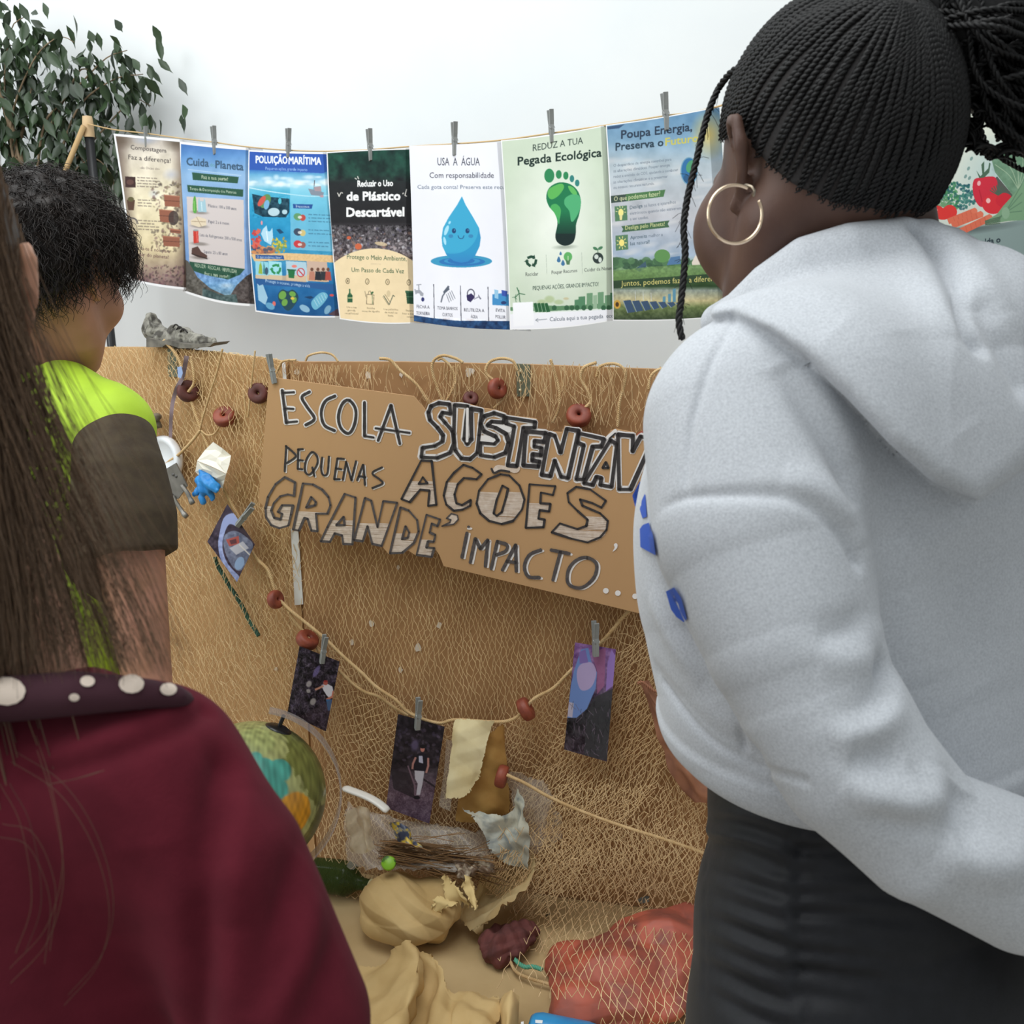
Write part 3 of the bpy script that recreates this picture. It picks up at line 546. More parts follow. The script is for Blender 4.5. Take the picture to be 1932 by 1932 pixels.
f.ell(798, 1316, 40, 42, (44, 56, 54)); f.ell(786, 1306, 16, 18, (206, 214, 206)); f.ell(814, 1330, 13, 20, (206, 214, 206)); f.ell(778, 1244, 20, 11, (70, 120, 86), 1, .5); f.ell(816, 1240, 20, 11, (70, 120, 86), 1, -.5); f.line([(798, 1250), (798, 1280)], 5, (60, 100, 72))
f.text('Reciclar', 248, 1454, 344, 1448, 30, (70, 76, 72)); f.text('Poupar Recursos', 446, 1438, 640, 1422, 28, (70, 76, 72)); f.text('Cuidar da Natureza', 694, 1420, 940, 1402, 28, (70, 76, 72)); f.text('PEQUENAS AÇÕES, GRANDE IMPACTO!', 304, 1560, 802, 1528, 32, (50, 68, 60), bold=.014)
for x, y, rx, ry in ((430, 1630, 46, 34), (370, 1650, 40, 24), (500, 1650, 44, 22), (556, 1624, 26, 12)): f.ell(x, y, rx, ry, (176, 192, 150) if x < 540 else (196, 186, 150), .9, 0, .4)
f.poly([(130, 1690), (300, 1670), (500, 1680), (700, 1670), (960, 1650), (960, 1740), (130, 1790)], (96, 138, 100)); f.poly([(130, 1716), (420, 1720), (960, 1690), (960, 1780), (130, 1860)], (222, 230, 222))
for x, y0, w_ in ((620, 1634, 30), (650, 1610, 50), (712, 1584, 46), (762, 1600, 30), (796, 1576, 46), (850, 1600, 40), (890, 1580, 60)): f.poly([(x, y0), (x + w_, y0 - 4), (x + w_, 1700), (x, 1704)], [(150, 178, 150), (110, 150, 116), (84, 132, 98)][int(x) % 3])
for x in (466, 560, 600, 640, 690, 740, 840, 880): f.ell(x, 1694, 18, 20, (52, 96, 66))
for k in range(4): f.poly([(306 + 28 * k, 1660), (330 + 28 * k, 1656), (352 + 28 * k, 1724), (322 + 28 * k, 1728)], (40, 92, 56)); f.line([(306 + 28 * k, 1660), (322 + 28 * k, 1728)], 4, (150, 180, 150))
f.line([(196, 1560), (206, 1650)], 6, (60, 104, 74)); [f.line([(198, 1584), (198 + 46 * math.cos(q), 1584 + 46 * math.sin(q))], 7, (70, 116, 84)) for q in (-1.9, .2, 2.3)]
f.line([(168, 1610), (176, 1650)], 4, (60, 104, 74)); [f.line([(168, 1612), (168 + 22 * math.cos(q), 1612 + 22 * math.sin(q))], 4, (70, 116, 84)) for q in (-1.2, .9, 3)]
f.put((f.Vv > 1742 - (f.U - 130) * .045), (238, 238, 244)); f.poly([(150, 1656), (304, 1648), (312, 1826), (156, 1836)], (244, 244, 248))
f.line([(324, 1788), (410, 1780)], 5, (130, 136, 146)); f.line([(324, 1788), (342, 1774)], 4, (130, 136, 146)); f.line([(324, 1788), (344, 1800)], 4, (130, 136, 146)); f.text('Calcula aqui a tua pegada  ecológica', 432, 1796, 1010, 1762, 32, (76, 84, 98))
# --- 7 energy
g = pcan(K[6], C4); g.vgrad([(180, (100, 142, 178)), (420, (128, 162, 188)), (600, (176, 188, 196)), (1000, (186, 186, 192)), (1300, (160, 176, 196)), (1400, (120, 152, 110)), (1480, (74, 102, 60)), (1530, (50, 74, 46)), (1560, (150, 160, 150)), (1640, (196, 184, 140)), (1690, (116, 132, 84)), (1800, (48, 62, 44))]); g.noise(20, .01, 71)
for i in range(40):
    r = np.random.default_rng(i + 500); g.ell(880 + 860 * r.random(), 560 + 760 * r.random(), 60 + 60 * r.random(), 14 + 26 * r.random(), (214, 212, 212), .45, -.15, .8)
g.ell(1640, 380, 150, 200, (226, 196, 110), .8, 0, .9); g.ell(1640, 1100, 120, 200, (150, 190, 220), .6, 0, .9); g.poly([(868, 318), (1000, 300), (960, 330), (870, 340)], (44, 66, 100), .8)
g.text('Poupa Energia,', 975, 410, 1512, 348, 66, (44, 58, 76), bold=.02); g.text('Preserva o', 932, 500, 1294, 464, 60, (44, 62, 76), bold=.02); g.text('Futuro', 1310, 462, 1560, 430, 60, (196, 188, 96), bold=.02)
Pr = (88, 98, 112)
for k, (t_, w_) in enumerate((('O desperdício de energia contribui para', 440), ('as alterações climáticas. Poupar energia', 430), ('reduz a emissão de CO2, ajudando a combater', 490), ('as alterações climáticas e a preservar', 412), ('os nossos recursos naturais.', 310))): g.text(t_, 916, 624 + 42 * k, 916 + w_, 624 + 42 * k - w_ * .11, 22, Pr, .8)
g.ell(1490, 655, 66, 106, (120, 160, 180)); g.ell(1490, 655, 58, 98, (52, 110, 160)); g.ell(1504, 620, 34, 50, (80, 150, 110), 1, .4); g.ell(1470, 710, 22, 30, (46, 90, 130))
Gb = (68, 100, 72); g.poly([(880, 846), (1310, 796), (1296, 850), (890, 900)], (58, 74, 66)); g.poly([(1010, 830), (1310, 796), (1296, 850), (1010, 884)], (76, 116, 74)); g.text('O que podemos fazer?', 920, 884, 1270, 842, 36, (226, 226, 180))
def icon(x, y): g.poly([(x - 48, y - 54), (x + 46, y - 62), (x + 50, y + 50), (x - 44, y + 60)], (86, 124, 92))
icon(972, 978); g.ell(972, 970, 20, 28, (236, 224, 140)); g.poly([(960, 990), (984, 988), (980, 1026), (964, 1028)], (226, 214, 150)); [g.line([(972 + 28 * math.cos(q), 968 + 36 * math.sin(q)), (972 + 38 * math.cos(q), 968 + 48 * math.sin(q))], 5, (230, 226, 160)) for q in np.arange(-3, 0.2, .6)]
icon(978, 1200); g.ell(978, 1200, 20, 27, (240, 222, 130)); [g.line([(978 + 26 * math.cos(q), 1200 + 34 * math.sin(q)), (978 + 37 * math.cos(q), 1200 + 48 * math.sin(q))], 6, (236, 222, 140)) for q in np.arange(0, 6.28, .7)]
g.text('Desliga', 1040, 946, 1136, 930, 28, (60, 80, 92), bold=.02); g.text('as luzes e aparelhos', 1148, 930, 1390, 900, 26, Pr, .8); g.text('eletrónicos quando não estiverem', 1040, 988, 1430, 946, 24, Pr, .8); g.text('a ser usados.', 1042, 1030, 1182, 1016, 24, Pr, .8)
g.poly([(974, 1074), (1342, 1030), (1328, 1056), (1340, 1082), (978, 1120), (990, 1096)], Gb); g.text('Desliga pelo Planeta!', 1004, 1102, 1304, 1070, 32, (226, 222, 160)); g.text('Aproveita', 1044, 1174, 1170, 1160, 28, (60, 80, 92), bold=.02); g.text('melhor a', 1182, 1160, 1290, 1148, 26, Pr, .8); g.text('luz natural!', 1044, 1220, 1190, 1204, 28, (60, 80, 92), bold=.01)
for i in range(60):
    r = np.random.default_rng(i + 620); x = 900 + 820 * r.random(); g.ell(x, 1376 - 40 * r.random(), 20 + 20 * r.random(), 16 + 20 * r.random(), [(70, 104, 74), (86, 124, 86), (58, 88, 66)][i % 3], .85)
g.ell(1286, 1300, 60, 50, (96, 142, 84)); g.poly([(1080, 1400), (1160, 1340), (1168, 1390), (1110, 1420)], (66, 92, 108)); g.poly([(1320, 1370), (1350, 1310), (1420, 1300), (1430, 1360)], (84, 120, 160)); g.poly([(1510, 1350), (1540, 1290), (1574, 1330), (1574, 1370), (1514, 1374)], (226, 214, 200)); g.line([(1580, 1140), (1586, 1300)], 6, (230, 234, 238))
g.poly([(880, 1420), (1200, 1380), (1740, 1360), (1740, 1480), (880, 1500)], (110, 142, 84), .7); g.noise(26, .06, 77, ((g.Vv > 1380) & (g.Vv < 1470)).astype(float), (.8, 1, .6)); g.noise(30, .05, 78, (g.Vv > 1550).astype(float), (1, 1, .8))
g.poly([(890, 1490), (1740, 1430), (1760, 1490), (900, 1548)], (46, 68, 48), .92); g.text('Juntos, podemos fazer a diferença!', 972, 1530, 1740, 1488, 44, (226, 212, 130), bold=.016)
for k in range(7): x = 990 + k * 66; h_ = 92 - k * 8; g.poly([(x, 1640 + k * 3), (x + 56 - k, 1634 + k * 3), (x + 92 - k * 5, 1634 + h_ - k * 3), (x + 34, 1640 + h_)], (62, 84, 112)); g.line([(x, 1640 + k * 3), (x + 34, 1640 + h_)], 5, (150, 166, 180))
g.ell(944, 1668, 26, 34, (206, 160, 70)); g.ell(944, 1668, 13, 18, (80, 56, 36)); [g.poly([(x, y), (x + 22, y - 4), (x + 22, 1650), (x, 1650)], (96, 146, 170)) for x, y in ((1290, 1610), (1330, 1590), (1366, 1550))]
for k in range(3): g.line([(1080 + k * 60, 1560 + k * 10), (1084 + k * 60, 1640)], 4, (206, 210, 206))
# --- 8 food
h = pcan(K[7], C8, .02); h.fill((206, 212, 202)); h.ell(700, 300, 700, 700, (226, 228, 212), 1, 0, .9); h.ell(1100, 760, 500, 400, (170, 198, 200), .7, 0, .9); h.noise(5, .006, 81)
tx = (120, 124, 122); h.text('e da época', 470, 534, 720, 486, 44, tx, bold=.004); h.text('locais', 330, 624, 450, 598, 40, tx, bold=.004); h.text('desperdício alimentar', 60, 740, 594, 640, 42, tx, bold=.004); h.text('menos embalagens', 60, 810, 556, 714, 42, tx, bold=.004); h.text('nas refeições', 150, 850, 486, 780, 42, tx, bold=.004); h.text('ao meu tempo', 640, 196, 1030, 128, 50, tx, bold=.004)
h.poly([(-400, 1560), (300, 1360), (900, 1330), (1500, 1230), (1800, 1180), (1800, 2100), (-400, 2100)], (138, 156, 154)); h.ell(700, 1370, 700, 60, (74, 84, 84), .8, -.12, .9)
h.text('molda o', 850, 1528, 1112, 1486, 62, (52, 64, 72), bold=.02)
h.poly([(1020, 640), (1080, 560), (1200, 520), (1400, 470), (1800, 420), (1800, 1200), (1260, 1240), (1230, 1000), (1060, 780)], (112, 146, 120)); h.noise(22, .02, 82, (h.U > 1020).astype(float) * (h.Vv > 480) * (h.Vv < 980))
for q in ((1060, 700), (1130, 620), (1240, 570), (1340, 560), (1440, 560)): h.line([(1296, 950), ((1296 + q[0]) / 2 + 20, (950 + q[1]) / 2 - 20), q], 8, (168, 190, 160), .8, True)
h.poly([(1080, 820), (1230, 1000), (1280, 1160), (1000, 1100), (1000, 900)], (66, 62, 58), .8)
for i in range(220):
    r = np.random.default_rng(i + 700); q = 6.28 * r.random(); k = r.random() ** .5; x = 680 + 210 * k * math.cos(q); y = 1020 + 140 * k * math.sin(q); h.ell(x, y, 16, 12, [(62, 128, 84), (50, 108, 92), (86, 150, 100), (38, 92, 96)][i % 4] if x < 700 else [(48, 108, 104), (38, 88, 98), (70, 130, 120)][i % 3], .8, r.random() * 3)
h.ell(300, 1110, 70, 76, (206, 160, 92)); h.ell(350, 1150, 62, 56, (226, 184, 112)); h.line([(240, 1040), (230, 1000)], 16, (90, 80, 60)); [h.ell(180 + 14 * k, 1170 + (k * 37 % 50), 22, 18, [(60, 110, 84), (48, 92, 74)][k % 2]) for k in range(12)]
h.poly([(832, 930), (850, 850), (920, 830), (980, 822), (1060, 830), (1084, 910), (1050, 1030), (960, 1120), (900, 1120), (850, 1040)], (206, 48, 66), curve=True); h.ell(896, 890, 18, 26, (240, 190, 190), .9, .2); h.line([(900, 960), (930, 1080)], 12, (170, 30, 50), .6); h.poly([(870, 760), (910, 820), (930, 800), (920, 700), (950, 666), (950, 780), (990, 740), (1000, 680), (1014, 690), (1000, 780), (950, 830), (900, 838)], (76, 104, 84))
h.ell(1040, 1100, 112, 100, (214, 50, 60)); h.ell(1150, 1060, 84, 74, (206, 44, 58)); h.ell(990, 1066, 22, 26, (246, 206, 200), .9); [h.line([(1090, 1010), (1090 + 90 * math.cos(q), 1000 + 90 * math.sin(q))], 10, (78, 100, 84)) for q in np.arange(-2.7, -.3, .32)]
h.ell(470, 1180, 74, 66, (206, 54, 52)); h.ell(600, 1180, 74, 72, (216, 58, 54)); h.ell(530, 1200, 80, 60, (214, 56, 52)); h.ell(450, 1160, 30, 14, (240, 180, 170), .8); [h.line([(540, 1130), (540 + 84 * math.cos(q), 1120 + 84 * math.sin(q))], 9, (110, 150, 110)) for q in np.arange(-2.9, -.2, .3)]
for p0, p1, w_ in (((600, 1270), (850, 1170), 60), ((640, 1310), (910, 1205), 64), ((720, 1375), (1000, 1240), 70)): h.line([p0, p1], w_, (216, 110, 84)); h.ell(p1[0], p1[1], w_ / 2, w_ / 2, (222, 118, 92)); [h.line([(p0[0] + (p1[0] - p0[0]) * k, p0[1] + (p1[1] - p0[1]) * k - w_ / 2 + 6), (p0[0] + (p1[0] - p0[0]) * k + 14, p0[1] + (p1[1] - p0[1]) * k + w_ / 2 - 6)], 4, (186, 84, 66), .7) for k in np.arange(.15, 1, .17)]
h.poly([(950, 1280), (1080, 1200), (1140, 1120), (1240, 1010), (1360, 860), (1800, 760), (1800, 1240), (1200, 1270), (1000, 1300)], (124, 160, 126)); [h.line([(1020 + 20 * k, 1280), (1160, 1180 + k * 6), (1330, 900 + 90 * k)], 10, (96, 130, 104), .8, True) for k in range(4)]; [h.line([(960, 1270 + 10 * k), (1110, 1230 + 16 * k)], 9, (84, 104, 84)) for k in range(5)]; h.ell(1166, 1190, 40, 60, (140, 172, 142))
for x, y in ((760, 820), (800, 836), (550, 900), (410, 936), (376, 990), (436, 972), (790, 740), (820, 640)): h.ell(x, y, 13, 22, (106, 140, 136), .8, .5)
LAB = ['cream composting poster, furthest left of the hanging row', 'light blue poster headed Cuida do Planeta with grey list panel', 'bright blue sea pollution poster with fish and plastic',
       'dark green and black poster on disposable plastic with cream lower half', 'white poster with a large blue smiling water drop', 'pale green poster with a green footprint globe',
       'blue grey energy saving poster with fields and solar panels', 'pale poster with tomatoes and carrots, partly behind the black ponytail']
WOB = [(4, 2, 0, 2), (-3, -4, 1, 6), (-6, 2, 1, 4), (-4, -2, -1, 4), (1, 3, 1, 4), (2, 3, 3, 5), (3, 2, 2, 3), (0, 0, 0, 3)]
for i, cv in enumerate((a, b, c, d4, e, f, g, h)):
    def pos(px, py, u, v, i=i):
        Y0 = np.interp(px, SEAMX, SEAMY)
        return PY(px, py, Y0 - 0.004 - .012 * np.sin(np.clip(u, 0, 1.3) * 3.1) * (0.4 + v) - 0.012 * v * np.sin(v * 3 + i) + 0.010 * np.maximum(u - 0.95, 0) / .05)
    ext = 0.2 if i < 6 else (0.06 if i == 6 else 0)
    sheet('poster', K[i], pos, cv, M_print, LAB[i], 'poster', 'posters pegged along the line', ext=ext, wob=WOB[i], white=[4, 4, 2.6, 2.2, 0, 2, 2, 2][i])
# ================================================================ implicit surfaces (for bodies, cloth and soft things)
def surface_nets(f, lo, hi, h):
    lo = np.asarray(lo, float); n = np.ceil((np.asarray(hi) - lo) / h).astype(int) + 1
    ax = [lo[i] + h * np.arange(n[i]) for i in range(3)]; nb = -(-n // 8); D = np.ones(nb * 8, np.float32)
    cb = [lo[i] + h * (8 * np.arange(nb[i]) + 3.5) for i in range(3)]; X, Y, Z = np.meshgrid(*cb, indexing='ij'); fb = f(np.stack([X, Y, Z], -1).reshape(-1, 3)).reshape(nb)
    V8 = D.reshape(nb[0], 8, nb[1], 8, nb[2], 8).transpose(0, 2, 4, 1, 3, 5); V8[fb < 0] = -1; B = np.argwhere(np.abs(fb) < 17 * h)
    g = np.stack(np.meshgrid(*[np.arange(8)] * 3, indexing='ij'), -1) * h
    for i in range(0, len(B), 400):
        b_ = B[i:i + 400]; p = (lo + h * 8 * b_)[:, None, None, None, :] + g; V8[tuple(b_.T)] = f(p.reshape(-1, 3)).reshape(len(b_), 8, 8, 8)
    D = D[:n[0], :n[1], :n[2]]
    S = D < 0; c = [S[a:n[0] - 1 + a, b:n[1] - 1 + b, e:n[2] - 1 + e] for a in (0, 1) for b in (0, 1) for e in (0, 1)]
    tot = sum(x.astype(np.int8) for x in c); act = (tot > 0) & (tot < 8); I = np.argwhere(act); ids = np.full(act.shape, -1, np.int64); ids[act] = np.arange(len(I))
    acc = np.zeros((len(I), 3)); cnt = np.zeros(len(I))
    co = np.array([[a, b, e] for a in (0, 1) for b in (0, 1) for e in (0, 1)])
    for p in range(8):
        for q in range(p + 1, 8):
            if np.abs(co[p] - co[q]).sum() != 1: continue
            dp = D[tuple((I + co[p]).T)]; dq = D[tuple((I + co[q]).T)]; m = (dp < 0) != (dq < 0); t = np.where(m, dp / np.where(m, dp - dq, 1), 0)
            acc += m[:, None] * (co[p] + t[:, None] * (co[q] - co[p])); cnt += m
    V = lo + h * (I + acc / np.maximum(cnt, 1)[:, None]); Fq = []
    for a in range(3):
        b, e = (a + 1) % 3, (a + 2) % 3; sl0 = [slice(None)] * 3; sl1 = [slice(None)] * 3; sl0[a] = slice(0, -1); sl1[a] = slice(1, None)
        s0, s1 = S[tuple(sl0)], S[tuple(sl1)]; E = np.argwhere(s0 != s1); E = E[(E[:, b] > 0) & (E[:, e] > 0) & (E[:, b] < n[b] - 1) & (E[:, e] < n[e] - 1)]
        fl = s0[tuple(E.T)]; o = np.zeros(3, int); ob = o.copy(); ob[b] = -1; oe = o.copy(); oe[e] = -1
        q = np.stack([ids[tuple((E + ob + oe).T)], ids[tuple((E + oe).T)], ids[tuple(E.T)], ids[tuple((E + ob).T)]], -1)
        q[~fl] = q[~fl][:, ::-1]; Fq.append(q)
    return V, np.vstack(Fq)
def smin(a, b, k): h = np.clip(.5 + .5 * (b - a) / k, 0, 1); return b + (a - b) * h - k * h * (1 - h)
def smax(a, b, k): return -smin(-a, -b, k)
def s_chain(p, pts, rad, flat=None, fax=None):  # round cones through points; flat<1 squashes along axis fax
    pts = np.asarray(pts, float); d = None
    for i in range(len(pts) - 1):
        a, b = pts[i], pts[i + 1]; q = p - a; ba = b - a
        if flat is not None:
            k = 1 / flat - 1; q = q + (q @ fax)[..., None] * fax * k; ba = ba + (ba @ fax) * fax * k
        t = np.clip((q @ ba) / (ba @ ba), 0, 1); e = np.linalg.norm(q - t[..., None] * ba, axis=-1) - (rad[i] + t * (rad[i + 1] - rad[i]))
        d = e if d is None else np.minimum(d, e)
    return d
def s_ell(p, c, r, R=None):
    q = p - np.asarray(c, float)
    if R is not None: q = q @ np.asarray(R)
    r = np.asarray(r, float); k0 = np.linalg.norm(q / r, axis=-1); k1 = np.linalg.norm(q / r ** 2, axis=-1) + 1e-9
    return k0 * (k0 - 1) / k1
def sdf_mesh(name, f, lo, hi, h, m, parent, post=None, sub=0, fill=True):
    V, Fq = surface_nets(f, lo, hi, h)
    e = h * .5                                  # slide the vertices onto the surface
    for _ in range(2):
        d = f(V); g = np.stack([f(V + np.eye(3)[i] * e) - f(V - np.eye(3)[i] * e) for i in range(3)], -1) / (2 * e)
        V = V - np.clip(d / np.maximum((g ** 2).sum(-1), .2), -h, h)[:, None] * g
    o = mesh(name, V, Fq, m, parent)
    if sub:
        apply_mod(o, SUBSURF=dict(levels=sub)); V = verts(o.data).astype(float); d = f(V); V -= np.clip(d, -h, h)[:, None] * vnormals(o.data); setverts(o.data, V)
    if post:
        me = o.data; v = verts(me).astype(float); setverts(me, post(v, vnormals(me).astype(float)))
        me.polygons.foreach_set('use_smooth', np.ones(len(me.polygons), bool))
    return o
def d_poly(v, pts, chunk=None):                 # distance from points to a polyline
    best = np.full(len(v), 1e9); par = np.zeros(len(v)); n = len(pts) - 1
    lo = np.min(pts, 0) - .06; hi = np.max(pts, 0) + .06; m = ((v > lo) & (v < hi)).all(-1); q = v[m]; bb = best[m]; pp = par[m]
    for i in range(n):
        a, b = pts[i], pts[i + 1]; t = np.clip((q - a) @ (b - a) / ((b - a) @ (b - a)), 0, 1); d = np.linalg.norm(q - a - t[:, None] * (b - a), axis=-1)
        w_ = d < bb; bb = np.where(w_, d, bb); pp = np.where(w_, (i + t) / n, pp)
    best[m] = bb; par[m] = pp; return best, par
def cam_d(v): return (v - CAM) @ FWD
def cam_px(v):
    q = v - CAM; d = q @ FWD; return 966 + F * (q @ RIGHT) / d, 966 - F * (q @ UP) / d

def near(p, c, r, fn, pad=0.05):                # evaluate fn only round a centre
    d = np.linalg.norm(p - np.asarray(c), axis=-1) - r; out = np.maximum(d, pad * .5); m = d < pad
    if m.any(): out[m] = fn(p[m])
    return out
def march(f, px, py, d0, d1, n=160):            # depth at which the view ray through a photo pixel meets a surface
    px = np.atleast_1d(np.asarray(px, float)); py = np.atleast_1d(np.asarray(py, float)); ds = np.linspace(d0, d1, n)
    p = P(px[:, None], py[:, None], ds[None] * np.ones((len(px), 1))); v = f(p.reshape(-1, 3)).reshape(len(px), n); neg = v < 0
    i = np.where(neg.any(1), neg.argmax(1), np.abs(v).argmin(1)); i = np.clip(i, 1, n - 1); k = np.arange(len(px)); a, b = v[k, i - 1], v[k, i]
    t = np.where(neg.any(1), a / np.where(a - b == 0, 1, a - b), 1.0); return ds[i - 1] + np.clip(t, 0, 1) * (ds[i] - ds[i - 1])
def on_surf(f, pts, d0, d1, off=0.0, n=None):
    q = np.asarray(pts, float)
    if n: q = spline(q, n)
    d = march(f, q[:, 0], q[:, 1], d0, d1); d = np.minimum(d, np.median(d) + .12); return P(q[:, 0], q[:, 1], d - off)
def fold(v, n, f, folds, d0, d1):               # push cloth in (depth>0) or out (<0) along lines seen in the photo
    for pts, width, depth, *tp in folds:
        L = on_surf(f, pts, d0, d1, 0, max(8, len(pts) * 5)); d, t = d_poly(v, L)
        k = np.sin(np.pi * np.clip(t, 0.02, .98)) ** .5 if not tp else (1 - t if tp[0] == 1 else (t if tp[0] == 2 else 1.0))
        v = v - n * (depth * k * np.exp(-(d / width) ** 2))[:, None]
    return v
def decal(f, poly, d0, d1, off, m, name, parent, n=10):       # a printed patch lying on cloth
    q = np.asarray(poly, float); c = q.mean(0); k = len(q); b = np.vstack([q[i] + (q[(i + 1) % k] - q[i]) * t for i in range(k) for t in np.arange(0, 1, .25)])
    R = [c[None]] + [c + (b - c) * s for s in (.33, .66, 1.0)]; W = np.vstack([P(x[:, 0], x[:, 1], march(f, x[:, 0], x[:, 1], d0, d1, 240) - off) for x in R]); m_ = len(b)
    Fc = [(0, 1 + i, 1 + (i + 1) % m_) for i in range(m_)] + [(1 + r * m_ + i, 1 + (r + 1) * m_ + i, 1 + (r + 1) * m_ + (i + 1) % m_, 1 + r * m_ + (i + 1) % m_) for r in (0, 1) for i in range(m_)]
    return mesh(name, W, Fc, m, parent)
# ================================================================ the painted cardboard sign
OFFS = 0.075
SG = lambda c, p: np.array([((480 if c == 1 else 780) + x / (5.084 if c == 1 else 4.2), (680 if c == 1 else 740) + y / (5.084 if c == 1 else 4.2)) for x, y in p])
s1 = lambda *p: SG(1, p)
s2 = lambda *p: SG(2, p)
sg = empty('sign', BC.hit(900, 950, OFFS), 'torn brown cardboard sign hand lettered ESCOLA SUSTENTÁVEL in black and white', 'sign')
out = np.vstack([s1((140, 160), (1530, 345), (1650, 490), (1665, 430), (1710, 385), (1800, 368)), s2((200, 62), (290, 75), (312, 200), (325, 80), (440, 95), (545, 125), (640, 138), (725, 165), (745, 183), (975, 210), (988, 240), (975, 292), (1090, 312), (1178, 318),
    (1196, 266), (1318, 288), (1330, 318), (1425, 335), (1525, 358), (1562, 305), (1604, 292), (1745, 318), (1760, 348), (1830, 338), (1940, 362), (2100, 400), (2120, 380), (2290, 430), (2330, 1880), (1830, 1762), (1100, 1585), (240, 1378), (205, 1290), (170, 1238), (135, 1312)),
    s1((1700, 1895), (1550, 1872), (1480, 1826), (1400, 1858), (1288, 1858), (1226, 1786), (1122, 1764), (1106, 1690), (1085, 1660), (1052, 1742), (945, 1732), (938, 1770), (836, 1768), (826, 1690), (770, 1676), (728, 1746), (622, 1742), (650, 1672), (606, 1650), (530, 1638), (496, 1548), (430, 1642), (366, 1634), (340, 1586), (240, 1614), (165, 1586), (104, 1500), (98, 1410), (40, 1350))])
mb = MB(); q = np.array([BC.hit(x, y, OFFS) for x, y in out]); mb.prism(q, -0.004 * np.array([*BC.n, 0]))
M_sign = mat('sign_cardboard', (192, 151, 108), col2=(186, 145, 102), **CARD); o = mb.build('card_sheet', M_sign, sg, smooth=False)
M_ink = mat('black_marker', (46, 42, 44), 0.7, col2=(60, 54, 54), nscale=160); M_inkg = mat('worn_marker', (74, 68, 70), 0.8, col2=(92, 84, 82), nscale=160)
M_paint = mat('white_paint', (236, 230, 228), 0.8); M_chalk = mat('white_chalk', (226, 208, 194), 0.9, col2=(212, 190, 172), nscale=120)
NB = np.array([*BC.n, 0])
def ribbon(mb, p, wpx, lay, curve=False, closed=False, jit=0.0):
    p = np.asarray(p, float)
    if curve: p = spline(p, max(10, len(p) * 6), closed)
    if closed: p = np.vstack([p, p[:1], p[1:2]])
    t = norm(np.gradient(p, axis=0)); e = wpx * .35
    if not closed: p = np.vstack([p[0] - t[0] * e, p, p[-1] + t[-1] * e]); t = np.vstack([t[0], t, t[-1]])
    n = np.stack([-t[:, 1], t[:, 0]], -1); wv = np.full(len(p), wpx / 2) * (1 + jit * rng.normal(size=len(p)))
    if not closed: wv[0] *= .6; wv[-1] *= .6
    L = BC.hit(*(p + n * wv[:, None]).T, OFFS + lay); R_ = BC.hit(*(p - n * wv[:, None]).T, OFFS + lay)
    k = len(p); mb.add(np.vstack([L, R_]), [(i, i + 1, k + i + 1, k + i) for i in range(k - 1)])
def outline(mb, poly, wpx, lay, jit=.08):
    for a_, b_ in zip(poly, np.roll(poly, -1, 0)): ribbon(mb, [a_, (a_ + b_) / 2, b_], wpx * (0.85 + .3 * rng.random()), lay, jit=jit)
def hatch(mb, polys, ythr, lay, step=1.35, wd=1.25):
    E = [(a_, b_) for p in polys for a_, b_ in zip(p, np.roll(p, -1, 0))]; ymax = max(p[:, 1].max() for p in polys)
    for y in np.arange(ythr, ymax, step):
        xs_ = sorted(a_[0] + (y - a_[1]) / (b_[1] - a_[1]) * (b_[0] - a_[0]) for a_, b_ in E if (a_[1] > y) != (b_[1] > y))
        for x0, x1 in zip(xs_[::2], xs_[1::2]):
            if x1 - x0 > 1.5: j = rng.normal(size=4) * .8; ribbon(mb, [(x0 + j[0], y + j[2] * .3), (x1 + j[1], y + j[3] * .3 + (x1 - x0) * .05)], wd, lay)
WORDS = {}
def word(k, ink):
    global BL_, WH, GB, GC
    if k not in WORDS: WORDS[k] = (MB(), MB(), ink)
    BL_, WH, _ = WORDS[k]; GB = BL_; GC = WH
word('ESCOLA', 0)
# ESCOLA
for cl, p in ((0, s1((265, 285), (285, 440), (305, 600))), (0, s1((270, 310), (380, 305))), (0, s1((290, 460), (375, 465))), (0, s1((305, 595), (410, 585))), (0, s1((530, 300), (455, 350), (500, 440), (570, 540), (560, 580), (490, 620))), (0, s1((775, 340), (680, 390), (640, 500), (670, 620), (770, 675))),
              (1, s1((905, 380), (970, 470), (960, 610), (905, 700), (830, 650), (805, 540), (840, 420))), (0, s1((1055, 400), (1055, 725))), (0, s1((1055, 725), (1145, 740))), (0, s1((1310, 430), (1185, 770))), (0, s1((1310, 430), (1395, 800))), (0, s1((1160, 650), (1490, 695)))):
    ribbon(WH, p, 10.5, .0008, True, bool(cl)); ribbon(BL_, p, 5.4 if abs(p[0][1] - p[-1][1]) > 14 or cl else 4, .0016, True, bool(cl), .05)
word('PEQUENAS', 0)
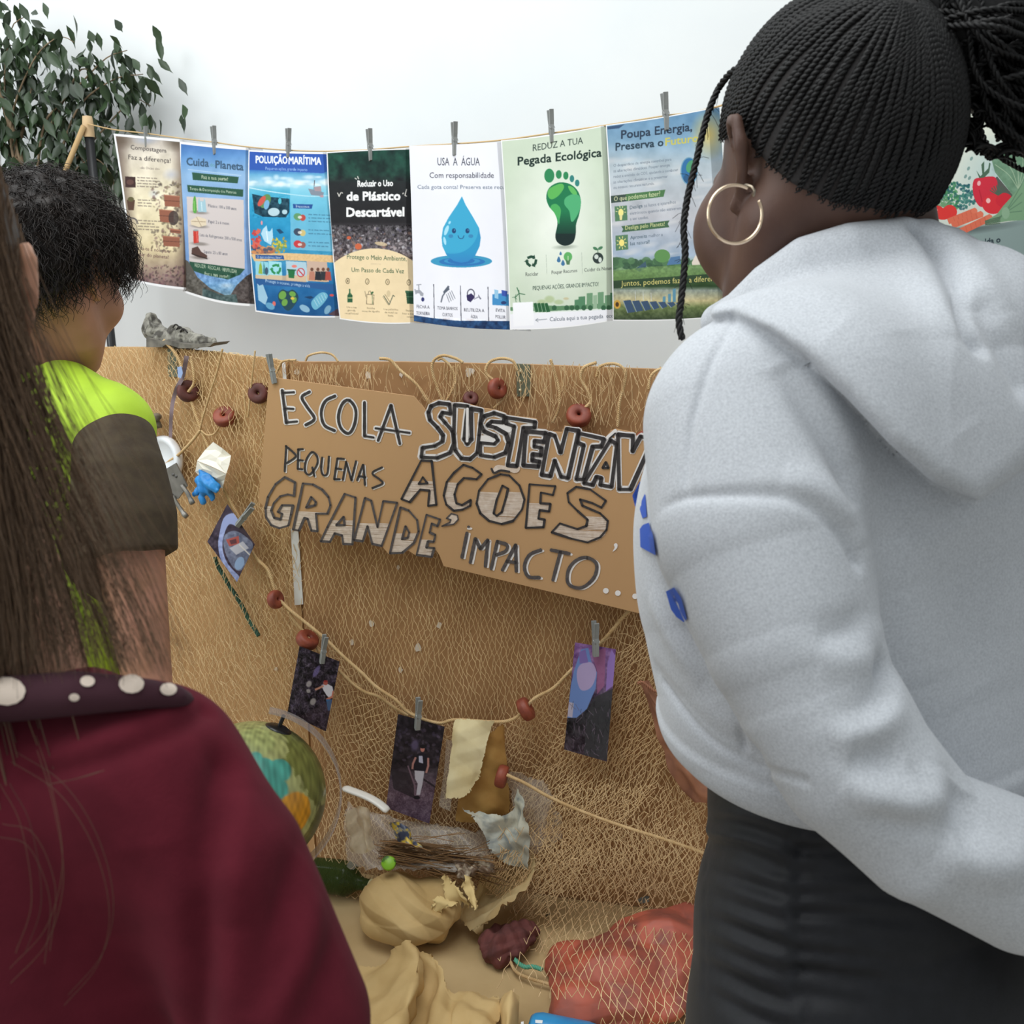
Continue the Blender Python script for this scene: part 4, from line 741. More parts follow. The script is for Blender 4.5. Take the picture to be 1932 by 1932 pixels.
for cl, p in ((0, s1((305, 820), (290, 1065))), (0, s1((300, 820), (390, 900), (385, 935), (310, 985))), (0, s1((420, 850), (415, 1040))), (0, s1((415, 855), (465, 850))), (0, s1((415, 955), (465, 960))), (0, s1((415, 1040), (460, 1045))), (1, s1((550, 880), (600, 920), (600, 1000), (530, 1095), (485, 1060), (495, 960))), (0, s1((555, 1025), (575, 1110))),
              (0, s1((650, 930), (640, 1040), (660, 1100), (700, 1080), (715, 920))), (0, s1((795, 940), (765, 1140))), (0, s1((795, 940), (860, 945))), (0, s1((780, 1035), (835, 1045))), (0, s1((765, 1140), (820, 1140))), (0, s1((880, 970), (848, 1145))), (0, s1((880, 975), (930, 1150))), (0, s1((930, 1150), (975, 965))), (0, s1((1040, 1000), (985, 1150))), (0, s1((1045, 1000), (1060, 1195))), (0, s1((1000, 1110), (1065, 1120))), (0, s1((1225, 1025), (1130, 1080), (1200, 1140), (1230, 1180), (1130, 1225)))):
    ribbon(WH, p + (2.4, 1.8), 3.6, .0008, True, bool(cl)); ribbon(BL_, p, 4.0, .0016, True, bool(cl), .06)
word('IMPACTO', 1)
for cl, p in ((0, s2((425, 1115), (385, 1310))), (0, s2((490, 1160), (450, 1350))), (0, s2((490, 1160), (530, 1240))), (0, s2((530, 1240), (590, 1170))), (0, s2((590, 1175), (570, 1380))), (0, s2((665, 1180), (615, 1400))), (0, s2((665, 1185), (740, 1210), (730, 1260), (655, 1290))), (0, s2((810, 1210), (705, 1410))), (0, s2((810, 1210), (815, 1420))), (0, s2((740, 1340), (810, 1350))),
              (0, s2((1010, 1250), (920, 1290), (880, 1380), (910, 1460), (1000, 1470))), (0, s2((1090, 1250), (1235, 1280))), (0, s2((1165, 1265), (1105, 1490))), (1, s2((1370, 1310), (1450, 1360), (1430, 1470), (1330, 1550), (1230, 1520), (1225, 1420), (1280, 1340)))):
    ribbon(WH, p + (4.6, 1.6), 4.4, .0008, True, bool(cl)); ribbon(GB, p, 6.6, .0016, True, bool(cl), .05)
def blob(mb, pts, lay, n=28):
    q = spline(pts, n, True); V = BC.hit(*q.T, OFFS + lay); mb.add(V, [tuple(range(n))])
for x, y in ((1525, 1573), (1620, 1592), (1757, 1617)): blob(WH, s2(*[(x + 23 * math.cos(k), y + 22 * math.sin(k)) for k in np.arange(0, 6.2, .8)]), .0012)
blob(WH, s2((1588, 1208), (1605, 1196), (1618, 1210), (1610, 1240), (1578, 1264), (1594, 1232)), .0012); blob(WH, s2((425, 1078), (440, 1070), (466, 1076), (460, 1088), (432, 1088)), .0012); blob(BL_, s2((424, 1068), (436, 1056), (450, 1066), (440, 1076)), .0018)
LET = [(s1, [(290, 1120), (390, 1170), (380, 1300), (320, 1285), (245, 1305), (185, 1370), (160, 1440), (190, 1510), (250, 1525), (265, 1470), (225, 1455), (265, 1390), (370, 1390), (350, 1480), (325, 1585), (240, 1610), (160, 1580), (110, 1500), (105, 1420), (130, 1310), (200, 1190)], None, 1400),
       (s1, [(465, 1180), (560, 1190), (650, 1240), (710, 1310), (730, 1390), (700, 1470), (590, 1470), (605, 1640), (545, 1632), (510, 1520), (480, 1510), (428, 1632), (372, 1622)], [(545, 1310), (590, 1360), (580, 1390), (495, 1410)], 1450),
       (s1, [(865, 1280), (970, 1315), (940, 1765), (850, 1760), (840, 1680), (770, 1660), (725, 1740), (635, 1735), (700, 1600)], [(855, 1500), (865, 1580), (785, 1580)], 1535),
       (s1, [(1060, 1320), (1120, 1345), (1180, 1600), (1235, 1350), (1370, 1365), (1220, 1780), (1130, 1760), (1085, 1590), (1040, 1735), (955, 1725)], None, 1560),
       (s1, [(1400, 1410), (1480, 1440), (1560, 1530), (1575, 1640), (1530, 1750), (1420, 1845), (1300, 1850)], [(1450, 1590), (1485, 1650), (1470, 1700), (1415, 1715)], 1660),
       (s1, [(1650, 1480), (1780, 1525), (1755, 1590), (1700, 1565), (1680, 1650), (1735, 1675), (1720, 1740), (1665, 1735), (1650, 1795), (1725, 1800), (1700, 1885), (1555, 1865)], None, 1720),
       (s1, [(1600, 960), (1410, 1330), (1490, 1360), (1590, 1240), (1680, 1250), (1665, 1395), (1745, 1385), (1700, 965)], [(1615, 1120), (1660, 1180), (1575, 1185)], 1160),
       (s2, [(395, 575), (470, 600), (540, 650), (500, 690), (400, 680), (350, 730), (325, 810), (340, 880), (385, 895), (455, 855), (450, 900), (390, 930), (320, 940), (260, 890), (240, 820), (265, 710), (320, 640)], None, 715),
       (s2, [(690, 650), (760, 660), (840, 740), (880, 850), (860, 930), (790, 1020), (700, 1045), (600, 1020), (530, 960), (500, 880), (520, 780), (590, 690)], [(705, 740), (750, 765), (735, 830), (700, 950), (660, 980), (635, 960), (660, 850)], 790),
       (s2, [(920, 730), (1125, 745), (1105, 815), (1010, 795), (1005, 880), (1085, 885), (1075, 945), (1000, 935), (990, 1000), (1040, 1010), (1030, 1070), (890, 1075)], None, 880),
       (s2, [(1525, 860), (1490, 915), (1420, 880), (1320, 850), (1340, 900), (1480, 960), (1540, 1020), (1530, 1090), (1480, 1150), (1380, 1190), (1250, 1160), (1095, 1110), (1160, 1040), (1300, 1085), (1370, 1060), (1380, 1010), (1300, 940), (1230, 870), (1220, 800), (1290, 750), (1400, 770)], None, 985)]
for li_, (S_, po, ho, thr) in enumerate(LET):
    word('GRANDE' if li_ < 6 else 'AÇÕES', 1 if li_ < 6 else 0)
    P_ = [S_(*po)] + ([S_(*ho)] if ho else []); hatch(GC, P_, S_((0, thr))[0][1], .0008)
    for p in P_: outline(GB if S_ is s1 else BL_, p, 4.2, .0016)
blob(WH, s2((630, 612), (660, 578), (720, 582), (780, 596), (842, 590), (836, 628), (800, 640), (740, 622), (690, 612), (650, 636)), .0012); ribbon(BL_, s2((618, 606), (640, 640), (690, 620), (760, 630)), 4, .0018, True)
word('GRANDE', 1); cm = s2((262, 1000), (300, 962), (348, 975), (355, 1008), (320, 1045), (225, 1062), (288, 1032), (296, 1010)); blob(WH, cm, .0012); outline(GB, cm, 2.6, .0018)
word('SUSTENTÁVEL', 0)
SUS = [([(285, 95), (200, 85), (140, 110), (118, 160), (130, 220), (190, 280), (235, 340), (230, 390), (170, 425), (70, 440), (62, 515), (190, 520), (290, 480), (320, 400), (310, 310), (250, 240), (210, 195), (230, 160), (295, 170)], None), ([(325, 100), (430, 110), (400, 370), (425, 410), (460, 370), (455, 130), (540, 145), (520, 340), (505, 480), (450, 530), (380, 525), (330, 460), (320, 330)], None),
       ([(720, 190), (640, 165), (560, 190), (530, 250), (560, 310), (650, 350), (670, 380), (640, 410), (530, 400), (530, 500), (640, 515), (730, 480), (755, 400), (735, 330), (650, 280), (585, 262), (620, 232), (712, 240)], None), ([(730, 200), (965, 235), (960, 280), (870, 280), (820, 585), (745, 580), (800, 270), (735, 250)], None), ([(890, 310), (1050, 325), (1035, 395), (960, 385), (955, 430), (1015, 440), (1010, 500), (945, 490), (940, 540), (1000, 550), (990, 590), (870, 580)], None),
       ([(1075, 330), (1120, 345), (1165, 480), (1215, 290), (1310, 305), (1225, 680), (1170, 670), (1120, 540), (1085, 665), (1015, 655)], None), ([(1310, 325), (1510, 370), (1490, 430), (1420, 430), (1350, 690), (1290, 690), (1350, 420), (1300, 400)], None), ([(1560, 380), (1610, 410), (1570, 750), (1480, 735), (1490, 680), (1450, 670), (1420, 735), (1350, 720)], [(1525, 555), (1545, 600), (1500, 600)]),
       ([(1620, 335), (1740, 345), (1735, 470), (1800, 350), (1900, 370), (1720, 770), (1630, 770)], None), ([(1930, 400), (2080, 430), (2070, 500), (1990, 490), (1980, 560), (2040, 570), (2030, 640), (1970, 630), (1960, 720), (2040, 730), (2030, 810), (1870, 790)], None), ([(2130, 410), (2200, 425), (2150, 770), (2260, 790), (2250, 860), (2080, 830)], None)]
for k, (po, ho) in enumerate(SUS):
    p = s2(*po); outline(WH, p, 12.5, .0006); outline(BL_, p, 7.0, .0016)
    if ho: outline(BL_, s2(*ho), 5, .0016); blob(WH, s2(*ho), .0012, 12)
ribbon(WH, s2((1602, 304), (1538, 360)), 7, .0012); ribbon(BL_, s2((1600, 325), (1552, 368)), 3, .0018); ribbon(WH, s2((428, 130), (425, 390)), 5, .0018); blob(WH, s2((590, 250), (700, 235), (770, 270), (762, 320), (660, 280)), .0012); blob(WH, s2((528, 345), (640, 350), (662, 380), (640, 412), (530, 405)), .0012)
for k, (ib, wb, ink) in WORDS.items():
    o = ib.build('word', M_inkg if ink else M_ink, sg, smooth=False); o['label'] = 'the word %s in black marker' % k
    wb.build('white_edge' if k not in ('GRANDE', 'AÇÕES') else 'white_hatching', M_chalk if k in ('GRANDE', 'AÇÕES') else M_paint, o, smooth=False)
# ================================================================ ropes, floats, pegs
M_rope = mat('cream_rope', (214, 184, 138), 0.9, col2=(194, 160, 112), nscale=40); M_line = mat('tan_string', (198, 168, 122), 0.9)
C7 = lambda p: np.array([(240 + x / 3.115, 620 + y / 3.115) for x, y in p]); C6 = lambda p: np.array([(480 + x / 2.542, 640 + y / 2.542) for x, y in p])
C1 = lambda p: np.array([(440 + x / 4.2, 1150 + y / 4.2) for x, y in p]); CB = lambda p: np.array([(800 + x / 3.645, 1140 + y / 3.645) for x, y in p])
def onboard(px, py, off):
    px = np.asarray(px, float); a_ = BL.hit(px, py, off); b_ = BC.hit(px, py, off)
    return np.where((px < 545)[..., None], a_, b_)
def rope(name, pts, off, r, m=None, label=None, group=None, tw=True, pitch=.011):
    q = spline(np.asarray(pts, float), max(24, len(pts) * 8)); W = onboard(q[:, 0], q[:, 1], np.interp(np.linspace(0, 1, len(q)), np.linspace(0, 1, len(np.atleast_1d(off))), np.atleast_1d(off)))
    if tw: o = twisted(W, r, 3, pitch, 5).build(name, m or M_rope)
    else: mb = MB(); mb.tube(spline(W, len(q) * 2), r, 6); o = mb.build(name, m or M_rope)
    return tag(o, label, 'rope', group)
SW = [(309, 642), (336, 675), (356, 742), (378, 806), (394, 845), (413, 896), (429, 935), (449, 973), (478, 1044), (506, 1076), (522, 1121), (542, 1146), (609, 1201), (645, 1236), (680, 1267), (709, 1295), (747, 1321), (773, 1346), (825, 1364), (860, 1358), (932, 1362), (965, 1358), (986, 1343), (1008, 1318), (1044, 1298), (1077, 1265), (1132, 1214), (1159, 1184), (1184, 1156), (1240, 1110)]
rope('net_head_rope', SW, [.02, .03, .04, .05, .05, .04], .0034, label='thick cream rope sagging across the boards from the shoe, with photographs pegged to it')
rope('net_rope', [(542, 1150), (556, 1172), (580, 1200), (612, 1240), (642, 1267), (666, 1290), (690, 1306), (714, 1314), (749, 1338), (770, 1350)], .036, .0032, label='shorter cream rope running just under the sagging one between two photographs')
rope('net_foot_rope', [(957, 1462), (965, 1466), (989, 1477), (1033, 1502), (1074, 1521), (1129, 1543), (1184, 1562), (1239, 1579), (1318, 1606), (1400, 1640)], [.085, .10, .12], .0034, label='cream rope slanting down to the right past the black leggings')
UL = ['thin rope loop over the board top beside the sign peg', 'flat rope arch standing over the board edge left of centre', 'cream rope running down to the first S of the sign', 'doubled cream rope loop hanging above the letter S', 'inner strand of the doubled loop above the letter S', 'rope loop holding the float beside the hinge plate', 'single rope hanging from the board top right of the hinge', 'wavy rope holding the float above the letter N', 'long rope bend over the board top near the grey sleeve', 'short rope loop at the grey sleeve edge']
for k, (pts, th) in enumerate([([(105, 165), (120, 130), (140, 105), (200, 100)], .0024), ([(245, 104), (262, 78), (320, 64), (372, 74), (402, 108)], .0022), ([(600, 92), (650, 100), (700, 150), (780, 220), (842, 315)], .0030), ([(905, 300), (880, 240), (852, 150), (862, 100), (905, 78), (965, 92), (1000, 112)], .0028), ([(920, 296), (950, 240), (962, 190), (940, 130), (900, 94), (880, 100)], .0024),
                              ([(1148, 332), (1190, 290), (1196, 250), (1150, 200), (1110, 160), (1126, 112), (1180, 92), (1238, 104), (1262, 150)], .0028), ([(1420, 98), (1440, 160), (1462, 250), (1460, 330), (1430, 400)], .0028), ([(1570, 340), (1612, 300), (1600, 250), (1566, 190), (1580, 136), (1640, 112)], .0030), ([(1640, 180), (1660, 130), (1730, 118), (1776, 150), (1776, 210), (1752, 300), (1742, 420)], .0028), ([(1890, 240), (1900, 180), (1930, 150), (1960, 140)], .0026)]):
    rope('net_rope', C6(pts), .018, th, label=UL[k], group=None)
for pts, th, lb in (([(560, 120), (525, 260), (490, 370), (445, 520), (428, 590)], .0022, 'thin rope hanging from the left board top to the knot above the white tissue'), ([(752, 130), (738, 250), (722, 400), (708, 520), (694, 470), (688, 390)], .0018, 'thin string hooked beside the dark float left of the sign'), ([(430, 596), (385, 655), (305, 738), (190, 815)], .0032, 'cream rope from the knot down towards the white lid'), ([(436, 600), (470, 625), (510, 618), (545, 575)], .0018, 'short string from the knot to the middle float'), ([(372, 165), (388, 240), (392, 320), (360, 372)], .0030, 'doubled rope end beside the grey strap')):
    rope('net_rope', C7(pts), .03, th, label=lb)
rope('green_twine', C7([(515, 1345), (530, 1390), (560, 1440), (600, 1510), (640, 1570), (680, 1640), (720, 1720), (752, 1770), (772, 1805)]), .02, .0046, mat('dark_green_twine', (62, 100, 82), .8, col2=(44, 74, 62), nscale=90), 'dark green twisted cord hanging below the tilted photograph', pitch=.02)
# floats
M_fl = mat('terracotta_float', (146, 70, 48), 0.55, col2=(116, 52, 38), nscale=45, bump=.2, bscale=150); M_fd = mat('dark_float', (98, 46, 38), 0.6, col2=(74, 36, 32), nscale=45)
def fl_prof(R, T, hole):
    a_ = np.linspace(0, 2 * math.pi, 15); c = (R + hole) / 2; w_ = (R - hole) / 2
    return [(c + w_ * np.sign(math.cos(x)) * abs(math.cos(x)) ** .6, T / 2 * np.sign(math.sin(x)) * abs(math.sin(x)) ** .7) for x in a_]
FT = 'terracotta floats on the nets'
def nf(r, u, t): return r * RIGHT + u * UP - t * FWD
for k, (px, py, rp, nr, off, m_, lb) in enumerate([(355, 738, 21, (.5, .1, 1), .022, M_fd, 'dark red net float behind the grey strap on the left board'), (488, 742, 20, (-.1, 0, 1), .02, M_fd, 'dark red net float against the left edge of the sign'), (423, 786, 21, (0, .55, 1), .022, M_fl, 'orange red net float hanging alone on the left board'),
        (938, 733, 20, (.75, .1, .8), .022, M_fl, 'smooth red net float on the loop left of the hinge plate'), (1092, 784, 24, (0, .5, 1), .022, M_fl, 'red net float above the letter N of the sign'), (1216, 830, 18, (.2, .2, 1), .022, M_fl, 'red net float half hidden beside the grey sleeve'), (888, 752, 15, (.2, .4, 1), .022, M_fd, 'dark net float just above the first letter U'),
        (520, 1131, 18, (.9, .2, .5), .045, M_fl, 'small brown red float on the sagging rope left of the white strip'), (580, 1207, 22, (.55, .75, .4), .04, M_fl, 'orange red float on top of the first pegged photograph'), (992, 1338, 23, (.86, .5, .12), .055, M_fl, 'brown red float seen edge on between cream paper and purple photograph'), (947, 1465, 22, (.95, -.25, .15), .065, M_fl, 'brown red float seen edge on below the ochre paper')]):
    c = onboard(px, py, off); R = rp * cam_d(c) / F; z = norm(nf(*nr)); x = norm(np.cross(z, [.3, .2, .9])); Mx = np.eye(4); Mx[:3, 0] = x; Mx[:3, 1] = np.cross(z, x); Mx[:3, 2] = z; Mx[:3, 3] = c
    mb = MB(); mb.lathe(fl_prof(R, R * .95, R * .12), Mx, 28); tag(mb.build('net_float', m_), lb, 'float', FT)
# pegs
M_peg = mat('grey_peg_wood', (150, 152, 150), 0.8, col2=(128, 130, 128), nscale=60, stretch=(1, 1, .15)); M_spring = mat('peg_spring', (170, 172, 172), .35, metal=.8)
def peg_proto():
    root = bpy.data.objects.new('clothes_peg', None); COL.objects.link(root); root.empty_display_size = .03
    for s in (1, -1):
        prof = [(0.0005, -.036), (0.0062, -.034), (0.0070, -.012), (0.0058, .004), (0.0075, .012), (0.0105, .036), (0.0060, .036), (0.0008, .004)]
        V = [(x, s * y, z) for x in (-.0048, .0048) for y, z in prof]; n = len(prof)
        Fc = [tuple(range(n)), tuple(range(2 * n - 1, n - 1, -1))] + [(i, (i + 1) % n, (i + 1) % n + n, i + n) for i in range(n)]
        mesh('prong', V, Fc, M_peg, root, smooth=False)
    mb = MB(); a_ = np.linspace(0, 8 * math.pi, 60); mb.tube(np.stack([np.linspace(-.0055, .0055, 60), .0032 * np.cos(a_), .004 + .0032 * np.sin(a_)], -1), .0007, 5)
    for s in (-1, 1): mb.tube([(s * .0056, 0, .004), (s * .0056, .0078, -.004), (s * .002, .008, -.006)], .0007, 5)
    mb.build('spring', M_spring, root)
    return root
PEG = peg_proto(); first = [True]
def peg(top, bot, Ypos, label, group, turn=.35):
    a_, b_ = Ypos(*top), Ypos(*bot); c = (a_ + b_) / 2; z = norm(a_ - b_); L = np.linalg.norm(a_ - b_)
    y = norm(CAM - c + 0 * z); y = norm(y - z * (y @ z)); x = np.cross(y, z); ct, st = math.cos(turn), math.sin(turn); x, y = ct * x + st * y, ct * y - st * x
    Mx = Matrix([[*(np.array([x[i], y[i], z[i]]) * L / .072), c[i]] for i in range(3)] + [[0, 0, 0, 1]])
    if first[0]: PEG.matrix_basis = Mx; tag(PEG, label, 'clothes peg', group); first[0] = False; return PEG
    return copy_thing(PEG, Mx, label, group)
GP = 'grey pegs along the poster line'
for (tp, bt, lb) in (((274, 238), (276, 278), 'grey peg on the cream composting poster'), ((402, 238), (406, 292), 'grey peg on the light blue planet poster'), ((544, 242), (544, 298), 'grey peg on the sea pollution poster'), ((696, 243), (700, 304), 'grey peg on the dark green plastic poster'), ((857, 230), (858, 294), 'grey peg on the water drop poster'), ((1038, 207), (1042, 270), 'pale grey peg on the green footprint poster'), ((1253, 175), (1258, 247), 'pale grey peg on the energy poster')):
    peg(tp, bt, lambda px, py: PY(px, py, np.interp(px, SEAMX, SEAMY) - .006), lb, GP)
peg((507, 668), (518, 724), lambda px, py: BC.hit(px, py, OFFS + .002), 'grey peg holding the top left corner of the sign', 'grey pegs on the boards')
# cord the posters hang from, tied to a black pole behind the plant
cy = lambda px, py, d=0.0: PY(px, py, np.interp(px, SEAMX, SEAMY) + d)
top = [(165, 236), (214, 247), (274, 254), (345, 264), (404, 271), (470, 280), (544, 286), (616, 288), (697, 285), (773, 279), (857, 274), (946, 267), (1040, 254), (1143, 239), (1255, 221), (1345, 206), (1600, 134), (1990, 72)]
tp_ = spline(np.array(top, float), 120); mb = MB(); mb.tube(cy(tp_[:, 0], tp_[:, 1] - 2.5, .003), .0018, 6); tag(mb.build('poster_line', M_line), 'thin cord the posters hang from, tied to the black pole', 'cord')
# ================================================================ photographs pegged to the sagging rope
def can(cor, C):
    x = [c[0] for c in cor]; y = [c[1] for c in cor]; return Canvas((min(x) - 4, min(y) - 4, max(x) + 4, max(y) + 4), *C, S=2.6)
K7 = ((240, 620), 3.115); K1 = ((440, 1150), 4.2); KB = ((800, 1140), 3.645)
cA = [(429, 951), (481, 1027), (447, 1098), (391, 1022)]; A_ = can(cA, K7); A_.fill((58, 46, 62)); A_.noise(30, .03, 90)
A_.poly([(545, 1190), (570, 1110), (620, 1085), (660, 1110), (650, 1160), (600, 1150), (570, 1210), (560, 1290), (590, 1380), (660, 1460), (640, 1490), (560, 1380), (535, 1280)], (150, 160, 205), curve=True); A_.poly([(570, 1220), (640, 1190), (735, 1260), (720, 1330), (670, 1420), (620, 1400), (575, 1310)], (112, 116, 140), curve=True); A_.noise(40, .06, 91, (A_.Vv > 1200).astype(float))
A_.poly([(580, 1240), (655, 1218), (660, 1265), (600, 1280)], (170, 84, 78)); A_.poly([(600, 1245), (640, 1235), (645, 1262), (610, 1268)], (96, 56, 62)); A_.poly([(600, 1290), (680, 1250), (715, 1290), (640, 1330)], (186, 184, 196)); A_.ell(660, 1380, 26, 40, (150, 176, 214), .9, .4); A_.line([(660, 1270), (720, 1330)], 8, (216, 208, 206)); A_.ell(680, 1165, 14, 16, (190, 186, 190)); A_.poly([(660, 1110), (745, 1260), (700, 1220), (640, 1170)], (70, 56, 66))
cB = [(565, 1219), (641, 1248), (615, 1380), (542, 1346)]; B_ = can(cB, K1); B_.fill((46, 38, 48)); B_.noise(46, .03, 92, None, (1, .9, 1.1)); B_.noise(50, .12, 93)
for i in range(160): r = np.random.default_rng(i + 40); x = 450 + 390 * r.random(); y = 290 + 640 * r.random(); an = r.random() * 3; L = 12 + 26 * r.random(); B_.line([(x, y), (x + L * math.cos(an), y + L * math.sin(an))], 5, [(96, 84, 120), (130, 116, 140), (26, 22, 28), (150, 140, 150)][i % 4], .5)
for x, y, rx, ry in ((600, 590, 24, 30), (596, 646, 20, 18), (632, 730, 26, 34), (660, 490, 22, 60)): B_.ell(x, y, rx, ry, (186, 178, 176) if y > 500 else (120, 106, 160), .75, .5, .3)
B_.poly([(700, 600), (740, 585), (785, 610), (800, 680), (760, 700), (740, 680), (715, 640)], (210, 206, 216)); B_.ell(732, 582, 18, 18, (170, 90, 80)); B_.line([(712, 606), (680, 622), (652, 634)], 15, (196, 140, 120)); B_.line([(794, 650), (786, 690), (742, 712)], 16, (190, 116, 96)); B_.poly([(735, 710), (785, 712), (770, 800), (750, 800)], (66, 104, 150)); B_.ell(733, 568, 16, 8, (150, 50, 50)); B_.poly([(560, 830), (800, 700), (740, 960), (440, 860)], (90, 70, 80), .3)
cC = [(751, 1347), (839, 1371), (810, 1554), (728, 1524)]; C_ = can(cC, K1); C_.vgrad([(820, (34, 28, 38)), (1250, (40, 32, 40)), (1330, (84, 70, 82)), (1450, (104, 84, 98)), (1700, (96, 78, 98))]); C_.noise(34, .03, 94); C_.noise(36, .14, 95, (C_.Vv > 1350).astype(float))
for i in range(90): r = np.random.default_rng(i + 140); x = 1290 + 380 * r.random(); y = 860 + 360 * r.random(); C_.ell(x, y, 10, 16, [(70, 60, 84), (20, 18, 24), (96, 84, 104)][i % 3], .5, r.random() * 3)
C_.ell(1440, 1075, 40, 60, (110, 98, 136), .7, .2, .5); C_.poly([(1250, 1270), (1420, 1300), (1440, 1500), (1270, 1420)], (40, 34, 40), .7); C_.line([(1500, 1340), (1620, 1420)], 14, (44, 36, 44)); C_.ell(1500, 1105, 17, 24, (196, 130, 120)); C_.ell(1502, 1085, 24, 16, (26, 22, 30))
C_.poly([(1455, 1150), (1490, 1130), (1540, 1150), (1550, 1210), (1530, 1280), (1435, 1272), (1440, 1200)], (30, 28, 40)); C_.poly([(1470, 1160), (1500, 1160), (1505, 1220), (1470, 1210)], (190, 190, 214)); C_.line([(1445, 1175), (1425, 1220), (1420, 1260)], 16, (180, 130, 124)); C_.line([(1545, 1180), (1545, 1240), (1530, 1290)], 16, (180, 130, 124)); C_.poly([(1437, 1275), (1515, 1282), (1500, 1380), (1480, 1470), (1450, 1470), (1462, 1380), (1440, 1340)], (196, 192, 204)); C_.ell(1455, 1490, 26, 14, (30, 26, 34)); C_.line([(1385, 1240), (1440, 1400), (1440, 1470)], 12, (120, 96, 110))
cD = [(1085, 1212), (1162, 1225), (1145, 1437), (1064, 1414)]; D_ = can(cD, KB); D_.vgrad([(260, (130, 90, 150)), (560, (120, 92, 130)), (690, (56, 54, 62)), (800, (40, 38, 44)), (1080, (74, 58, 72))]); D_.noise(40, .05, 96); D_.noise(40, .016, 97)
D_.poly([(1080, 310), (1130, 300), (1150, 390), (1190, 470), (1180, 580), (1120, 720), (1050, 780), (985, 780), (1010, 560), (1030, 460)], (112, 140, 200)); D_.poly([(1070, 420), (1150, 400), (1185, 470), (1150, 570), (1080, 590), (1050, 500)], (188, 166, 206), .9, True); D_.poly([(1150, 330), (1250, 300), (1240, 560), (1190, 620), (1190, 460)], (160, 100, 140), .8); D_.poly([(1290, 310), (1318, 360), (1300, 560), (1250, 600), (1262, 400)], (150, 120, 190)); D_.poly([(1066, 330), (1110, 310), (1130, 400), (1070, 410)], (130, 110, 176))
D_.poly([(1170, 640), (1300, 580), (1280, 1080), (1100, 1040), (1120, 760)], (58, 58, 62), .85); D_.poly([(990, 670), (1030, 680), (1020, 780), (985, 770)], (206, 190, 200), .8)
for i in range(110): r = np.random.default_rng(i + 240); x = 970 + 310 * r.random(); y = 700 + 360 * r.random(); L = 20 + 40 * r.random(); an = -1.57 + r.normal() * .5; D_.line([(x, y), (x + L * math.cos(an), y + L * math.sin(an))], 4, [(26, 26, 32), (110, 96, 116), (150, 130, 150), (70, 74, 78)][i % 4], .6)
LABP = ['diamond tilted dark photograph showing a pale blue object, pegged at its right corner', 'dark photograph of a person in a white shirt bending among shrubs', 'dark photograph of a standing person in black shirt and pale trousers', 'tall purple and blue photograph pegged below the right end of the sign']
for k, (cc, cv, of) in enumerate(((cA, A_, .05), (cB, B_, .06), (cC, C_, .07), (cD, D_, .065))):
    def pos(px, py, u, v, of=of, k=k): return onboard(px, py, of + .006 * np.sin(u * 3 + k) + .012 * v)
    sheet('photograph', cc, pos, cv, M_gloss, LABP[k], 'photograph', 'photographs pegged to the sagging rope')
GQ = 'grey pegs on the boards'
for tp, bt, of, lb in (((477, 954), (447, 992), .06, 'grey peg lying slantwise on the diamond tilted photograph'), ((614, 1200), (607, 1252), .066, 'grey peg on the photograph of the bending person'), ((791, 1319), (787, 1377), .076, 'grey peg on the photograph of the standing person'), ((1123, 1174), (1124, 1239), .07, 'grey peg on the purple photograph')):
    peg(tp, bt, lambda px, py, of=of: onboard(px, py, of), lb, GQ)
# ================================================================ things hung on and heaped before the boards
def wpos(px, py, e, mode):
    return PZ(px, py, e) if mode == 'z' else (PY(px, py, e) if mode == 'y' else onboard(px, py, e))
def patch(name, cols, m, label, cat, mode='b', amp=.004, freq=60, seed=0, nu=36, nv=44, parent=None, group=None, edge=.0, vc=None, per=0.9):
    A = np.array(cols, float); A = np.stack([spline(c, nv) for c in A]); A = np.stack([spline(A[:, i], nu) for i in range(nv)], 1)
    r = np.random.default_rng(seed)
    if edge: A[:, 0, :2] += r.normal(size=(nu, 2)) * edge; A[:, -1, :2] += r.normal(size=(nu, 2)) * edge; A[0, :, :2] += r.normal(size=(nv, 2)) * edge * .6; A[-1, :, :2] += r.normal(size=(nv, 2)) * edge * .6
    W = wpos(A[..., 0], A[..., 1], A[..., 2], mode); n = norm(np.cross(np.gradient(W, axis=0), np.gradient(W, axis=1))); n *= np.sign(((CAM - W) * n).sum(-1))[..., None] + 1e-9
    W = W + n * (amp * creases(W, 9, freq, seed))[..., None]
    if mode == 'z': W[..., 2] = np.maximum(W[..., 2], .013)
    idx = np.arange(nu * nv).reshape(nu, nv); Fq = np.stack([idx[:-1, :-1], idx[1:, :-1], idx[1:, 1:], idx[:-1, 1:]], -1).reshape(-1, 4)
    o = mesh(name, W, Fq, m, parent, smooth=True, col=None if vc is None else vc(A[..., 0], A[..., 1]).reshape(-1, 3)); return tag(o, label, cat, group)
def crumple(name, f, c, r, m, label, cat, amp=.010, freq=45, seed=0, h=.004, parent=None, flo=.012):
    o = sdf_mesh(name, f, np.asarray(c) - r, np.asarray(c) + r, h, m, parent, lambda v, n: v + n * (amp * creases(v, 10, freq, seed))[:, None], sub=1)
    v = verts(o.data); v[:, 2] = np.maximum(v[:, 2], flo); setverts(o.data, v); return tag(o, label, cat)
K3 = lambda *p: np.array([(600 + x / 3.927, 1440 + y / 3.927) for x, y in p]); K4 = lambda *p: np.array([(880 + x / 4.2, 1540 + y / 4.2) for x, y in p])
M_bag = mat('crumpled_kraft', (210, 180, 126), 0.8, col2=(188, 156, 102), nscale=9, bump=.15, bscale=80); M_bag2 = mat('pale_bag_paper', (206, 184, 138), 0.8, col2=(176, 146, 98), nscale=12, bump=.15, bscale=80)
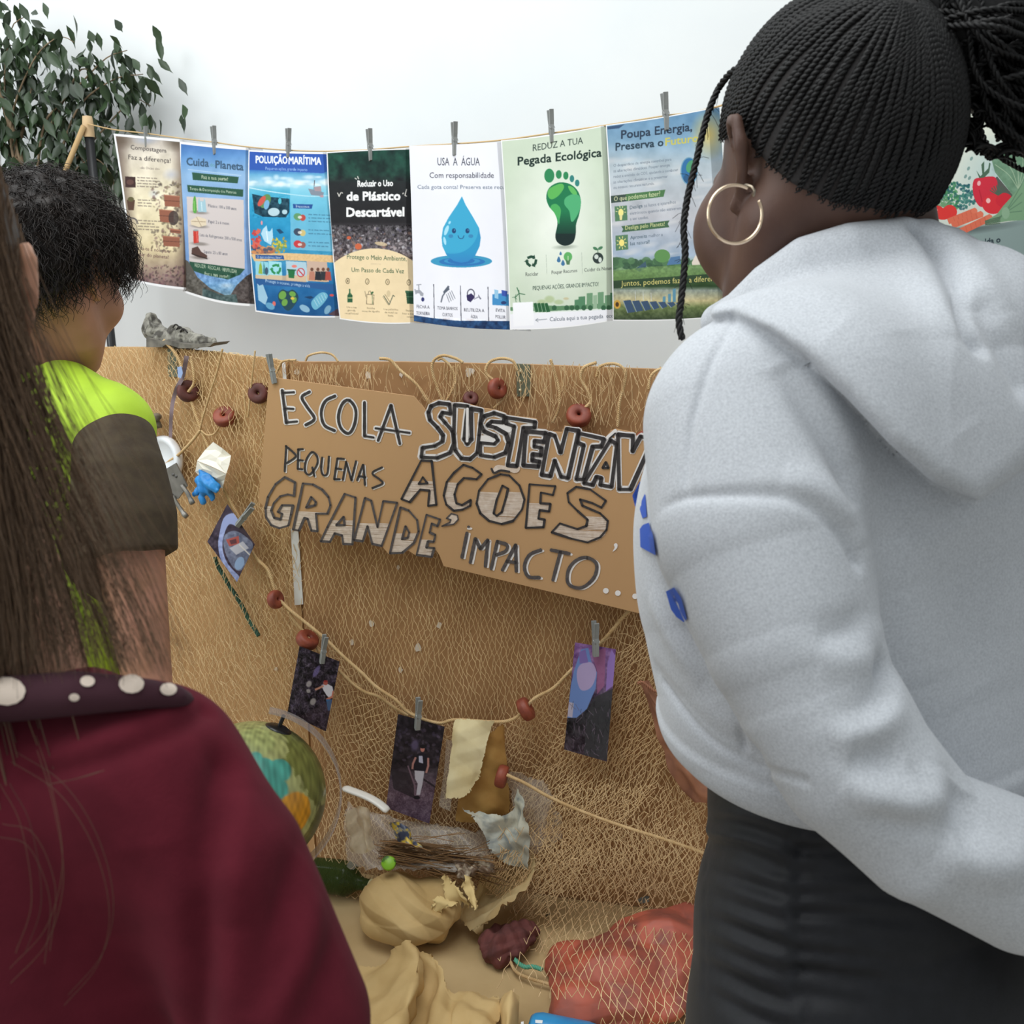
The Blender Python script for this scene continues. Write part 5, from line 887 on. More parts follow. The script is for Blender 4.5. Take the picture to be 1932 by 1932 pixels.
M_cream = mat('cream_paper', (238, 224, 182), .8, col2=(222, 202, 152), nscale=14, bump=.15, bscale=120); M_ochre = mat('ochre_paper', (190, 148, 80), .7, col2=(168, 122, 58), nscale=20, bump=.1, alpha=.92)
M_clear = mat('clear_film', (214, 206, 194), .18, alpha=.30, spec=.6); M_red = mat('faded_red_plastic', (186, 92, 70), .55, col2=(124, 66, 56), nscale=14, ndist=.6, bump=.15, bscale=60)
M_mar = mat('maroon_cloth', (112, 62, 58), .9, col2=(86, 48, 46), nscale=30, bump=.3, bscale=120); M_parch = mat('stained_parchment', (206, 204, 188), .75, col2=(132, 138, 138), nscale=22, ndist=1.5, nlo=.42, nhi=.72, bump=.2, bscale=60)
M_sack = mat('brown_sacking', (164, 112, 84), .85, col2=(128, 84, 64), nscale=16, ndist=.8, bump=.2, bscale=90)
# --- paper bag and loose paper on the floor
cb = PZ(778, 1722, .062)
crumple('paper_bag', lambda p: smin(s_ell(p, cb, (.098, .075, .060)), s_ell(p, PZ(735, 1700, .075), (.050, .06, .05)), .04), cb, .19, M_bag, 'plump crumpled kraft paper bag on the floor below the standing person photograph', 'paper bag', .012, 42, 3)
patch('paper_bag', [[(905, 1648, .12), (896, 1680, .09), (878, 1703, .07), (860, 1728, .05)], [(950, 1640, .10), (945, 1672, .06), (912, 1708, .045), (876, 1745, .04)], [(985, 1628, .13), (978, 1668, .10), (930, 1716, .085), (890, 1756, .05)], [(1008, 1612, .17), (998, 1669, .12), (934, 1722, .11), (903, 1762, .03)]], M_bag2, 'open mouthed stained paper bag curling beside the plump one', 'paper bag', 'z', .006, 48, 5, edge=1)
for i, q in enumerate(([[(833, 1652, .14), (838, 1690, .12), (850, 1712, .10)], [(842, 1650, .15), (858, 1682, .13), (870, 1704, .11)], [(858, 1668, .14), (874, 1690, .13), (888, 1712, .11)]], [[(872, 1672, .14), (880, 1690, .13), (890, 1708, .12)], [(884, 1652, .16), (892, 1678, .14), (898, 1718, .12)], [(893, 1668, .14), (896, 1690, .13), (898, 1712, .12)]], [[(808, 1718, .10), (816, 1722, .10), (826, 1722, .10)], [(818, 1702, .12), (832, 1704, .12), (850, 1708, .12)], [(832, 1694, .12), (846, 1700, .12), (866, 1704, .12)]])):
    patch('torn_paper', q, mat('torn_cream', (224, 196, 136), .8), ['torn cream paper piece on the upper side of the plump bag', 'torn cream paper piece against the open mouthed bag', 'low torn cream paper strip lying on the plump bag'][i], 'paper scrap', 'z', .004, 90, 20 + i, 14, 16, edge=2.2)
patch('crumpled_paper', [[(672, 1822, .02), (668, 1880, .02), (664, 1990, .02)], [(725, 1812, .05), (715, 1880, .05), (705, 1990, .05)], [(768, 1776, .11), (790, 1830, .10), (735, 1990, .08)], [(795, 1822, .045), (782, 1880, .02), (752, 1990, .02)]], M_bag, 'upright folded kraft paper below the plump bag', 'paper', 'z', .010, 34, 8, 40, 40, edge=1.5)
patch('crumpled_paper', [[(770, 1778, .10), (786, 1850, .04), (760, 1990, .03)], [(828, 1816, .085), (826, 1880, .06), (800, 1990, .05)], [(848, 1868, .06), (856, 1910, .05), (850, 1990, .04)], [(885, 1872, .04), (890, 1915, .07), (886, 1990, .06)], [(940, 1880, .035), (944, 1920, .05), (945, 1990, .05)]], M_bag, 'wide crumpled kraft sheet at the bottom edge left of the blue can', 'paper', 'z', .010, 32, 9, 50, 40, edge=1.5)
patch('crumpled_paper', [[(938, 1884, .03), (942, 1930, .03), (940, 1990, .03)], [(962, 1866, .09), (958, 1920, .08), (952, 1990, .06)], [(981, 1880, .075), (978, 1925, .05), (972, 1990, .04)]], M_bag, 'narrow standing paper fold just left of the blue can', 'paper', 'z', .004, 50, 10, 24, 30)
# --- hanging papers and films
patch('cream_paper', [[(859, 1357, .062), (854, 1392, .066), (847, 1455, .075), (843, 1504, .08)], [(872, 1358, .072), (866, 1400, .082), (860, 1460, .085), (856, 1505, .088)], [(905, 1359, .07), (896, 1400, .08), (890, 1455, .088), (880, 1500, .09)], [(933, 1360, .062), (920, 1395, .07), (911, 1438, .08), (904, 1466, .085)]], M_cream, 'wrinkled cream paper folded over the sagging rope', 'paper', 'b', .004, 55, 11, edge=1)
patch('ochre_paper', [[(905, 1395, .05), (900, 1445, .055), (868, 1500, .06), (858, 1550, .06)], [(930, 1380, .05), (925, 1440, .055), (905, 1500, .06), (886, 1552, .06)], [(946, 1366, .05), (948, 1430, .05), (940, 1490, .055), (918, 1548, .06)], [(952, 1372, .045), (955, 1440, .045), (960, 1490, .05), (962, 1532, .05)]], M_ochre, 'translucent ochre paper hanging behind the cream paper', 'paper', 'b', .004, 45, 12, edge=1)
patch('stained_paper', [[(873, 1526, .09), (910, 1566, .10), (924, 1602, .10), (954, 1630, .10)], [(908, 1533, .075), (936, 1566, .085), (950, 1602, .09), (972, 1634, .095)], [(962, 1533, .08), (968, 1570, .09), (973, 1605, .095), (984, 1638, .10)], [(981, 1486, .085), (993, 1556, .12), (997, 1586, .12), (998, 1641, .11)]], M_parch, 'torn blue grey stained parchment with a curled right edge', 'paper', 'b', .006, 50, 13, edge=1)
patch('plastic_bag', [[(950, 1445, .055), (962, 1500, .06), (975, 1560, .07), (985, 1606, .08)], [(985, 1462, .065), (1000, 1510, .07), (1010, 1560, .08), (1005, 1612, .09)], [(1026, 1474, .06), (1040, 1520, .06), (1050, 1555, .07), (1022, 1606, .09)], [(1032, 1482, .05), (1045, 1525, .05), (1060, 1575, .06), (1058, 1582, .07)]], M_clear, 'clear plastic bag hanging right of the parchment under the net', 'plastic bag', 'b', .008, 40, 14, edge=1)
patch('plastic_film', [[(842, 1395, .05), (838, 1450, .055), (828, 1520, .06)], [(860, 1400, .045), (856, 1460, .05), (850, 1530, .06)]], M_clear, 'clear plastic film between standing person photograph and cream paper', 'plastic film', 'b', .004, 60, 15, 16, 30)
patch('plastic_film', [[(655, 1520, .06), (652, 1580, .10), (660, 1640, .14)], [(730, 1540, .06), (730, 1600, .11), (740, 1640, .15)], [(830, 1560, .06), (830, 1610, .12), (840, 1640, .16)], [(925, 1570, .06), (930, 1610, .10), (930, 1640, .15)]], M_clear, 'wide clear film sagging over the dry stalks', 'plastic film', 'b', .012, 34, 16, 50, 40, edge=2)
patch('plastic_cup', [[(655, 1530, .14), (660, 1570, .15), (662, 1605, .16)], [(684, 1520, .18), (684, 1562, .19), (690, 1612, .20)], [(700, 1545, .15), (706, 1560, .16), (708, 1600, .17)]], mat('cloudy_plastic', (216, 200, 168), .3, alpha=.55, spec=.6), 'crushed cloudy plastic cup beside the globe', 'plastic cup', 'b', .008, 60, 17, 30, 30)
q = spline(np.array([(648, 1486), (664, 1492), (690, 1502), (712, 1514), (732, 1530)], float), 20); mb = MB(); mb.tube(onboard(q[:, 0], q[:, 1], np.linspace(.10, .13, 20)), np.r_[.006, np.full(18, .0105), .008], 10, True, .45); tag(mb.build('plastic_strip', mat('white_plastic', (232, 228, 220), .35)), 'white curved plastic strip left of the standing person photograph', 'plastic strip')
def navy(px, py):
    n_ = fbm(px * .12, py * .12, 3, 5); return np.where((n_ > .52)[..., None], lin((206, 176, 60)), np.where((n_ < .42)[..., None], lin((52, 60, 84)), lin((130, 126, 112))))
patch('wrapper', [[(733, 1552, .13), (752, 1590, .15)], [(755, 1552, .14), (772, 1592, .16)], [(776, 1572, .14), (798, 1602, .15)]], mat('printed_wrapper', (255, 255, 255), .4, vcol=True), 'navy and yellow wrapper below the standing person photograph', 'wrapper', 'b', .006, 70, 18, 30, 24, vc=navy)
mb = MB(); mb.lathe([(.0001, .004), (.012, .004), (.0145, .002), (.0145, -.006), (.013, -.006)], np.vstack([np.column_stack([RIGHT, norm(UP + .6 * FWD), -FWD + .5 * UP, PZ(733, 1628, .16)]), [0, 0, 0, 1]]), 24)
tag(mb.build('bottle_cap', mat('lime_plastic', (132, 186, 40), .4, col2=(70, 110, 40), nscale=60, nlo=.55, nhi=.6)), 'lime green plastic cap lying above the plump paper bag', 'bottle cap')
SK = []
for i in range(150):
    r = rng.normal(size=6); a_ = np.array([712 + 30 * rng.random() + 4 * r[0], 1584 + 40 * rng.random()]); b_ = a_ + [90 + 60 * rng.random(), 22 + 14 * r[1]]
    if i > 90: a_ = np.array([800 + 50 * rng.random(), 1612 + 34 * rng.random()]); b_ = a_ + [60 + 60 * rng.random(), 8 + 16 * r[1]]
    q = np.array([a_, (a_ + b_) / 2 + r[2:4] * 4, b_]); SK.append(onboard(*spline(q, 10).T, .13 + .012 * r[4]))
V, Fq = tubes(np.array(SK), .0009, 4); tag(mesh('dry_stalks', V, Fq, mat('dry_stalk', (128, 96, 62), .9, island=.45)), 'bundle of dry brown stalks under the clear film', 'dried plants', kind='stuff')
for i, (x, y, s_) in enumerate(((868, 1632, .020), (885, 1640, .017), (903, 1630, .019), (918, 1640, .016), (876, 1650, .014))):
    c = PZ(x, y, .15); crumple('shell', lambda p: s_ell(p, c, (s_, s_ * .8, s_ * .7)), c, .05, mat('brown_shell', (110, 88, 70), .6, col2=(196, 180, 156), nscale=60, nlo=.5, nhi=.7), ['brown shell furthest left of the shells above the open bag', 'mottled shell second from left above the open bag', 'mottled shell in the middle of the row above the open bag', 'mottled shell beside the parchment tip', 'small shell lowest of the shells above the open bag'][i], 'shell', .005, 160, i, .003)
gb_ = MB(); ax_ = np.array([PZ(590, 1650, .05), PZ(640, 1655, .05), PZ(672, 1664, .05), PZ(700, 1672, .05)]); gb_.tube(spline(ax_, 30), np.interp(np.linspace(0, 1, 30), [0, .03, .6, .78, .86, 1], [.030, .036, .036, .016, .013, .013]), 24); bt = empty('glass_bottle', ax_[1], 'dark green glass bottle lying on the floor beside the burgundy sleeve', 'bottle')
gb_.build('bottle_body', mat('green_glass', (70, 86, 46), .12, trans=.5, spec=.6), bt); mb = MB(); t_ = norm(ax_[3] - ax_[2]); mb.tube([ax_[3] - t_ * .002, ax_[3] + t_ * .014], .0155, 20); mb.build('bottle_cap', mat('cream_plastic', (214, 204, 160), .5), bt)
# --- cloths and sacks
c = PZ(948, 1782, .035); crumple('maroon_cloth', lambda p: smin(s_ell(p, c, (.050, .045, .030)), s_ell(p, PZ(985, 1762, .03), (.035, .03, .02)), .03), c, .13, M_mar, 'crumpled maroon cloth on the floor right of the open paper bag', 'cloth', .008, 80, 31)
c = PZ(1190, 1850, .05)
crumple('red_sack', lambda p: smin(smin(s_ell(p, c, (.150, .11, .055)), s_ell(p, PZ(1260, 1800, .06), (.12, .10, .07)), .05), smin(s_ell(p, PZ(1062, 1822, .03), (.038, .035, .035)), s_ell(p, PZ(1110, 1900, .03), (.06, .07, .04)), .03), .03), c, .30, M_red, 'faded red plastic sack heaped on the floor beside the black leggings', 'sack', .013, 36, 32, .0055)
patch('brown_sack', [[(1203, 1288, .10), (1233, 1373, .11), (1262, 1437, .12), (1308, 1512, .13)], [(1222, 1290, .13), (1262, 1372, .15), (1300, 1430, .16), (1330, 1512, .16)], [(1245, 1310, .12), (1300, 1390, .14), (1345, 1440, .15), (1372, 1520, .15)], [(1300, 1290, .10), (1370, 1380, .11), (1400, 1440, .12), (1420, 1520, .12)]], M_sack, 'brown to orange sack hanging behind the grey hoodie hem', 'sack', 'b', .010, 40, 33)
tag(twisted(onboard(*spline(np.array([(1203, 1289), (1212, 1287), (1225, 1297), (1240, 1305), (1262, 1296), (1300, 1290)], float), 40).T, .135), .0028, 2, .009).build('sack_hem', M_sack), 'knotted hem cord along the top of the brown sack', 'cord')
q = spline(K4((385, 1135), (420, 1170), (470, 1195), (530, 1192), (600, 1215)), 30); tag(twisted(PZ(q[:, 0], q[:, 1], .035), .0042, 3, .016).build('teal_cord', mat('teal_cord', (92, 168, 140), .7)), 'short teal cord on the floor right of the maroon cloth', 'cord')
q = spline(K4((335, 1070), (350, 1150), (400, 1235), (520, 1290), (640, 1325), (720, 1350), (770, 1410)), 60); tag(twisted(PZ(q[:, 0], q[:, 1], .022), .0032, 3, .012).build('floor_rope', M_rope), 'tan rope end lying on the kraft paper above the blue can', 'rope')
for i, (x, y, s_, cl) in enumerate(((1214, 1700, 14, (150, 152, 146)), (1034, 1727, 5, (80, 76, 60)))):
    patch('plastic_scrap', [[(x - s_, y, .03), (x - s_ * .8, y + s_ * .5, .02)], [(x, y - s_ * .6, .04), (x, y + s_ * .4, .025)], [(x + s_, y - s_ * .7, .03), (x + s_, y, .02)]], mat('scrap_%d' % i, cl, .6, col2=(90, 100, 104), nscale=60), ['small blue grey plastic scrap on the floor left of the leggings', 'tiny dark scrap on the floor right of the open paper bag'][i], 'scrap', 'z', .004, 90, 60 + i, 12, 12)
# blue can at the bottom edge
a_ = PZ(1000, 1945, .034); b_ = PZ(1112, 1968, .034); t_ = norm(b_ - a_); Mx = np.eye(4); Mx[:3, 2] = t_; Mx[:3, 0] = norm(np.cross([0, 0, 1.0], t_)); Mx[:3, 1] = np.cross(t_, Mx[:3, 0]); Mx[:3, 3] = a_
can_ = empty('drink_can', a_, 'bright blue can lying at the bottom edge of the picture', 'can'); mb = MB(); mb.lathe([(.0001, .003), (.024, .003), (.026, 0), (.030, .006), (.033, .018), (.033, .10), (.031, .112), (.026, .116), (.0001, .112)], Mx, 40); mb.build('can_body', mat('blue_tin', (56, 150, 206), .3, col2=(46, 134, 194), nscale=20), can_)
def on_can(x, y): r_ = ray(x, y); o_ = CAM - a_; d_ = r_ - t_ * (r_ @ t_); e_ = o_ - t_ * (o_ @ t_); A2, B2, C2_ = d_ @ d_, d_ @ e_, e_ @ e_ - .0334 ** 2; return CAM + r_ * ((-B2 - math.sqrt(max(B2 * B2 - A2 * C2_, 0))) / A2)
mb = MB()
for pl in ([(1010, 1924), (1024, 1925), (1023, 1931), (1010, 1930)], [(1008, 1934), (1021, 1935), (1019, 1950), (1007, 1949)], [(983, 1928), (988, 1927), (988, 1940), (982, 1940)], [(1030, 1938), (1060, 1944), (1058, 1950), (1029, 1945)]): mb.add([on_can(*p) for p in pl], [(0, 1, 2, 3)])
mb.build('printed_marks', M_white, can_, smooth=False)
# --- globe
gc = P(474, 1502, 1.95); GR = 139 * 1.95 / F; gl = empty('globe', (gc[0], gc[1], .012), 'school globe with clear plastic meridian ring standing on the floor', 'globe')
V = norm(rng.normal(size=(1, 3))); th, phi = np.meshgrid(np.linspace(0, math.pi, 150), np.linspace(0, 2 * math.pi, 300), indexing='ij'); nd = np.stack([np.sin(th) * np.cos(phi), np.sin(th) * np.sin(phi), np.cos(th)], -1)
def gd(px, py): x, y = (px - 474) / 139, -(py - 1502) / 139; z = math.sqrt(max(1 - x * x - y * y, 0)); return norm(x * RIGHT + y * UP - z * FWD)
wn = sum(a_ * np.sin(nd @ norm(np.random.default_rng(i).normal(size=3)) * f_ + i) for i, (a_, f_) in enumerate(((.4, 5), (.3, 9), (.25, 14), (.2, 22), (.15, 33), (.12, 50), (.1, 70))))
wn2 = sum(np.sin(nd @ norm(np.random.default_rng(i + 40).normal(size=3)) * f_ + i) for i, f_ in enumerate((30, 47, 62, 80, 110)))
C = lin((158, 160, 104)) * np.ones(nd.shape); base = C.copy()
def gb2(px, py, r, col, k=1.0, nz=.25):
    global C
    ang = np.arccos(np.clip(nd @ gd(px, py), -1, 1)); m_ = np.clip((r - ang + nz * wn * .6 * r) / .03, 0, 1)[..., None] * k; C = C * (1 - m_) + lin(col) * m_
gb2(586, 1420, .55, (104, 108, 52), .9, .5); gb2(600, 1590, .5, (84, 82, 40), .9, .4); gb2(500, 1380, .30, (160, 168, 108), .8, .5)
for x, y, r in ((506, 1406, .10), (522, 1430, .22), (550, 1430, .17), (500, 1440, .20), (545, 1462, .20), (548, 1484, .16), (525, 1470, .20)): gb2(x, y, r, (70, 152, 138), 1, .07)
gb2(524, 1446, .07, (140, 150, 96), 1, .6); gb2(380, 1500, .6, (64, 146, 130), 1, .5)
gb2(572, 1512, .32, (196, 136, 32), 1, .2); gb2(505, 1368, .10, (176, 182, 130), .7, .6)
C = C * (1 + .10 * wn2[..., None]); h_ = (nd @ gd(300, 1500)) > .2
idx = np.arange(150 * 300).reshape(150, 300); Fq = np.stack([idx[:-1, :-1], idx[1:, :-1], idx[1:, 1:], idx[:-1, 1:]], -1).reshape(-1, 4)
mesh('globe_ball', gc + nd * GR, Fq, mat('globe_print', (255, 255, 255), .28, vcol=True), gl, col=np.clip(C, 0, 1).reshape(-1, 3))
pole = norm(math.sin(math.radians(22)) * RIGHT + math.cos(math.radians(22)) * UP); nz_ = -FWD + .30 * RIGHT + .22 * UP; nz_ = norm(nz_ - pole * (nz_ @ pole)); sx = np.cross(pole, nz_)
a_ = np.linspace(math.radians(100), math.radians(-102), 90); RR = GR * 1.20
ring = np.array([[gc + q2 * nz_ + (RR + q1) * (np.cos(t) * sx + np.sin(t) * pole) for q1, q2 in ((-.0018, -.019), (.0018, -.019), (.0018, .019), (-.0018, .019))] for t in a_])
V = ring.reshape(-1, 3); Fc = [(i * 4 + j, i * 4 + (j + 1) % 4, (i + 1) * 4 + (j + 1) % 4, (i + 1) * 4 + j) for i in range(89) for j in range(4)] + [(0, 1, 2, 3), (359, 358, 357, 356)]
mesh('meridian_ring', V, Fc, mat('clear_plastic', (176, 168, 166), .15, alpha=.42, spec=.6), gl, smooth=False)
for s_, nm in ((1, 'pole_cap'), (-1, 'pole_cap')):
    mb = MB(); Mx = np.eye(4); Mx[:3, 2] = pole * s_; Mx[:3, 0] = sx; Mx[:3, 1] = np.cross(pole * s_, sx); Mx[:3, 3] = gc + pole * s_ * GR * .985; mb.lathe([(.0001, .006), (.018, .005), (.026, .001), (.026, -.002)], Mx, 24); mb.lathe([(.004, .0), (.004, RR - GR)], Mx, 10); mb.build(nm, mat('black_plastic', (30, 30, 32), .3), gl)
mb = MB(); bz = gc - pole * RR; mb.lathe([(.0001, .030), (.02, .028), (.05, .016), (.10, .008), (.105, .0), (.0001, 0)], np.array([[1, 0, 0, bz[0]], [0, 1, 0, bz[1]], [0, 0, 1, .012], [0, 0, 0, 1]]), 40); mb.tube([bz + [0, 0, .006], [bz[0], bz[1], .03]], .012, 14); mb.build('base', mat('black_plastic', (30, 30, 32), .3), gl)
# --- small things on the left board
lid = BL.hit(305, 868, .03); nb = np.array([*BL.n, 0]); nb = norm(nb + .15 * UP); Mx = np.eye(4); Mx[:3, 2] = nb; Mx[:3, 0] = norm(np.cross([0, 0, 1.0], nb)); Mx[:3, 1] = np.cross(nb, Mx[:3, 0]); Mx[:3, 3] = lid; s_ = .052
mb = MB(); mb.lathe([(.0001, .002), (s_ * .72, .002), (s_ * .76, .005), (s_ * .90, .005), (s_ * .96, .003), (s_, -.006), (s_ * .98, -.012), (s_ * .94, -.010)], Mx, 48); tag(mb.build('plastic_dish', mat('white_lid', (232, 234, 238), .35)), 'round white plastic dish on the left board beside the yellow vest', 'dish')
def bpoly(name, pts, off, th, m, parent, label=None, cat=None): mb = MB(); mb.prism(np.array([BL.hit(x, y, off) for x, y in pts]), -th * np.array([*BL.n, 0])); return tag(mb.build(name, m, parent, smooth=False), label, cat)
M_st = mat('dull_steel', (142, 138, 132), .45, col2=(116, 112, 106), nscale=30, metal=.5)
pl_ = empty('metal_plate', BL.hit(320, 910, .07), 'grey metal plate with two pins hanging below the white dish', 'metal plate'); bpoly('plate', C7([(165, 862), (285, 790), (352, 925), (300, 1000), (250, 1010), (228, 960)]), .07, .003, M_st, pl_)
for p in ([(318, 920), (350, 960), (376, 1012), (386, 1030)], [(265, 985), (300, 1040), (335, 1090), (350, 1106)]):
    q = spline(C7(p), 12); mb = MB(); mb.tube(BL.hit(q[:, 0], q[:, 1], .074), np.r_[np.full(9, .0042), .0055, .006, .005], 10); mb.build('pin', M_st, pl_)
for x, y in C7([(268, 858), (285, 868), (330, 945), (262, 975)]): mb = MB(); Mx2 = Mx.copy(); Mx2[:3, 3] = BL.hit(x, y, .0712); mb.lathe([(.0001, .0005), (.003, .0005), (.0034, -.001)], Mx2, 12); mb.build('rivet', mat('rivet_steel', (96, 94, 92), .5, metal=.5), pl_)
wt = empty('white_tissue', BL.hit(402, 880, .05), 'folded white tissue tied on the rope above the blue glove', 'tissue'); M_ti = mat('white_tissue', (238, 232, 220), .9)
for nm, pl in (('upper_flap', [(505, 666), (560, 704), (610, 746), (600, 800), (582, 852), (500, 812), (410, 776), (455, 716)]), ('lower_flap', [(411, 778), (500, 815), (582, 854), (572, 890), (560, 938), (500, 922), (450, 890), (400, 842)])):
    q = C7(pl); W = BL.hit(q[:, 0], q[:, 1], .05 + .010 * np.array([.2, .6, .1, .9, 1.6, 1.9, 1.5, .6]) if nm[0] == 'u' else .05 + .010 * np.array([1.5, 1.9, 1.6, .6, .1, .5, .2, .6])); c_ = W.mean(0); mid = (W + c_) / 2 + np.outer(rng.normal(size=8) * .003, nb)
    mesh(nm, np.vstack([W, mid, c_]), [(i, (i + 1) % 8, 8 + (i + 1) % 8, 8 + i) for i in range(8)] + [(8 + i, 8 + (i + 1) % 8, 16) for i in range(8)], M_ti, wt, smooth=False)
glv = empty('rubber_glove', BL.hit(388, 925, .06), 'bright blue rubber glove hanging below the white tissue', 'glove'); FGS = [[(440, 905), (425, 940), (398, 972)], [(448, 915), (440, 970), (440, 1022)], [(468, 915), (478, 960), (500, 1000)], [(480, 905), (505, 930), (524, 950)], [(470, 890), (505, 900), (528, 925)]]
pm = BL.hit(*C7([(452, 895)])[0], .062)
def f_glove(p):
    d = s_chain(p, [BL.hit(*C7([(448, 862)])[0], .06), pm, BL.hit(*C7([(462, 918)])[0], .064)], [.012, .019, .020], .6, nb)
    for j, g_ in enumerate(FGS): q = C7(g_); d = smin(d, s_chain(p, BL.hit(q[:, 0], q[:, 1], .062 + .006 * (j % 2)), [.010, .0085, .0065], .6, nb), .006)
    return d
sdf_mesh('glove_body', f_glove, pm - .09, pm + .09, .003, mat('blue_rubber', (40, 140, 214), .45, col2=(34, 124, 200), nscale=60), glv, lambda v, n: v + n * (.003 * creases(v, 8, 110, 4))[:, None], sub=1)
sp_ = spline(C7([(350, 160), (335, 240), (318, 300), (292, 350), (268, 430), (258, 520), (254, 640)]), 40); W = BL.hit(sp_[:, 0], sp_[:, 1], .035); t = norm(np.gradient(sp_, axis=0)); nn = np.stack([-t[:, 1], t[:, 0]], -1) * np.linspace(4.5, 3.2, 40)[:, None]; L = BL.hit(*(sp_ + nn).T, .036 + .004 * np.sin(np.arange(40) * .5)); R_ = BL.hit(*(sp_ - nn).T, .036 - .003 * np.sin(np.arange(40) * .4))
st = mesh('fabric_strap', np.vstack([L, R_]), [(i, i + 1, 41 + i, 40 + i) for i in range(39)], mat('mauve_strap', (122, 104, 108), .9)); tag(st, 'mauve grey fabric strap hanging over the left board below the shoe', 'strap'); bpoly('blue_tab', C7([(294, 226), (318, 222), (326, 262), (316, 292), (298, 286)]), .044, .001, mat('pale_blue_tab', (150, 172, 214), .7), st)
patch('shell_shard', [[(306, 1192, .03), (308, 1205, .03)], [(312, 1190, .05), (314, 1212, .04)], [(320, 1198, .03), (316, 1206, .03)]], mat('white_shard', (232, 226, 214), .6), 'small white shard caught in the net beside the bare arm', 'shard', 'b', .003, 120, 41, 10, 10)
c = BL.hit(288, 800, .03); crumple('driftwood_knot', lambda p: s_chain(p, [BL.hit(276, 790, .03), BL.hit(288, 800, .035), BL.hit(298, 792, .03)], [.009, .013, .009]), c, .05, mat('grey_driftwood', (118, 106, 88), .9, col2=(84, 76, 64), nscale=80), 'small grey driftwood knot in the net above the white dish', 'driftwood', .006, 150, 3, .003, flo=0)
# --- old shoe on the left board's top edge
sh = empty('old_shoe', BL.hit(330, 658, -.006), 'weathered grey heeled shoe standing on top of the left board', 'shoe'); SX = lambda px, py, off: BL.hit(px, py, off)
f_up = lambda p: smax(smin(smin(s_chain(p, [SX(288, 622, 0), SX(300, 634, .0), SX(330, 640, 0), SX(366, 643, 0), (SX(402, 645, 0))], [.022, .021, .018, .016, .009], .8, np.array([*BL.n, 0])), s_chain(p, [SX(285, 600, 0), SX(289, 625, 0)], [.013, .020], .8, np.array([*BL.n, 0])), .012), s_chain(p, [SX(330, 622, 0), SX(350, 630, 0)], [.011, .013]), .01),
                    -s_chain(p, [SX(292, 576, 0), SX(300, 602, 0), SX(316, 610, 0)], [.012, .014, .012]), .003)
M_sh = mat('weathered_leather', (148, 144, 134), .8, col2=(74, 70, 64), nscale=55, ndist=1.2, nlo=.42, nhi=.62, bump=.4, bscale=120); c = SX(335, 630, 0)
sdf_mesh('shoe_upper', f_up, c - .12, c + .12, .003, M_sh, sh, lambda v, n: v + n * (.0018 * creases(v, 8, 140, 6))[:, None], sub=1)
pr = [(276, 636), (290, 641), (304, 644), (318, 640), (332, 646), (360, 650), (392, 648), (403, 647), (396, 653), (370, 657), (338, 657), (324, 652), (312, 650), (306, 655), (276, 655)]; mb = MB(); mb.prism(np.array([SX(x, y, .024) for x, y in pr]), -.048 * np.array([*BL.n, 0])); mb.build('sole', mat('dark_sole', (84, 80, 74), .8, col2=(126, 120, 110), nscale=50), sh, smooth=False)
for k in range(3): mb = MB(); q = spline(np.array([(326 + 7 * k, 618 + 4 * k), (332 + 7 * k, 612 + 4 * k), (340 + 7 * k, 620 + 4 * k)], float), 10); mb.tube(SX(q[:, 0], q[:, 1], .012), .0016, 6); mb.build('lace', mat('dark_lace', (48, 44, 42), .9), sh)
# ================================================================ the nets
M_net = mat('tan_net_twine', (238, 208, 160), .9, col2=(222, 188, 140), nscale=12)
YT = lambda x: np.interp(x, [p[0] for p in SW], [p[1] for p in SW])
def npos(px, py, off, zf=.02):
    W = onboard(px, py, off); lowm = W[..., 2] < zf; return np.where(lowm[..., None], PZ(px, py, np.broadcast_to(zf, px.shape)), W)
def lattice(x0, x1, y0, y1, cw, ch, fmap, foff, seed, jit=1.3, keep=None, zf=.02):
    r = np.random.default_rng(seed); nx = int((x1 - x0) / cw); ny = int((y1 - y0) / (ch / 2)); J, I = np.meshgrid(np.arange(ny + 1), np.arange(nx + 1))
    X = x0 + (I + .5 * (J % 2)) * cw + r.normal(size=I.shape) * jit; Y = y0 + J * ch / 2 + r.normal(size=I.shape) * jit
    wx = 16 * (fbm(X * .012 + 3, Y * .012 + seed, 3, seed) - .5); wy = 16 * (fbm(X * .012 + 30, Y * .012 + seed, 3, seed + 9) - .5); X, Y = fmap(X + wx, Y + wy)
    E = []
    for dx in (0, 1):                           # each knot ties to the two below
        i2 = np.where(J[:, :-1] % 2 == 0, I[:, :-1] - dx, I[:, :-1] + 1 - dx); ok = (i2 >= 0) & (i2 <= nx); a0, b0 = I[:, :-1][ok], J[:, :-1][ok]; a1 = i2[ok]; E.append(np.stack([X[a0, b0], Y[a0, b0], X[a1, b0 + 1], Y[a1, b0 + 1]], -1))
    E = np.vstack(E)
    if keep is not None: E = E[keep(E[:, 0], E[:, 1], r)]
    m_ = (E[:, :2] + E[:, 2:]) / 2 + r.normal(size=(len(E), 2)) * .9; px = np.stack([E[:, 0], m_[:, 0], E[:, 2]], 1); py = np.stack([E[:, 1], m_[:, 1], E[:, 3]], 1)
    z_ = zf(px, py) if callable(zf) else zf
    return npos(px, py, foff(px, py), z_)
idm = lambda x, y: (x, y)
o1 = lambda px, py: .008 + .004 * np.sin(px * .05 + py * .02) + .06 * np.clip((py - 1500) / 150, 0, 1)
def strip(x, y): return np.abs(x - (536 + (y - 684) * .062)) < 11
def k1(x, y, r): return (~strip(x, y) | (r.random(len(x)) < .3)) & (r.random(len(x)) < np.where((y < 830) & (x > 640), .42, np.where(x > 1180, .6, .95)))
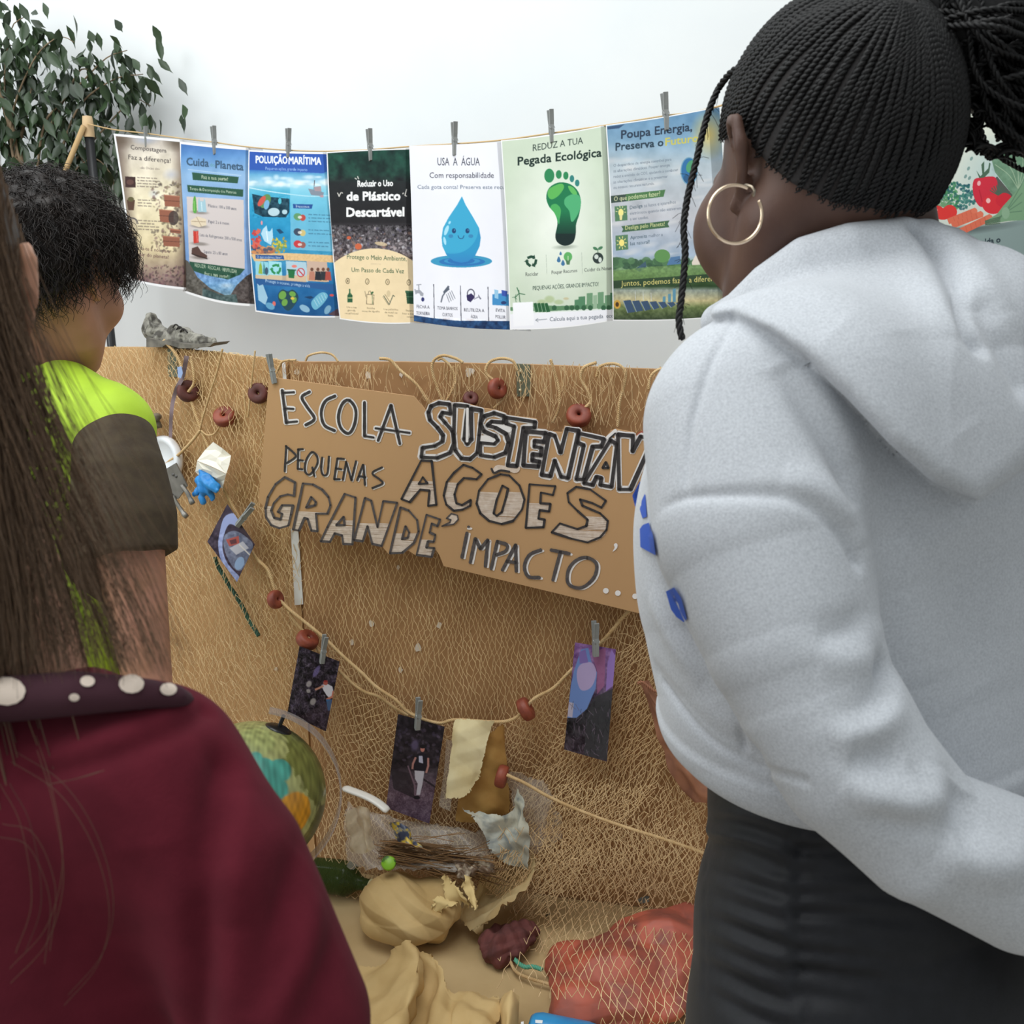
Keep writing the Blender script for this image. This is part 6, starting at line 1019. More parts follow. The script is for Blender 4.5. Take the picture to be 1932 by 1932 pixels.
L1 = lattice(548, 1340, 692, 1680, 8.6, 25, lambda x, y: (x - (y - 692) * .03 + 5 * np.sin(y * .01), y), o1, 1, 1.5, k1)
La = lattice(170, 556, 656, 1680, 11, 19, lambda x, y: (x + (y - 656) * .06 * np.clip((540 - x) / 300, 0, 1), np.maximum(y, np.interp(x, [170, 300, 400, 545], [654, 655, 664, 683]) - 2)), lambda px, py: .012 + .006 * np.sin(px * .04), 2, 1.8, lambda x, y, r: ~strip(x, y) | (r.random(len(x)) < .25))
Lb = lattice(170, 556, 656, 1680, 9, 26, lambda x, y: (x - 18 * np.sin(y * .006) * np.clip((545 - x) / 120, 0, 1), np.maximum(y, np.interp(x, [170, 300, 400, 545], [654, 655, 664, 683]) - 2)), lambda px, py: .020 + .01 * np.sin(px * .03 + 1), 3, 2.0, lambda x, y, r: (r.random(len(x)) < .8) & (~strip(x, y) | (r.random(len(x)) < .2)))
V, Fq = tubes(np.concatenate([L1, La, Lb]), .00062, 3)
tag(mesh('fishing_net', V, Fq, M_net), 'fine tan fishing net stretched over both cardboard boards', 'fishing net')
zr = lambda px, py: .025 + .15 * np.clip(1.5 * np.exp(-(((px - 1215) / 170) ** 2 + ((py - 1850) / 120) ** 2)), 0, 1)
L3 = lattice(615, 1330, 0, 420, 13, 17, lambda x, y: (x + 5 * np.sin(y * .03 + x * .02), YT(x) + 3 + y * np.clip((1690 - YT(x)) / 420, .3, 2) + 8 * np.sin(x * .03)), lambda px, py: .034 + .06 * np.clip((py - 1540) / 100, 0, 1), 4, 2.0)
def dg(x, y):                                   # bunched folds running down to the left
    t = y / 700.0; c = (1345 - 400 * t ** 1.1, 1120 + 590 * t); w_ = (x - 110) * (.55 + .35 * np.sin(t * 3.1)); return c[0] + w_ * .83, c[1] + w_ * .56
L4 = lattice(0, 220, 0, 700, 7.5, 26, dg, lambda px, py: .04 + .07 * np.clip((py - 1450) / 200, 0, 1), 5, 1.6, lambda x, y, r: r.random(len(x)) < .85)
L5 = lattice(940, 1330, 1560, 1990, 17, 34, lambda x, y: (x + 8 * np.sin(y * .02), y), lambda px, py: .14 + 0 * px, 6, 1.8, lambda x, y, r: (r.random(len(x)) < .95) & ~((x < 1130) & (y > 1880)) & ((x > 1030) | (r.random(len(x)) < .4)), zr)
L6 = lattice(960, 1330, 1480, 1800, 9, 15, lambda x, y: (x - (y - 1480) * .35 + 90, y), lambda px, py: .05 + .06 * np.clip((py - 1480) / 150, 0, 1), 7, 2.2, lambda x, y, r: r.random(len(x)) < .7)
V, Fq = tubes(np.concatenate([L3, L4, L5, L6]), .00070, 3)
tag(mesh('fishing_net', V, Fq, M_net), 'bunched tan net hanging from the sagging rope over the litter down to the floor', 'fishing net')
ST = []
for i in range(120):                            # loose twine ends over the top of the middle board
    x = rng.choice([600, 700, 840, 870, 960, 1010, 1060, 1130, 1160]) + rng.normal() * 26; L_ = 40 + 80 * rng.random(); q = np.array([(x, 688 + 2 * rng.normal()), (x + 8 * rng.normal(), 688 + L_ * .5), (x + 14 * rng.normal(), 690 + L_)]); ST.append(BC.hit(*spline(q, 8).T, .015 + .01 * rng.random()))
V, Fq = tubes(np.array(ST), .0006, 3); tag(mesh('loose_twine', V, Fq, M_net), 'loose net twine trailing over the top of the middle board', 'twine', kind='stuff')
# ================================================================ the weeping fig and the pole behind the boards
pt_ = PY(166, 236, 2.88); mb = MB(); mb.tube([[pt_[0] + .012, pt_[1], .0], [pt_[0], pt_[1], pt_[2]]], .012, 14); pole_ = empty('stand_pole', (pt_[0] + .012, pt_[1], 0), 'black metal pole behind the left board holding the poster cord', 'pole'); mb.build('pole', mat('black_metal', (34, 34, 36), .35), pole_)
mb = MB(); mb.lathe([(.014, -.03), (.0145, 0), (.012, .022), (.0001, .024)], np.array([[1, 0, 0, pt_[0]], [0, 1, 0, pt_[1]], [0, 0, 1, pt_[2]], [0, 0, 0, 1]]), 16); mb.build('tape_wrap', mat('masking_tape', (206, 176, 136), .8), pole_); mb = MB(); mb.lathe([(.0001, .02), (.10, .016), (.12, 0), (.0001, 0)], np.array([[1, 0, 0, pt_[0] + .012], [0, 1, 0, pt_[1]], [0, 0, 1, 0], [0, 0, 0, 1]]), 28); mb.build('foot_plate', mat('black_metal', (34, 34, 36), .35), pole_)
pb_ = PY(30, 650, 2.94); fig = empty('weeping_fig', (pb_[0], pb_[1], 0), 'tall weeping fig plant with drooping green leaves in the corner', 'plant')
mb = MB(); mb.lathe([(.0001, 0), (.10, 0), (.13, .22), (.138, .24), (.122, .24), (.115, .20), (.0001, .20)], np.array([[1, 0, 0, pb_[0]], [0, 1, 0, pb_[1]], [0, 0, 1, .0], [0, 0, 0, 1]]), 36); mb.build('pot', mat('dark_pot', (90, 74, 62), .6), fig)
FP_ = lambda px, py, Y=2.94: PY(px, py, Y); mb = MB(); TIPS = []
mb.tube(spline(np.array([[pb_[0], pb_[1], .19], [pb_[0] + .01, pb_[1], .9], FP_(60, 430), FP_(40, 300), FP_(-20, 120)]), 24), np.linspace(.014, .007, 24), 8)
BR = [[(60, 430), (80, 250), (110, 200), (145, 165), (200, 110), (240, 95)], [(60, 430), (110, 300), (150, 200), (215, 150), (270, 140)], [(60, 420), (20, 250), (60, 120), (110, 70), (140, 80)], [(60, 430), (30, 330), (-10, 230), (-40, 150)], [(70, 420), (120, 330), (190, 250), (250, 190), (285, 200)], [(60, 440), (100, 370), (170, 300), (210, 330), (215, 360)], [(50, 420), (10, 200), (20, 60), (50, 30)], [(40, 330), (-30, 60), (-90, 20)], [(90, 250), (140, 150), (160, 130), (190, 150)], [(60, 430), (20, 400), (-40, 380), (-60, 420)], [(80, 400), (130, 300), (150, 290), (165, 340)], [(30, 300), (60, 160), (40, 100), (10, 80)]]
for b_ in BR:
    dy = rng.normal() * .02; q = spline(np.array(b_, float), 30); W = FP_(q[:, 0], q[:, 1], 2.94 + np.linspace(0, dy, 30)); mb.tube(W, np.linspace(.005, .0012, 30), 6); TIPS.append(W)
mb.build('branches', mat('fig_bark', (138, 118, 92), .85, col2=(110, 94, 74), nscale=40), fig)
mb = MB(); mb.tube([FP_(158, 238, 2.86), FP_(118, 335, 2.88), FP_(80, 440, 2.90), [pb_[0] + .04, 2.92, .20]], .007, 8); mb.build('support_stick', mat('pale_stick', (190, 158, 112), .8), fig)
LV, LF_, nL = [], [], 0
for bi, W in enumerate(TIPS):
    for k in range(70):
        t = .28 + .72 * rng.random() ** .8; p = W[int(t * 29)] + rng.normal(size=3) * [.06, .018, .045]; L = .036 + .024 * rng.random(); dr = norm(np.array([.45 * rng.normal() + .12, .35 * rng.normal(), -.95 + .35 * rng.normal()])); sd = norm(np.cross(dr, rng.normal(size=3) + [0, 1.5, 0])); up_ = np.cross(sd, dr); wd = L * (.20 + .05 * rng.random())
        pr = [(0, 0, 0), (.18, .55, .02), (.42, 1, .05), (.68, .72, .04), (.88, .22, .0), (1.12, 0, -.06)]
        ctr = np.array([p + dr * L * a - up_ * L * .12 * a * a for a, _, _ in pr]); lft = np.array([c_ + sd * wd * w_ + up_ * wd * .35 * w_ for c_, (_, w_, _) in zip(ctr, pr)]); rgt = np.array([c_ - sd * wd * w_ + up_ * wd * .35 * w_ for c_, (_, w_, _) in zip(ctr, pr)])
        LV.append(np.vstack([ctr, lft, rgt])); LF_ += [(nL + i, nL + i + 1, nL + 7 + i, nL + 6 + i) for i in range(5)] + [(nL + i, nL + 12 + i, nL + 13 + i, nL + i + 1) for i in range(5)]; nL += 18
mesh('foliage', np.vstack(LV), LF_, mat('fig_leaf', (44, 62, 36), .42, island=.45, spec=.5), fig)
# ================================================================ people
def rot_frame(yaw, pitch, roll=0.0):            # yaw: to the viewer's left of straight ahead; pitch: chin down
    cy_, sy = math.cos(yaw), math.sin(yaw); fw = np.array([-sy, cy_, 0]); lf = np.array([-cy_, -sy, 0]); up = np.array([0, 0, 1.0])
    fw, up = fw * math.cos(pitch) - up * math.sin(pitch), up * math.cos(pitch) + fw * math.sin(pitch)
    lf, up = lf * math.cos(roll) + up * math.sin(roll), up * math.cos(roll) - lf * math.sin(roll)
    return fw, lf, up
class Head:
    def __init__(s, c, yaw, pitch, roll=0.0, k=1.0, full=0.0): s.full = full; s.c = np.asarray(c, float); s.R = np.stack(rot_frame(yaw, pitch, roll), 1); s.k = k
    def w(s, x, y, z): return s.c + s.k * (s.R @ np.array([x, y, z], float))
    def sdf(s, p):
        q = (p - s.c) @ s.R / s.k; ax = np.abs(q[..., 1]); m = np.stack([q[..., 0], ax, q[..., 2]], -1)
        d = s_ell(q, (-.008, 0, .012), (.098, .077, .096))
        d = smin(d, s_ell(q, (.042, 0, -.05), (.060, .062, .080)), .03)
        d = smin(d, s_chain(m, [(-.005, .052 + .006 * s.full, -.062), (.035, .042 + .010 * s.full, -.098 - .008 * s.full), (.072, .012 + .012 * s.full, -.118 - .010 * s.full)], [.022, .020 + .004 * s.full, .020 + .004 * s.full]), .028)
        d = smin(d, s_ell(m, (.064, .044 + .010 * s.full, -.040 - .008 * s.full), (.026, .024 + .006 * s.full, .022 + .016 * s.full)), .025)
        d = smin(d, s_ell(q, (.084, 0, .004), (.016, .052, .013)), .02)
        d = smax(d, -s_ell(m, (.106, .032, -.022), (.018, .020, .012)), .012)
        d = smin(d, s_chain(q, [(.096, 0, -.012), (.122, 0, -.050)], [.007, .011]), .012)
        d = smin(d, s_ell(m, (.108, .012, -.056), (.010, .010, .008)), .008)
        d = smin(d, s_ell(q, (.100, 0, -.078), (.012, .024, .007)), .006); d = smin(d, s_ell(q, (.098, 0, -.091), (.012, .021, .008)), .006)
        return d * s.k
    def ear(s, q, side, tilt=.5):               # helix, hollow and lobe of one ear
        y = lambda a, b, z: (a, side * b, z)
        rim = [y(.004, .078, -.012), y(.004, .084, .006), y(-.006, .090, .014), y(-.020, .094, .008), y(-.024, .094, -.012), y(-.016, .089, -.030), y(-.002, .083, -.040), y(.008, .081, -.047), y(.008, .078, -.040)]
        d = s_chain(q, rim, [.004, .0042, .0045, .0048, .0045, .0042, .0044, .0062, .005])
        d = smin(d, s_chain(q, [y(-.006, .072, -.012), y(-.016, .088, -.010)], [.013, .006]), .008)
        d = smin(d, s_chain(q, [y(.002, .072, -.034), y(-.006, .080, -.034)], [.010, .006]), .006)
        return d
    def eyes(s, parent, white=(220, 214, 206)):
        for sd in (-1, 1):
            mb = MB(); c = s.w(.082, sd * .032, -.024); t_ = np.linspace(-math.pi / 2, math.pi / 2, 13); M_ = np.eye(4); M_[:3, :3] = np.stack([s.R[:, 1], s.R[:, 2], s.R[:, 0]], 1); M_[:3, 3] = c
            mb.lathe([(.012 * s.k * math.cos(a), .012 * s.k * math.sin(a)) for a in t_], M_, 20); e_ = mb.build('eye', mat('eye_white', white, .25), parent)
            mb = MB(); mb.lathe([(.0058 * s.k * math.cos(a) + 1e-6, .0066 * s.k + .0058 * s.k * math.sin(a)) for a in np.linspace(0.2, math.pi / 2, 6)], M_, 18); mb.build('iris', mat('eye_iris', (38, 26, 20), .2), e_)
def hand_sdf(p, wrist, fdir, palm_n, side, k=1.0, curl=.5):   # palm, four unequal bent fingers, a thumb from the side
    fdir = norm(fdir); nrm = norm(np.asarray(palm_n) - fdir * np.dot(palm_n, fdir)); lat = np.cross(fdir, nrm) * side; W = lambda a, b, c: wrist + k * (a * fdir + b * lat + c * nrm)
    d = s_chain(p, [W(0, 0, 0), W(.03, 0, 0), W(.075, .002, 0)], [.022 * k, .030 * k, .034 * k], .45, nrm)
    for j, (b, L) in enumerate(((.028, .070), (.010, .080), (-.009, .075), (-.027, .058))):
        pts = [W(.07, b * .9, 0)]; a = .15 * curl; pos = np.array([.075, b, 0.0])
        for seg, ln in enumerate((.45, .32, .23)): pos = pos + L * ln * np.array([math.cos(a), b * .12, math.sin(a)]); pts.append(W(*pos)); a += .75 * curl
        d = smin(d, s_chain(p, pts, [.0092 * k, .0088 * k, .0080 * k, .0070 * k]), .006)
    return smin(d, s_chain(p, [W(.018, .022, .004), W(.045, .046, .014), W(.070, .056, .022), W(.090, .058, .026)], [.014 * k, .0105 * k, .0095 * k, .0075 * k]), .008)
def rp(px, d): return px * d / F
def PC(*pts):                                   # (px, py, depth, radius in px) -> points, radii
    a_ = np.array(pts, float); return P(a_[:, 0], a_[:, 1], a_[:, 2]), a_[:, 3] * a_[:, 2] / F
def shoe_sdf(p, heel, fw, L=.25):
    lf = np.array([-fw[1], fw[0], 0]); q = np.stack([(p - heel) @ fw, (p - heel) @ lf, p[..., 2]], -1)
    d = s_chain(q, [(.02, 0, .035), (.12, .004, .038), (.20, .0, .032)], [.036, .042, .036]); d = smin(d, s_chain(q, [(.03, 0, .05), (.04, 0, .10)], [.038, .040]), .03)
    return smax(d, .002 - p[..., 2], .006)
def bounds(pts, pad): pts = np.asarray(pts); return pts.min(0) - pad, pts.max(0) + pad
# ---------------------------------------------------------------- girl in the pale grey hoodie
HG = Head(P(1568, 284, .815), math.radians(17), math.radians(18), math.radians(3), 1.05, .95)
YB = math.radians(45); fb = np.array([-math.sin(YB), math.cos(YB), 0]); lb = np.array([-math.cos(YB), -math.sin(YB), 0])
TB, TR_ = PC((1600, 800, .85, 418), (1598, 1000, .85, 470), (1615, 1230, .85, 440), (1640, 1420, .85, 415))
SHp, SHr = PC((1445, 800, .73, 190), (1600, 700, .83, 165), (1890, 750, .93, 160))
AL, ALr = PC((1422, 800, .715, 200), (1427, 1000, .685, 198), (1492, 1210, .66, 166), (1535, 1310, .652, 150), (1612, 1440, .645, 148), (1740, 1570, .645, 130), (1925, 1652, .66, 140), (2075, 1700, .675, 118))
AR = np.array([P(1890, 760, .93), P(2130, 1080, .95), P(2330, 1400, .88), P(2300, 1660, .76), P(2260, 1690, .73)]); ARr = [.070, .066, .055, .050, .042]
NK, NKr = PC((1560, 330, .825, 128), (1590, 470, .84, 125), (1605, 620, .85, 150))
ZH = .966
def g_arms(p): return np.minimum(s_chain(p, AL, ALr), s_chain(p, AR, ARr))
SHO = P(1600, 575, .83)[2]
def g_torso(p):
    d = s_chain(p, TB, TR_, .74, fb); lat = np.abs((p - TB[0]) @ lb); return smin(smax(d, (p[..., 2] - SHO + .40 * lat) * .92, .035), s_chain(p, SHp, SHr), .04)
bk = -fb
RL, RLr = PC((1358, 606, .83, 34), (1402, 590, .805, 44), (1455, 545, .785, 50), (1525, 500, .768, 54), (1605, 474, .76, 52), (1700, 464, .765, 54), (1775, 482, .785, 52), (1845, 548, .81, 56), (1910, 612, .84, 66), (1995, 650, .90, 80))
RE, REr = PC((1752, 436, .765, 20), (1800, 478, .755, 27), (1838, 548, .745, 30), (1858, 620, .735, 30), (1905, 700, .735, 26), (1960, 730, .75, 20))
HPOLY = np.array([(1330, 585), (1340, 602), (1385, 598), (1450, 628), (1530, 682), (1600, 748), (1680, 838), (1760, 908), (1845, 946), (1900, 908), (1960, 860), (2060, 800), (2060, 380), (1330, 380)], float)
def poly_sd(x, y, q):
    d = np.full(x.shape, 1e9); ins = np.zeros(x.shape, bool)
    for a, b in zip(q, np.roll(q, -1, 0)):
        e = b - a; wx, wy = x - a[0], y - a[1]; t = np.clip((wx * e[0] + wy * e[1]) / (e @ e), 0, 1); d = np.minimum(d, np.hypot(wx - t * e[0], wy - t * e[1]))
        if a[1] != b[1]: ins ^= ((a[1] > y) != (b[1] > y)) & (x < (b[0] - a[0]) * (y - a[1]) / (b[1] - a[1]) + a[0])
    return np.where(ins, -d, d)
def g_hood(p):
    def fn(x):
        px, py = cam_px(x); dd = cam_d(x); base = smin(g_torso(x), s_chain(x, AL[:2], ALr[:2]), .03); tk = .009 + .034 * np.clip((px - 1380) / 420, 0, 1)
        h = smax(base - tk, poly_sd(px, py, HPOLY) * dd / F, .014); return smin(smin(smax(h, dd - .86, .02), s_chain(x, RL, RLr), .016), s_chain(x, RE, REr), .007)
    return near(p, P(1720, 680, .80), .30, fn)
def g_hoodie(p):
    d = smax(g_torso(p), ZH - p[..., 2], .02); d = smin(d, s_chain(p, AL, ALr), .022); d = smin(d, s_chain(p, AR, ARr), .03)
    d = smin(d, g_hood(p), .004)
    return smax(d, -(s_chain(p, NK, np.array(NKr) - .004)), .012)
WA = P(1640, 1480, .86); HI = P(1668, 1850, .865); KZ = []
LGt, LGr = PC((1625, 1400, .855, 345), (1632, 1530, .86, 352), (1652, 1700, .865, 405), (1668, 1860, .865, 440))
hx = P(1668, 1860, .865)
def leg_pts(s): return [hx + lb * s * .085 + [0, 0, .0], np.array([*(hx + lb * s * .08 + fb * .015)[:2], .43]), np.array([*(hx + lb * s * .08 - fb * .005)[:2], .10])]
def g_legs(p):
    d = s_chain(p, LGt, LGr, .74, fb)
    for s in (-1, 1): d = smin(d, s_chain(p, leg_pts(s), [.105, .066, .046]), .03)
    return smax(d, p[..., 2] - 1.0, .01)
WL = P(2100, 1708, .68); WR = P(2255, 1695, .73)
def g_skin(p):
    q = (p - HG.c) @ HG.R
    d = near(p, HG.c, .19, HG.sdf); d = smin(d, s_chain(p, NK, NKr), .03)
    d = np.minimum(d, near(p, HG.w(-.01, .085, -.02), .06, lambda x: HG.ear((x - HG.c) @ HG.R, 1))); d = np.minimum(d, near(p, HG.w(-.01, -.085, -.02), .06, lambda x: HG.ear((x - HG.c) @ HG.R, -1)))
    d = smin(d, smax(g_torso(p), ZH + .02 - p[..., 2], .01) + .016, .01); d = smin(d, g_arms(p) + .014, .01); d = smin(d, g_legs(p) + .019, .01)
    for s in (-1, 1): h_ = leg_pts(s)[2]; d = smin(d, s_chain(p, [h_, np.array([*(h_ + fb * .11)[:2], .045])], [.036, .03]), .02)
    d = smin(d, near(p, WL, .25, lambda x: hand_sdf(x, WL, norm(AL[-1] - AL[-2]) + [0, 0, -.25], [-.2, .9, .2], 1)), .012)
    return smin(d, near(p, WR, .25, lambda x: hand_sdf(x, WR, norm(AR[-1] - AR[-2]) * .6 + np.array([-.3, -.2, -.3]), [.2, .9, .3], -1)), .012)
girl = empty('person', (hx[0], hx[1], 0), 'person in pale grey hoodie and black leggings with a long braided ponytail', 'person')
M_sk = mat('deep_brown_skin', (92, 66, 54), 0.55, col2=(78, 54, 45), nscale=22, bump=.08, bscale=260, spec=.35)
M_hd = mat('pale_grey_fleece', (197, 200, 205), 0.95, col2=(176, 179, 184), nscale=620, nlo=.35, nhi=.7, bump=.18, bscale=700, sheen=.15, spec=.1, bdist=.0012)
M_lg = mat('black_jersey', (30, 31, 36), 0.6, col2=(25, 26, 30), nscale=90, bump=.1, bscale=500, spec=.35, sheen=.04)
lo, hi = bounds(np.vstack([TB, AL, AR, hx[None] * [1, 1, 0], HG.c[None] + [0, 0, .04], leg_pts(1)[2:], WL[None] + [.15, 0, 0]]), .24); lo[2] = -.02; hi[2] = HG.c[2] + .15
sdf_mesh('body', g_skin, lo, hi, .0042, M_sk, girl)
HG.eyes(girl)
FO = [([(1385, 600), (1340, 680), (1310, 780), (1297, 860), (1292, 930)], .0034, .0034), ([(1230, 985), (1250, 955), (1300, 936), (1400, 930), (1480, 936), (1545, 965), (1590, 1015), (1615, 1060)], .0055, .0055, 2), ([(1250, 955), (1300, 936), (1400, 930), (1480, 936)], .003, .0022),
      ([(1470, 905), (1545, 925), (1600, 980), (1622, 1040)], .014, -.006), ([(1468, 678), (1520, 760), (1580, 860), (1612, 970)], .012, .009), ([(1500, 690), (1560, 780), (1615, 880)], .016, -.005), ([(1672, 1262), (1668, 1300), (1630, 1342), (1554, 1362)], .010, .010, 1), ([(1690, 1300), (1672, 1345), (1630, 1378), (1560, 1392)], .012, -.006), ([(1640, 1160), (1600, 1190), (1540, 1200)], .010, .005), ([(1655, 1225), (1610, 1240), (1540, 1240)], .012, -.004),
      ([(1590, 1462), (1660, 1500), (1720, 1515), (1762, 1500), (1764, 1440)], .013, -.008), ([(1600, 1430), (1660, 1440), (1710, 1430)], .016, .007), ([(1810, 1480), (1815, 1540), (1790, 1560)], .014, .008), ([(1775, 1590), (1830, 1620), (1890, 1630), (1950, 1610)], .014, -.008), ([(1760, 1560), (1700, 1545), (1640, 1540)], .010, .004), ([(1395, 1370), (1402, 1425)], .0036, .0036), ([(1640, 1660), (1720, 1680), (1800, 1700)], .02, -.004),
      ([(1245, 1285), (1288, 1345), (1345, 1400), (1430, 1442), (1520, 1470)], .0022, .0014, 0), ([(1250, 1292), (1292, 1353), (1348, 1408), (1432, 1450), (1522, 1480)], .0022, .0014, 0), ([(1240, 1270), (1285, 1330), (1345, 1385), (1430, 1425)], .010, .003, 0), ([(1735, 428), (1772, 478), (1803, 540), (1826, 610), (1845, 650)], .007, .010, 0), ([(1790, 440), (1850, 520), (1890, 590)], .012, -.004), ([(1700, 470), (1760, 560), (1800, 640)], .014, -.003), ([(1420, 560), (1500, 575), (1580, 620)], .02, .004), ([(1700, 620), (1780, 720), (1820, 820)], .02, .004), ([(1860, 580), (1900, 660), (1930, 720)], .012, .008, 0),
      ([(1700, 1000), (1720, 1150), (1740, 1300)], .03, -.006), ([(1800, 1000), (1830, 1150), (1860, 1300)], .03, .005), ([(1225, 1120), (1280, 1220), (1330, 1290)], .012, -.004), ([(1240, 1080), (1300, 1200), (1350, 1330)], .010, .004)]
def g_post(v, n):
    v = fold(v, n, g_hoodie, FO, .5, 1.0); q = v * 22
    v = v + n * (.0012 * np.sin(q[:, 0] * 1.3 + 2 * np.sin(q[:, 2] * .9)) * np.sin(q[:, 2] * 1.1 + q[:, 1]))[:, None]
    band = np.clip((ZH + .030 - v[:, 2]) / .006, 0, 1) * (d_chain_far(v)); return v + n * (.003 * band)[:, None]
def d_chain_far(v): return (s_chain(v, AL, ALr) > .012).astype(float)
lo, hi = bounds(np.vstack([TB, AL, AR, RL]), .21); lo[2] = ZH - .06
hd = sdf_mesh('hoodie', g_hoodie, lo, hi, .0042, M_hd, girl, g_post, sub=1)
M_bl = mat('blue_print', (52, 88, 180), .85)
for p in ([(1207, 908), (1218, 935), (1220, 975), (1212, 978), (1206, 958), (1198, 955), (1193, 935)], [(1213, 990), (1224, 986), (1232, 1010), (1237, 1048), (1208, 1032), (1207, 998)], [(1256, 1116), (1272, 1108), (1285, 1128), (1296, 1168), (1290, 1174), (1276, 1164), (1266, 1150)]): decal(g_hoodie, p, .55, 1.05, .0042, M_bl, 'print', hd)
LF = [([(1330, 1500 + 46 * k), (1420, 1520 + 50 * k), (1500, 1545 + 50 * k)], .007, .006 + .002 * (k % 2)) for k in range(9)] + [([(1505, 1535 + 38 * k), (1620, 1530 + 40 * k), (1760, 1530 + 42 * k)], .007, .006 + .002 * (k % 3), 1) for k in range(10)] + [([(1490, 1540), (1500, 1640), (1512, 1760), (1520, 1932)], .004, .003, 0), ([(1325, 1590), (1400, 1612), (1480, 1650)], .007, .005), ([(1322, 1560), (1400, 1580)], .007, -.003)]
lo, hi = bounds(np.vstack([LGt, leg_pts(1), leg_pts(-1)]), .22); lo[2] = .06
sdf_mesh('leggings', g_legs, lo, hi, .005, M_lg, girl, lambda v, n: fold(v, n, g_legs, LF, .6, 1.0), sub=1)
for s in (-1, 1):
    hl = leg_pts(s)[2] - fb * .05; hl[2] = 0; sdf_mesh('shoe', lambda p: shoe_sdf(p, hl, fb), hl + [-.3, -.3, -.01], hl + [.3, .3, .16], .006, mat('white_trainer', (210, 208, 204), .6), girl)
# hair: cornrows running back over the scalp into one ponytail
M_hair = mat('black_braids', (17, 15, 15), 0.6, col2=(12, 11, 11), nscale=60, spec=.3)
def out_r(H, D, f, r0=.03, r1=.16, n=140):      # where rays from the head centre leave the head
    rs = np.linspace(r0, r1, n); p = H.c + D[:, None, :] * rs[None, :, None]; v = f(p.reshape(-1, 3)).reshape(len(D), n); return rs[np.clip((v > 0).argmax(1), 1, n - 1)]
def sph(az, el): return np.array([math.cos(az) * math.cos(el), math.sin(az) * math.cos(el), math.sin(el)])
HLINE = [(0, 42), (25, 40), (45, 30), (62, 14), (78, 8), (90, 6), (100, -6), (112, -20), (126, -34), (145, -44), (180, -48)]
def hairline(az):
    a_ = abs((az + 180) % 360 - 180); return np.interp(a_, [x for x, _ in HLINE], [y for _, y in HLINE])
pony = norm(np.array([-.80, 0.0, .60]))
def cap_sdf(p):
    q = (p - HG.c) @ HG.R; az = np.degrees(np.arctan2(q[..., 1], q[..., 0])); el = np.degrees(np.arctan2(q[..., 2], np.hypot(q[..., 0], q[..., 1])))
    return smax(HG.sdf(p) - .0035, (hairline(az) - el) * .0016, .004)
hair = sdf_mesh('hair', lambda p: near(p, HG.c, .17, cap_sdf), HG.c - .16, HG.c + .16, .004, mat('scalp_hair', (28, 22, 20), .8, col2=(28, 25, 25), nscale=120, bump=.3, bscale=300), girl)
ROWS = []
for az in np.arange(-180, 180, 2.9):
    el = hairline(az) - 3 + 3 * rng.random(); s_ = sph(math.radians(az), math.radians(el)); tt = np.linspace(0, 1, 44)[:, None]; om = math.acos(np.clip(s_ @ pony, -1, 1)); te = min(1, 1 - .10 / max(om, .3))
    t_ = tt * te; D = (np.sin((1 - t_) * om) * s_ + np.sin(t_ * om) * pony) / math.sin(om); D = norm(D + .012 * np.sin(tt * 9 + az) * np.cross(s_, pony)); Dw = D @ HG.R.T; r = out_r(HG, Dw, HG.sdf); r = np.convolve(np.pad(r, 2, 'edge'), np.ones(5) / 5, 'valid'); ROWS.append(HG.c + Dw * (r + .0035)[:, None])
def braids(rows, r, pitch, strands=2, k=5, per=9):
    PT, n = [], 0
    m = max(int(max(np.linalg.norm(np.diff(x, axis=0), axis=1).sum() for x in rows) / pitch * per), 12)
    for x in rows:
        c = spline(x, m); t, A, B = frames(c); L = np.linalg.norm(np.diff(c, axis=0), axis=1).sum(); ph = np.linspace(0, L / pitch * 6.283, m)
        for s in range(strands): a_ = ph + s * 6.283 / strands; PT.append(c + r * .55 * (np.cos(a_)[:, None] * A + np.sin(a_)[:, None] * B))
    return np.array(PT)
PT = braids(ROWS, .0019, .0085); V, Fq = tubes(PT, .0017 * np.clip(.25 + np.linspace(0, 4, PT.shape[1]), 0, 1)[None], 5); mesh('cornrows', V, Fq, M_hair, hair)
# ponytail: twisted lengths gathered at the back of the crown, spilling over to the right
pb = HG.c + (HG.R @ pony) * .105; TL_ = []
for i in range(330):
    j = rng.normal(size=3); u = rng.random(); sx = rng.normal() * 38; e1 = (1800 + 30 * j[0], 60 + 62 * j[1], .80 + .022 * j[2]); e2 = (1905 + 34 * j[1], 92 + 66 * j[0] + 20 * u, .80 + .03 * j[2]); e3 = (2010 + 50 * u + 20 * j[2], 190 + 80 * j[0], .80 + .03 * j[1]); e4 = (2075 + 50 * u, 480 + 90 * j[1], .81 + .03 * j[0])
    TL_.append(np.vstack([pb + HG.R @ np.array([0, .018 * j[0], .018 * j[1]]) * .9, P(1768 + 22 * j[2], 96 + 40 * j[1], .80 + .015 * j[0])[None] if False else P(np.array([1760 + 20 * j[2]]), np.array([90 + 38 * j[1]]), np.array([.79 + .015 * j[0]])), *[P(np.array([e[0]]), np.array([e[1]]), np.array([e[2]])) for e in (e1, e2, e3, e4)]]))
PT = braids(TL_, .0018, .011, per=7); V, Fq = tubes(PT, .0015, 4); pt = mesh('ponytail', V, Fq, M_hair, hair)
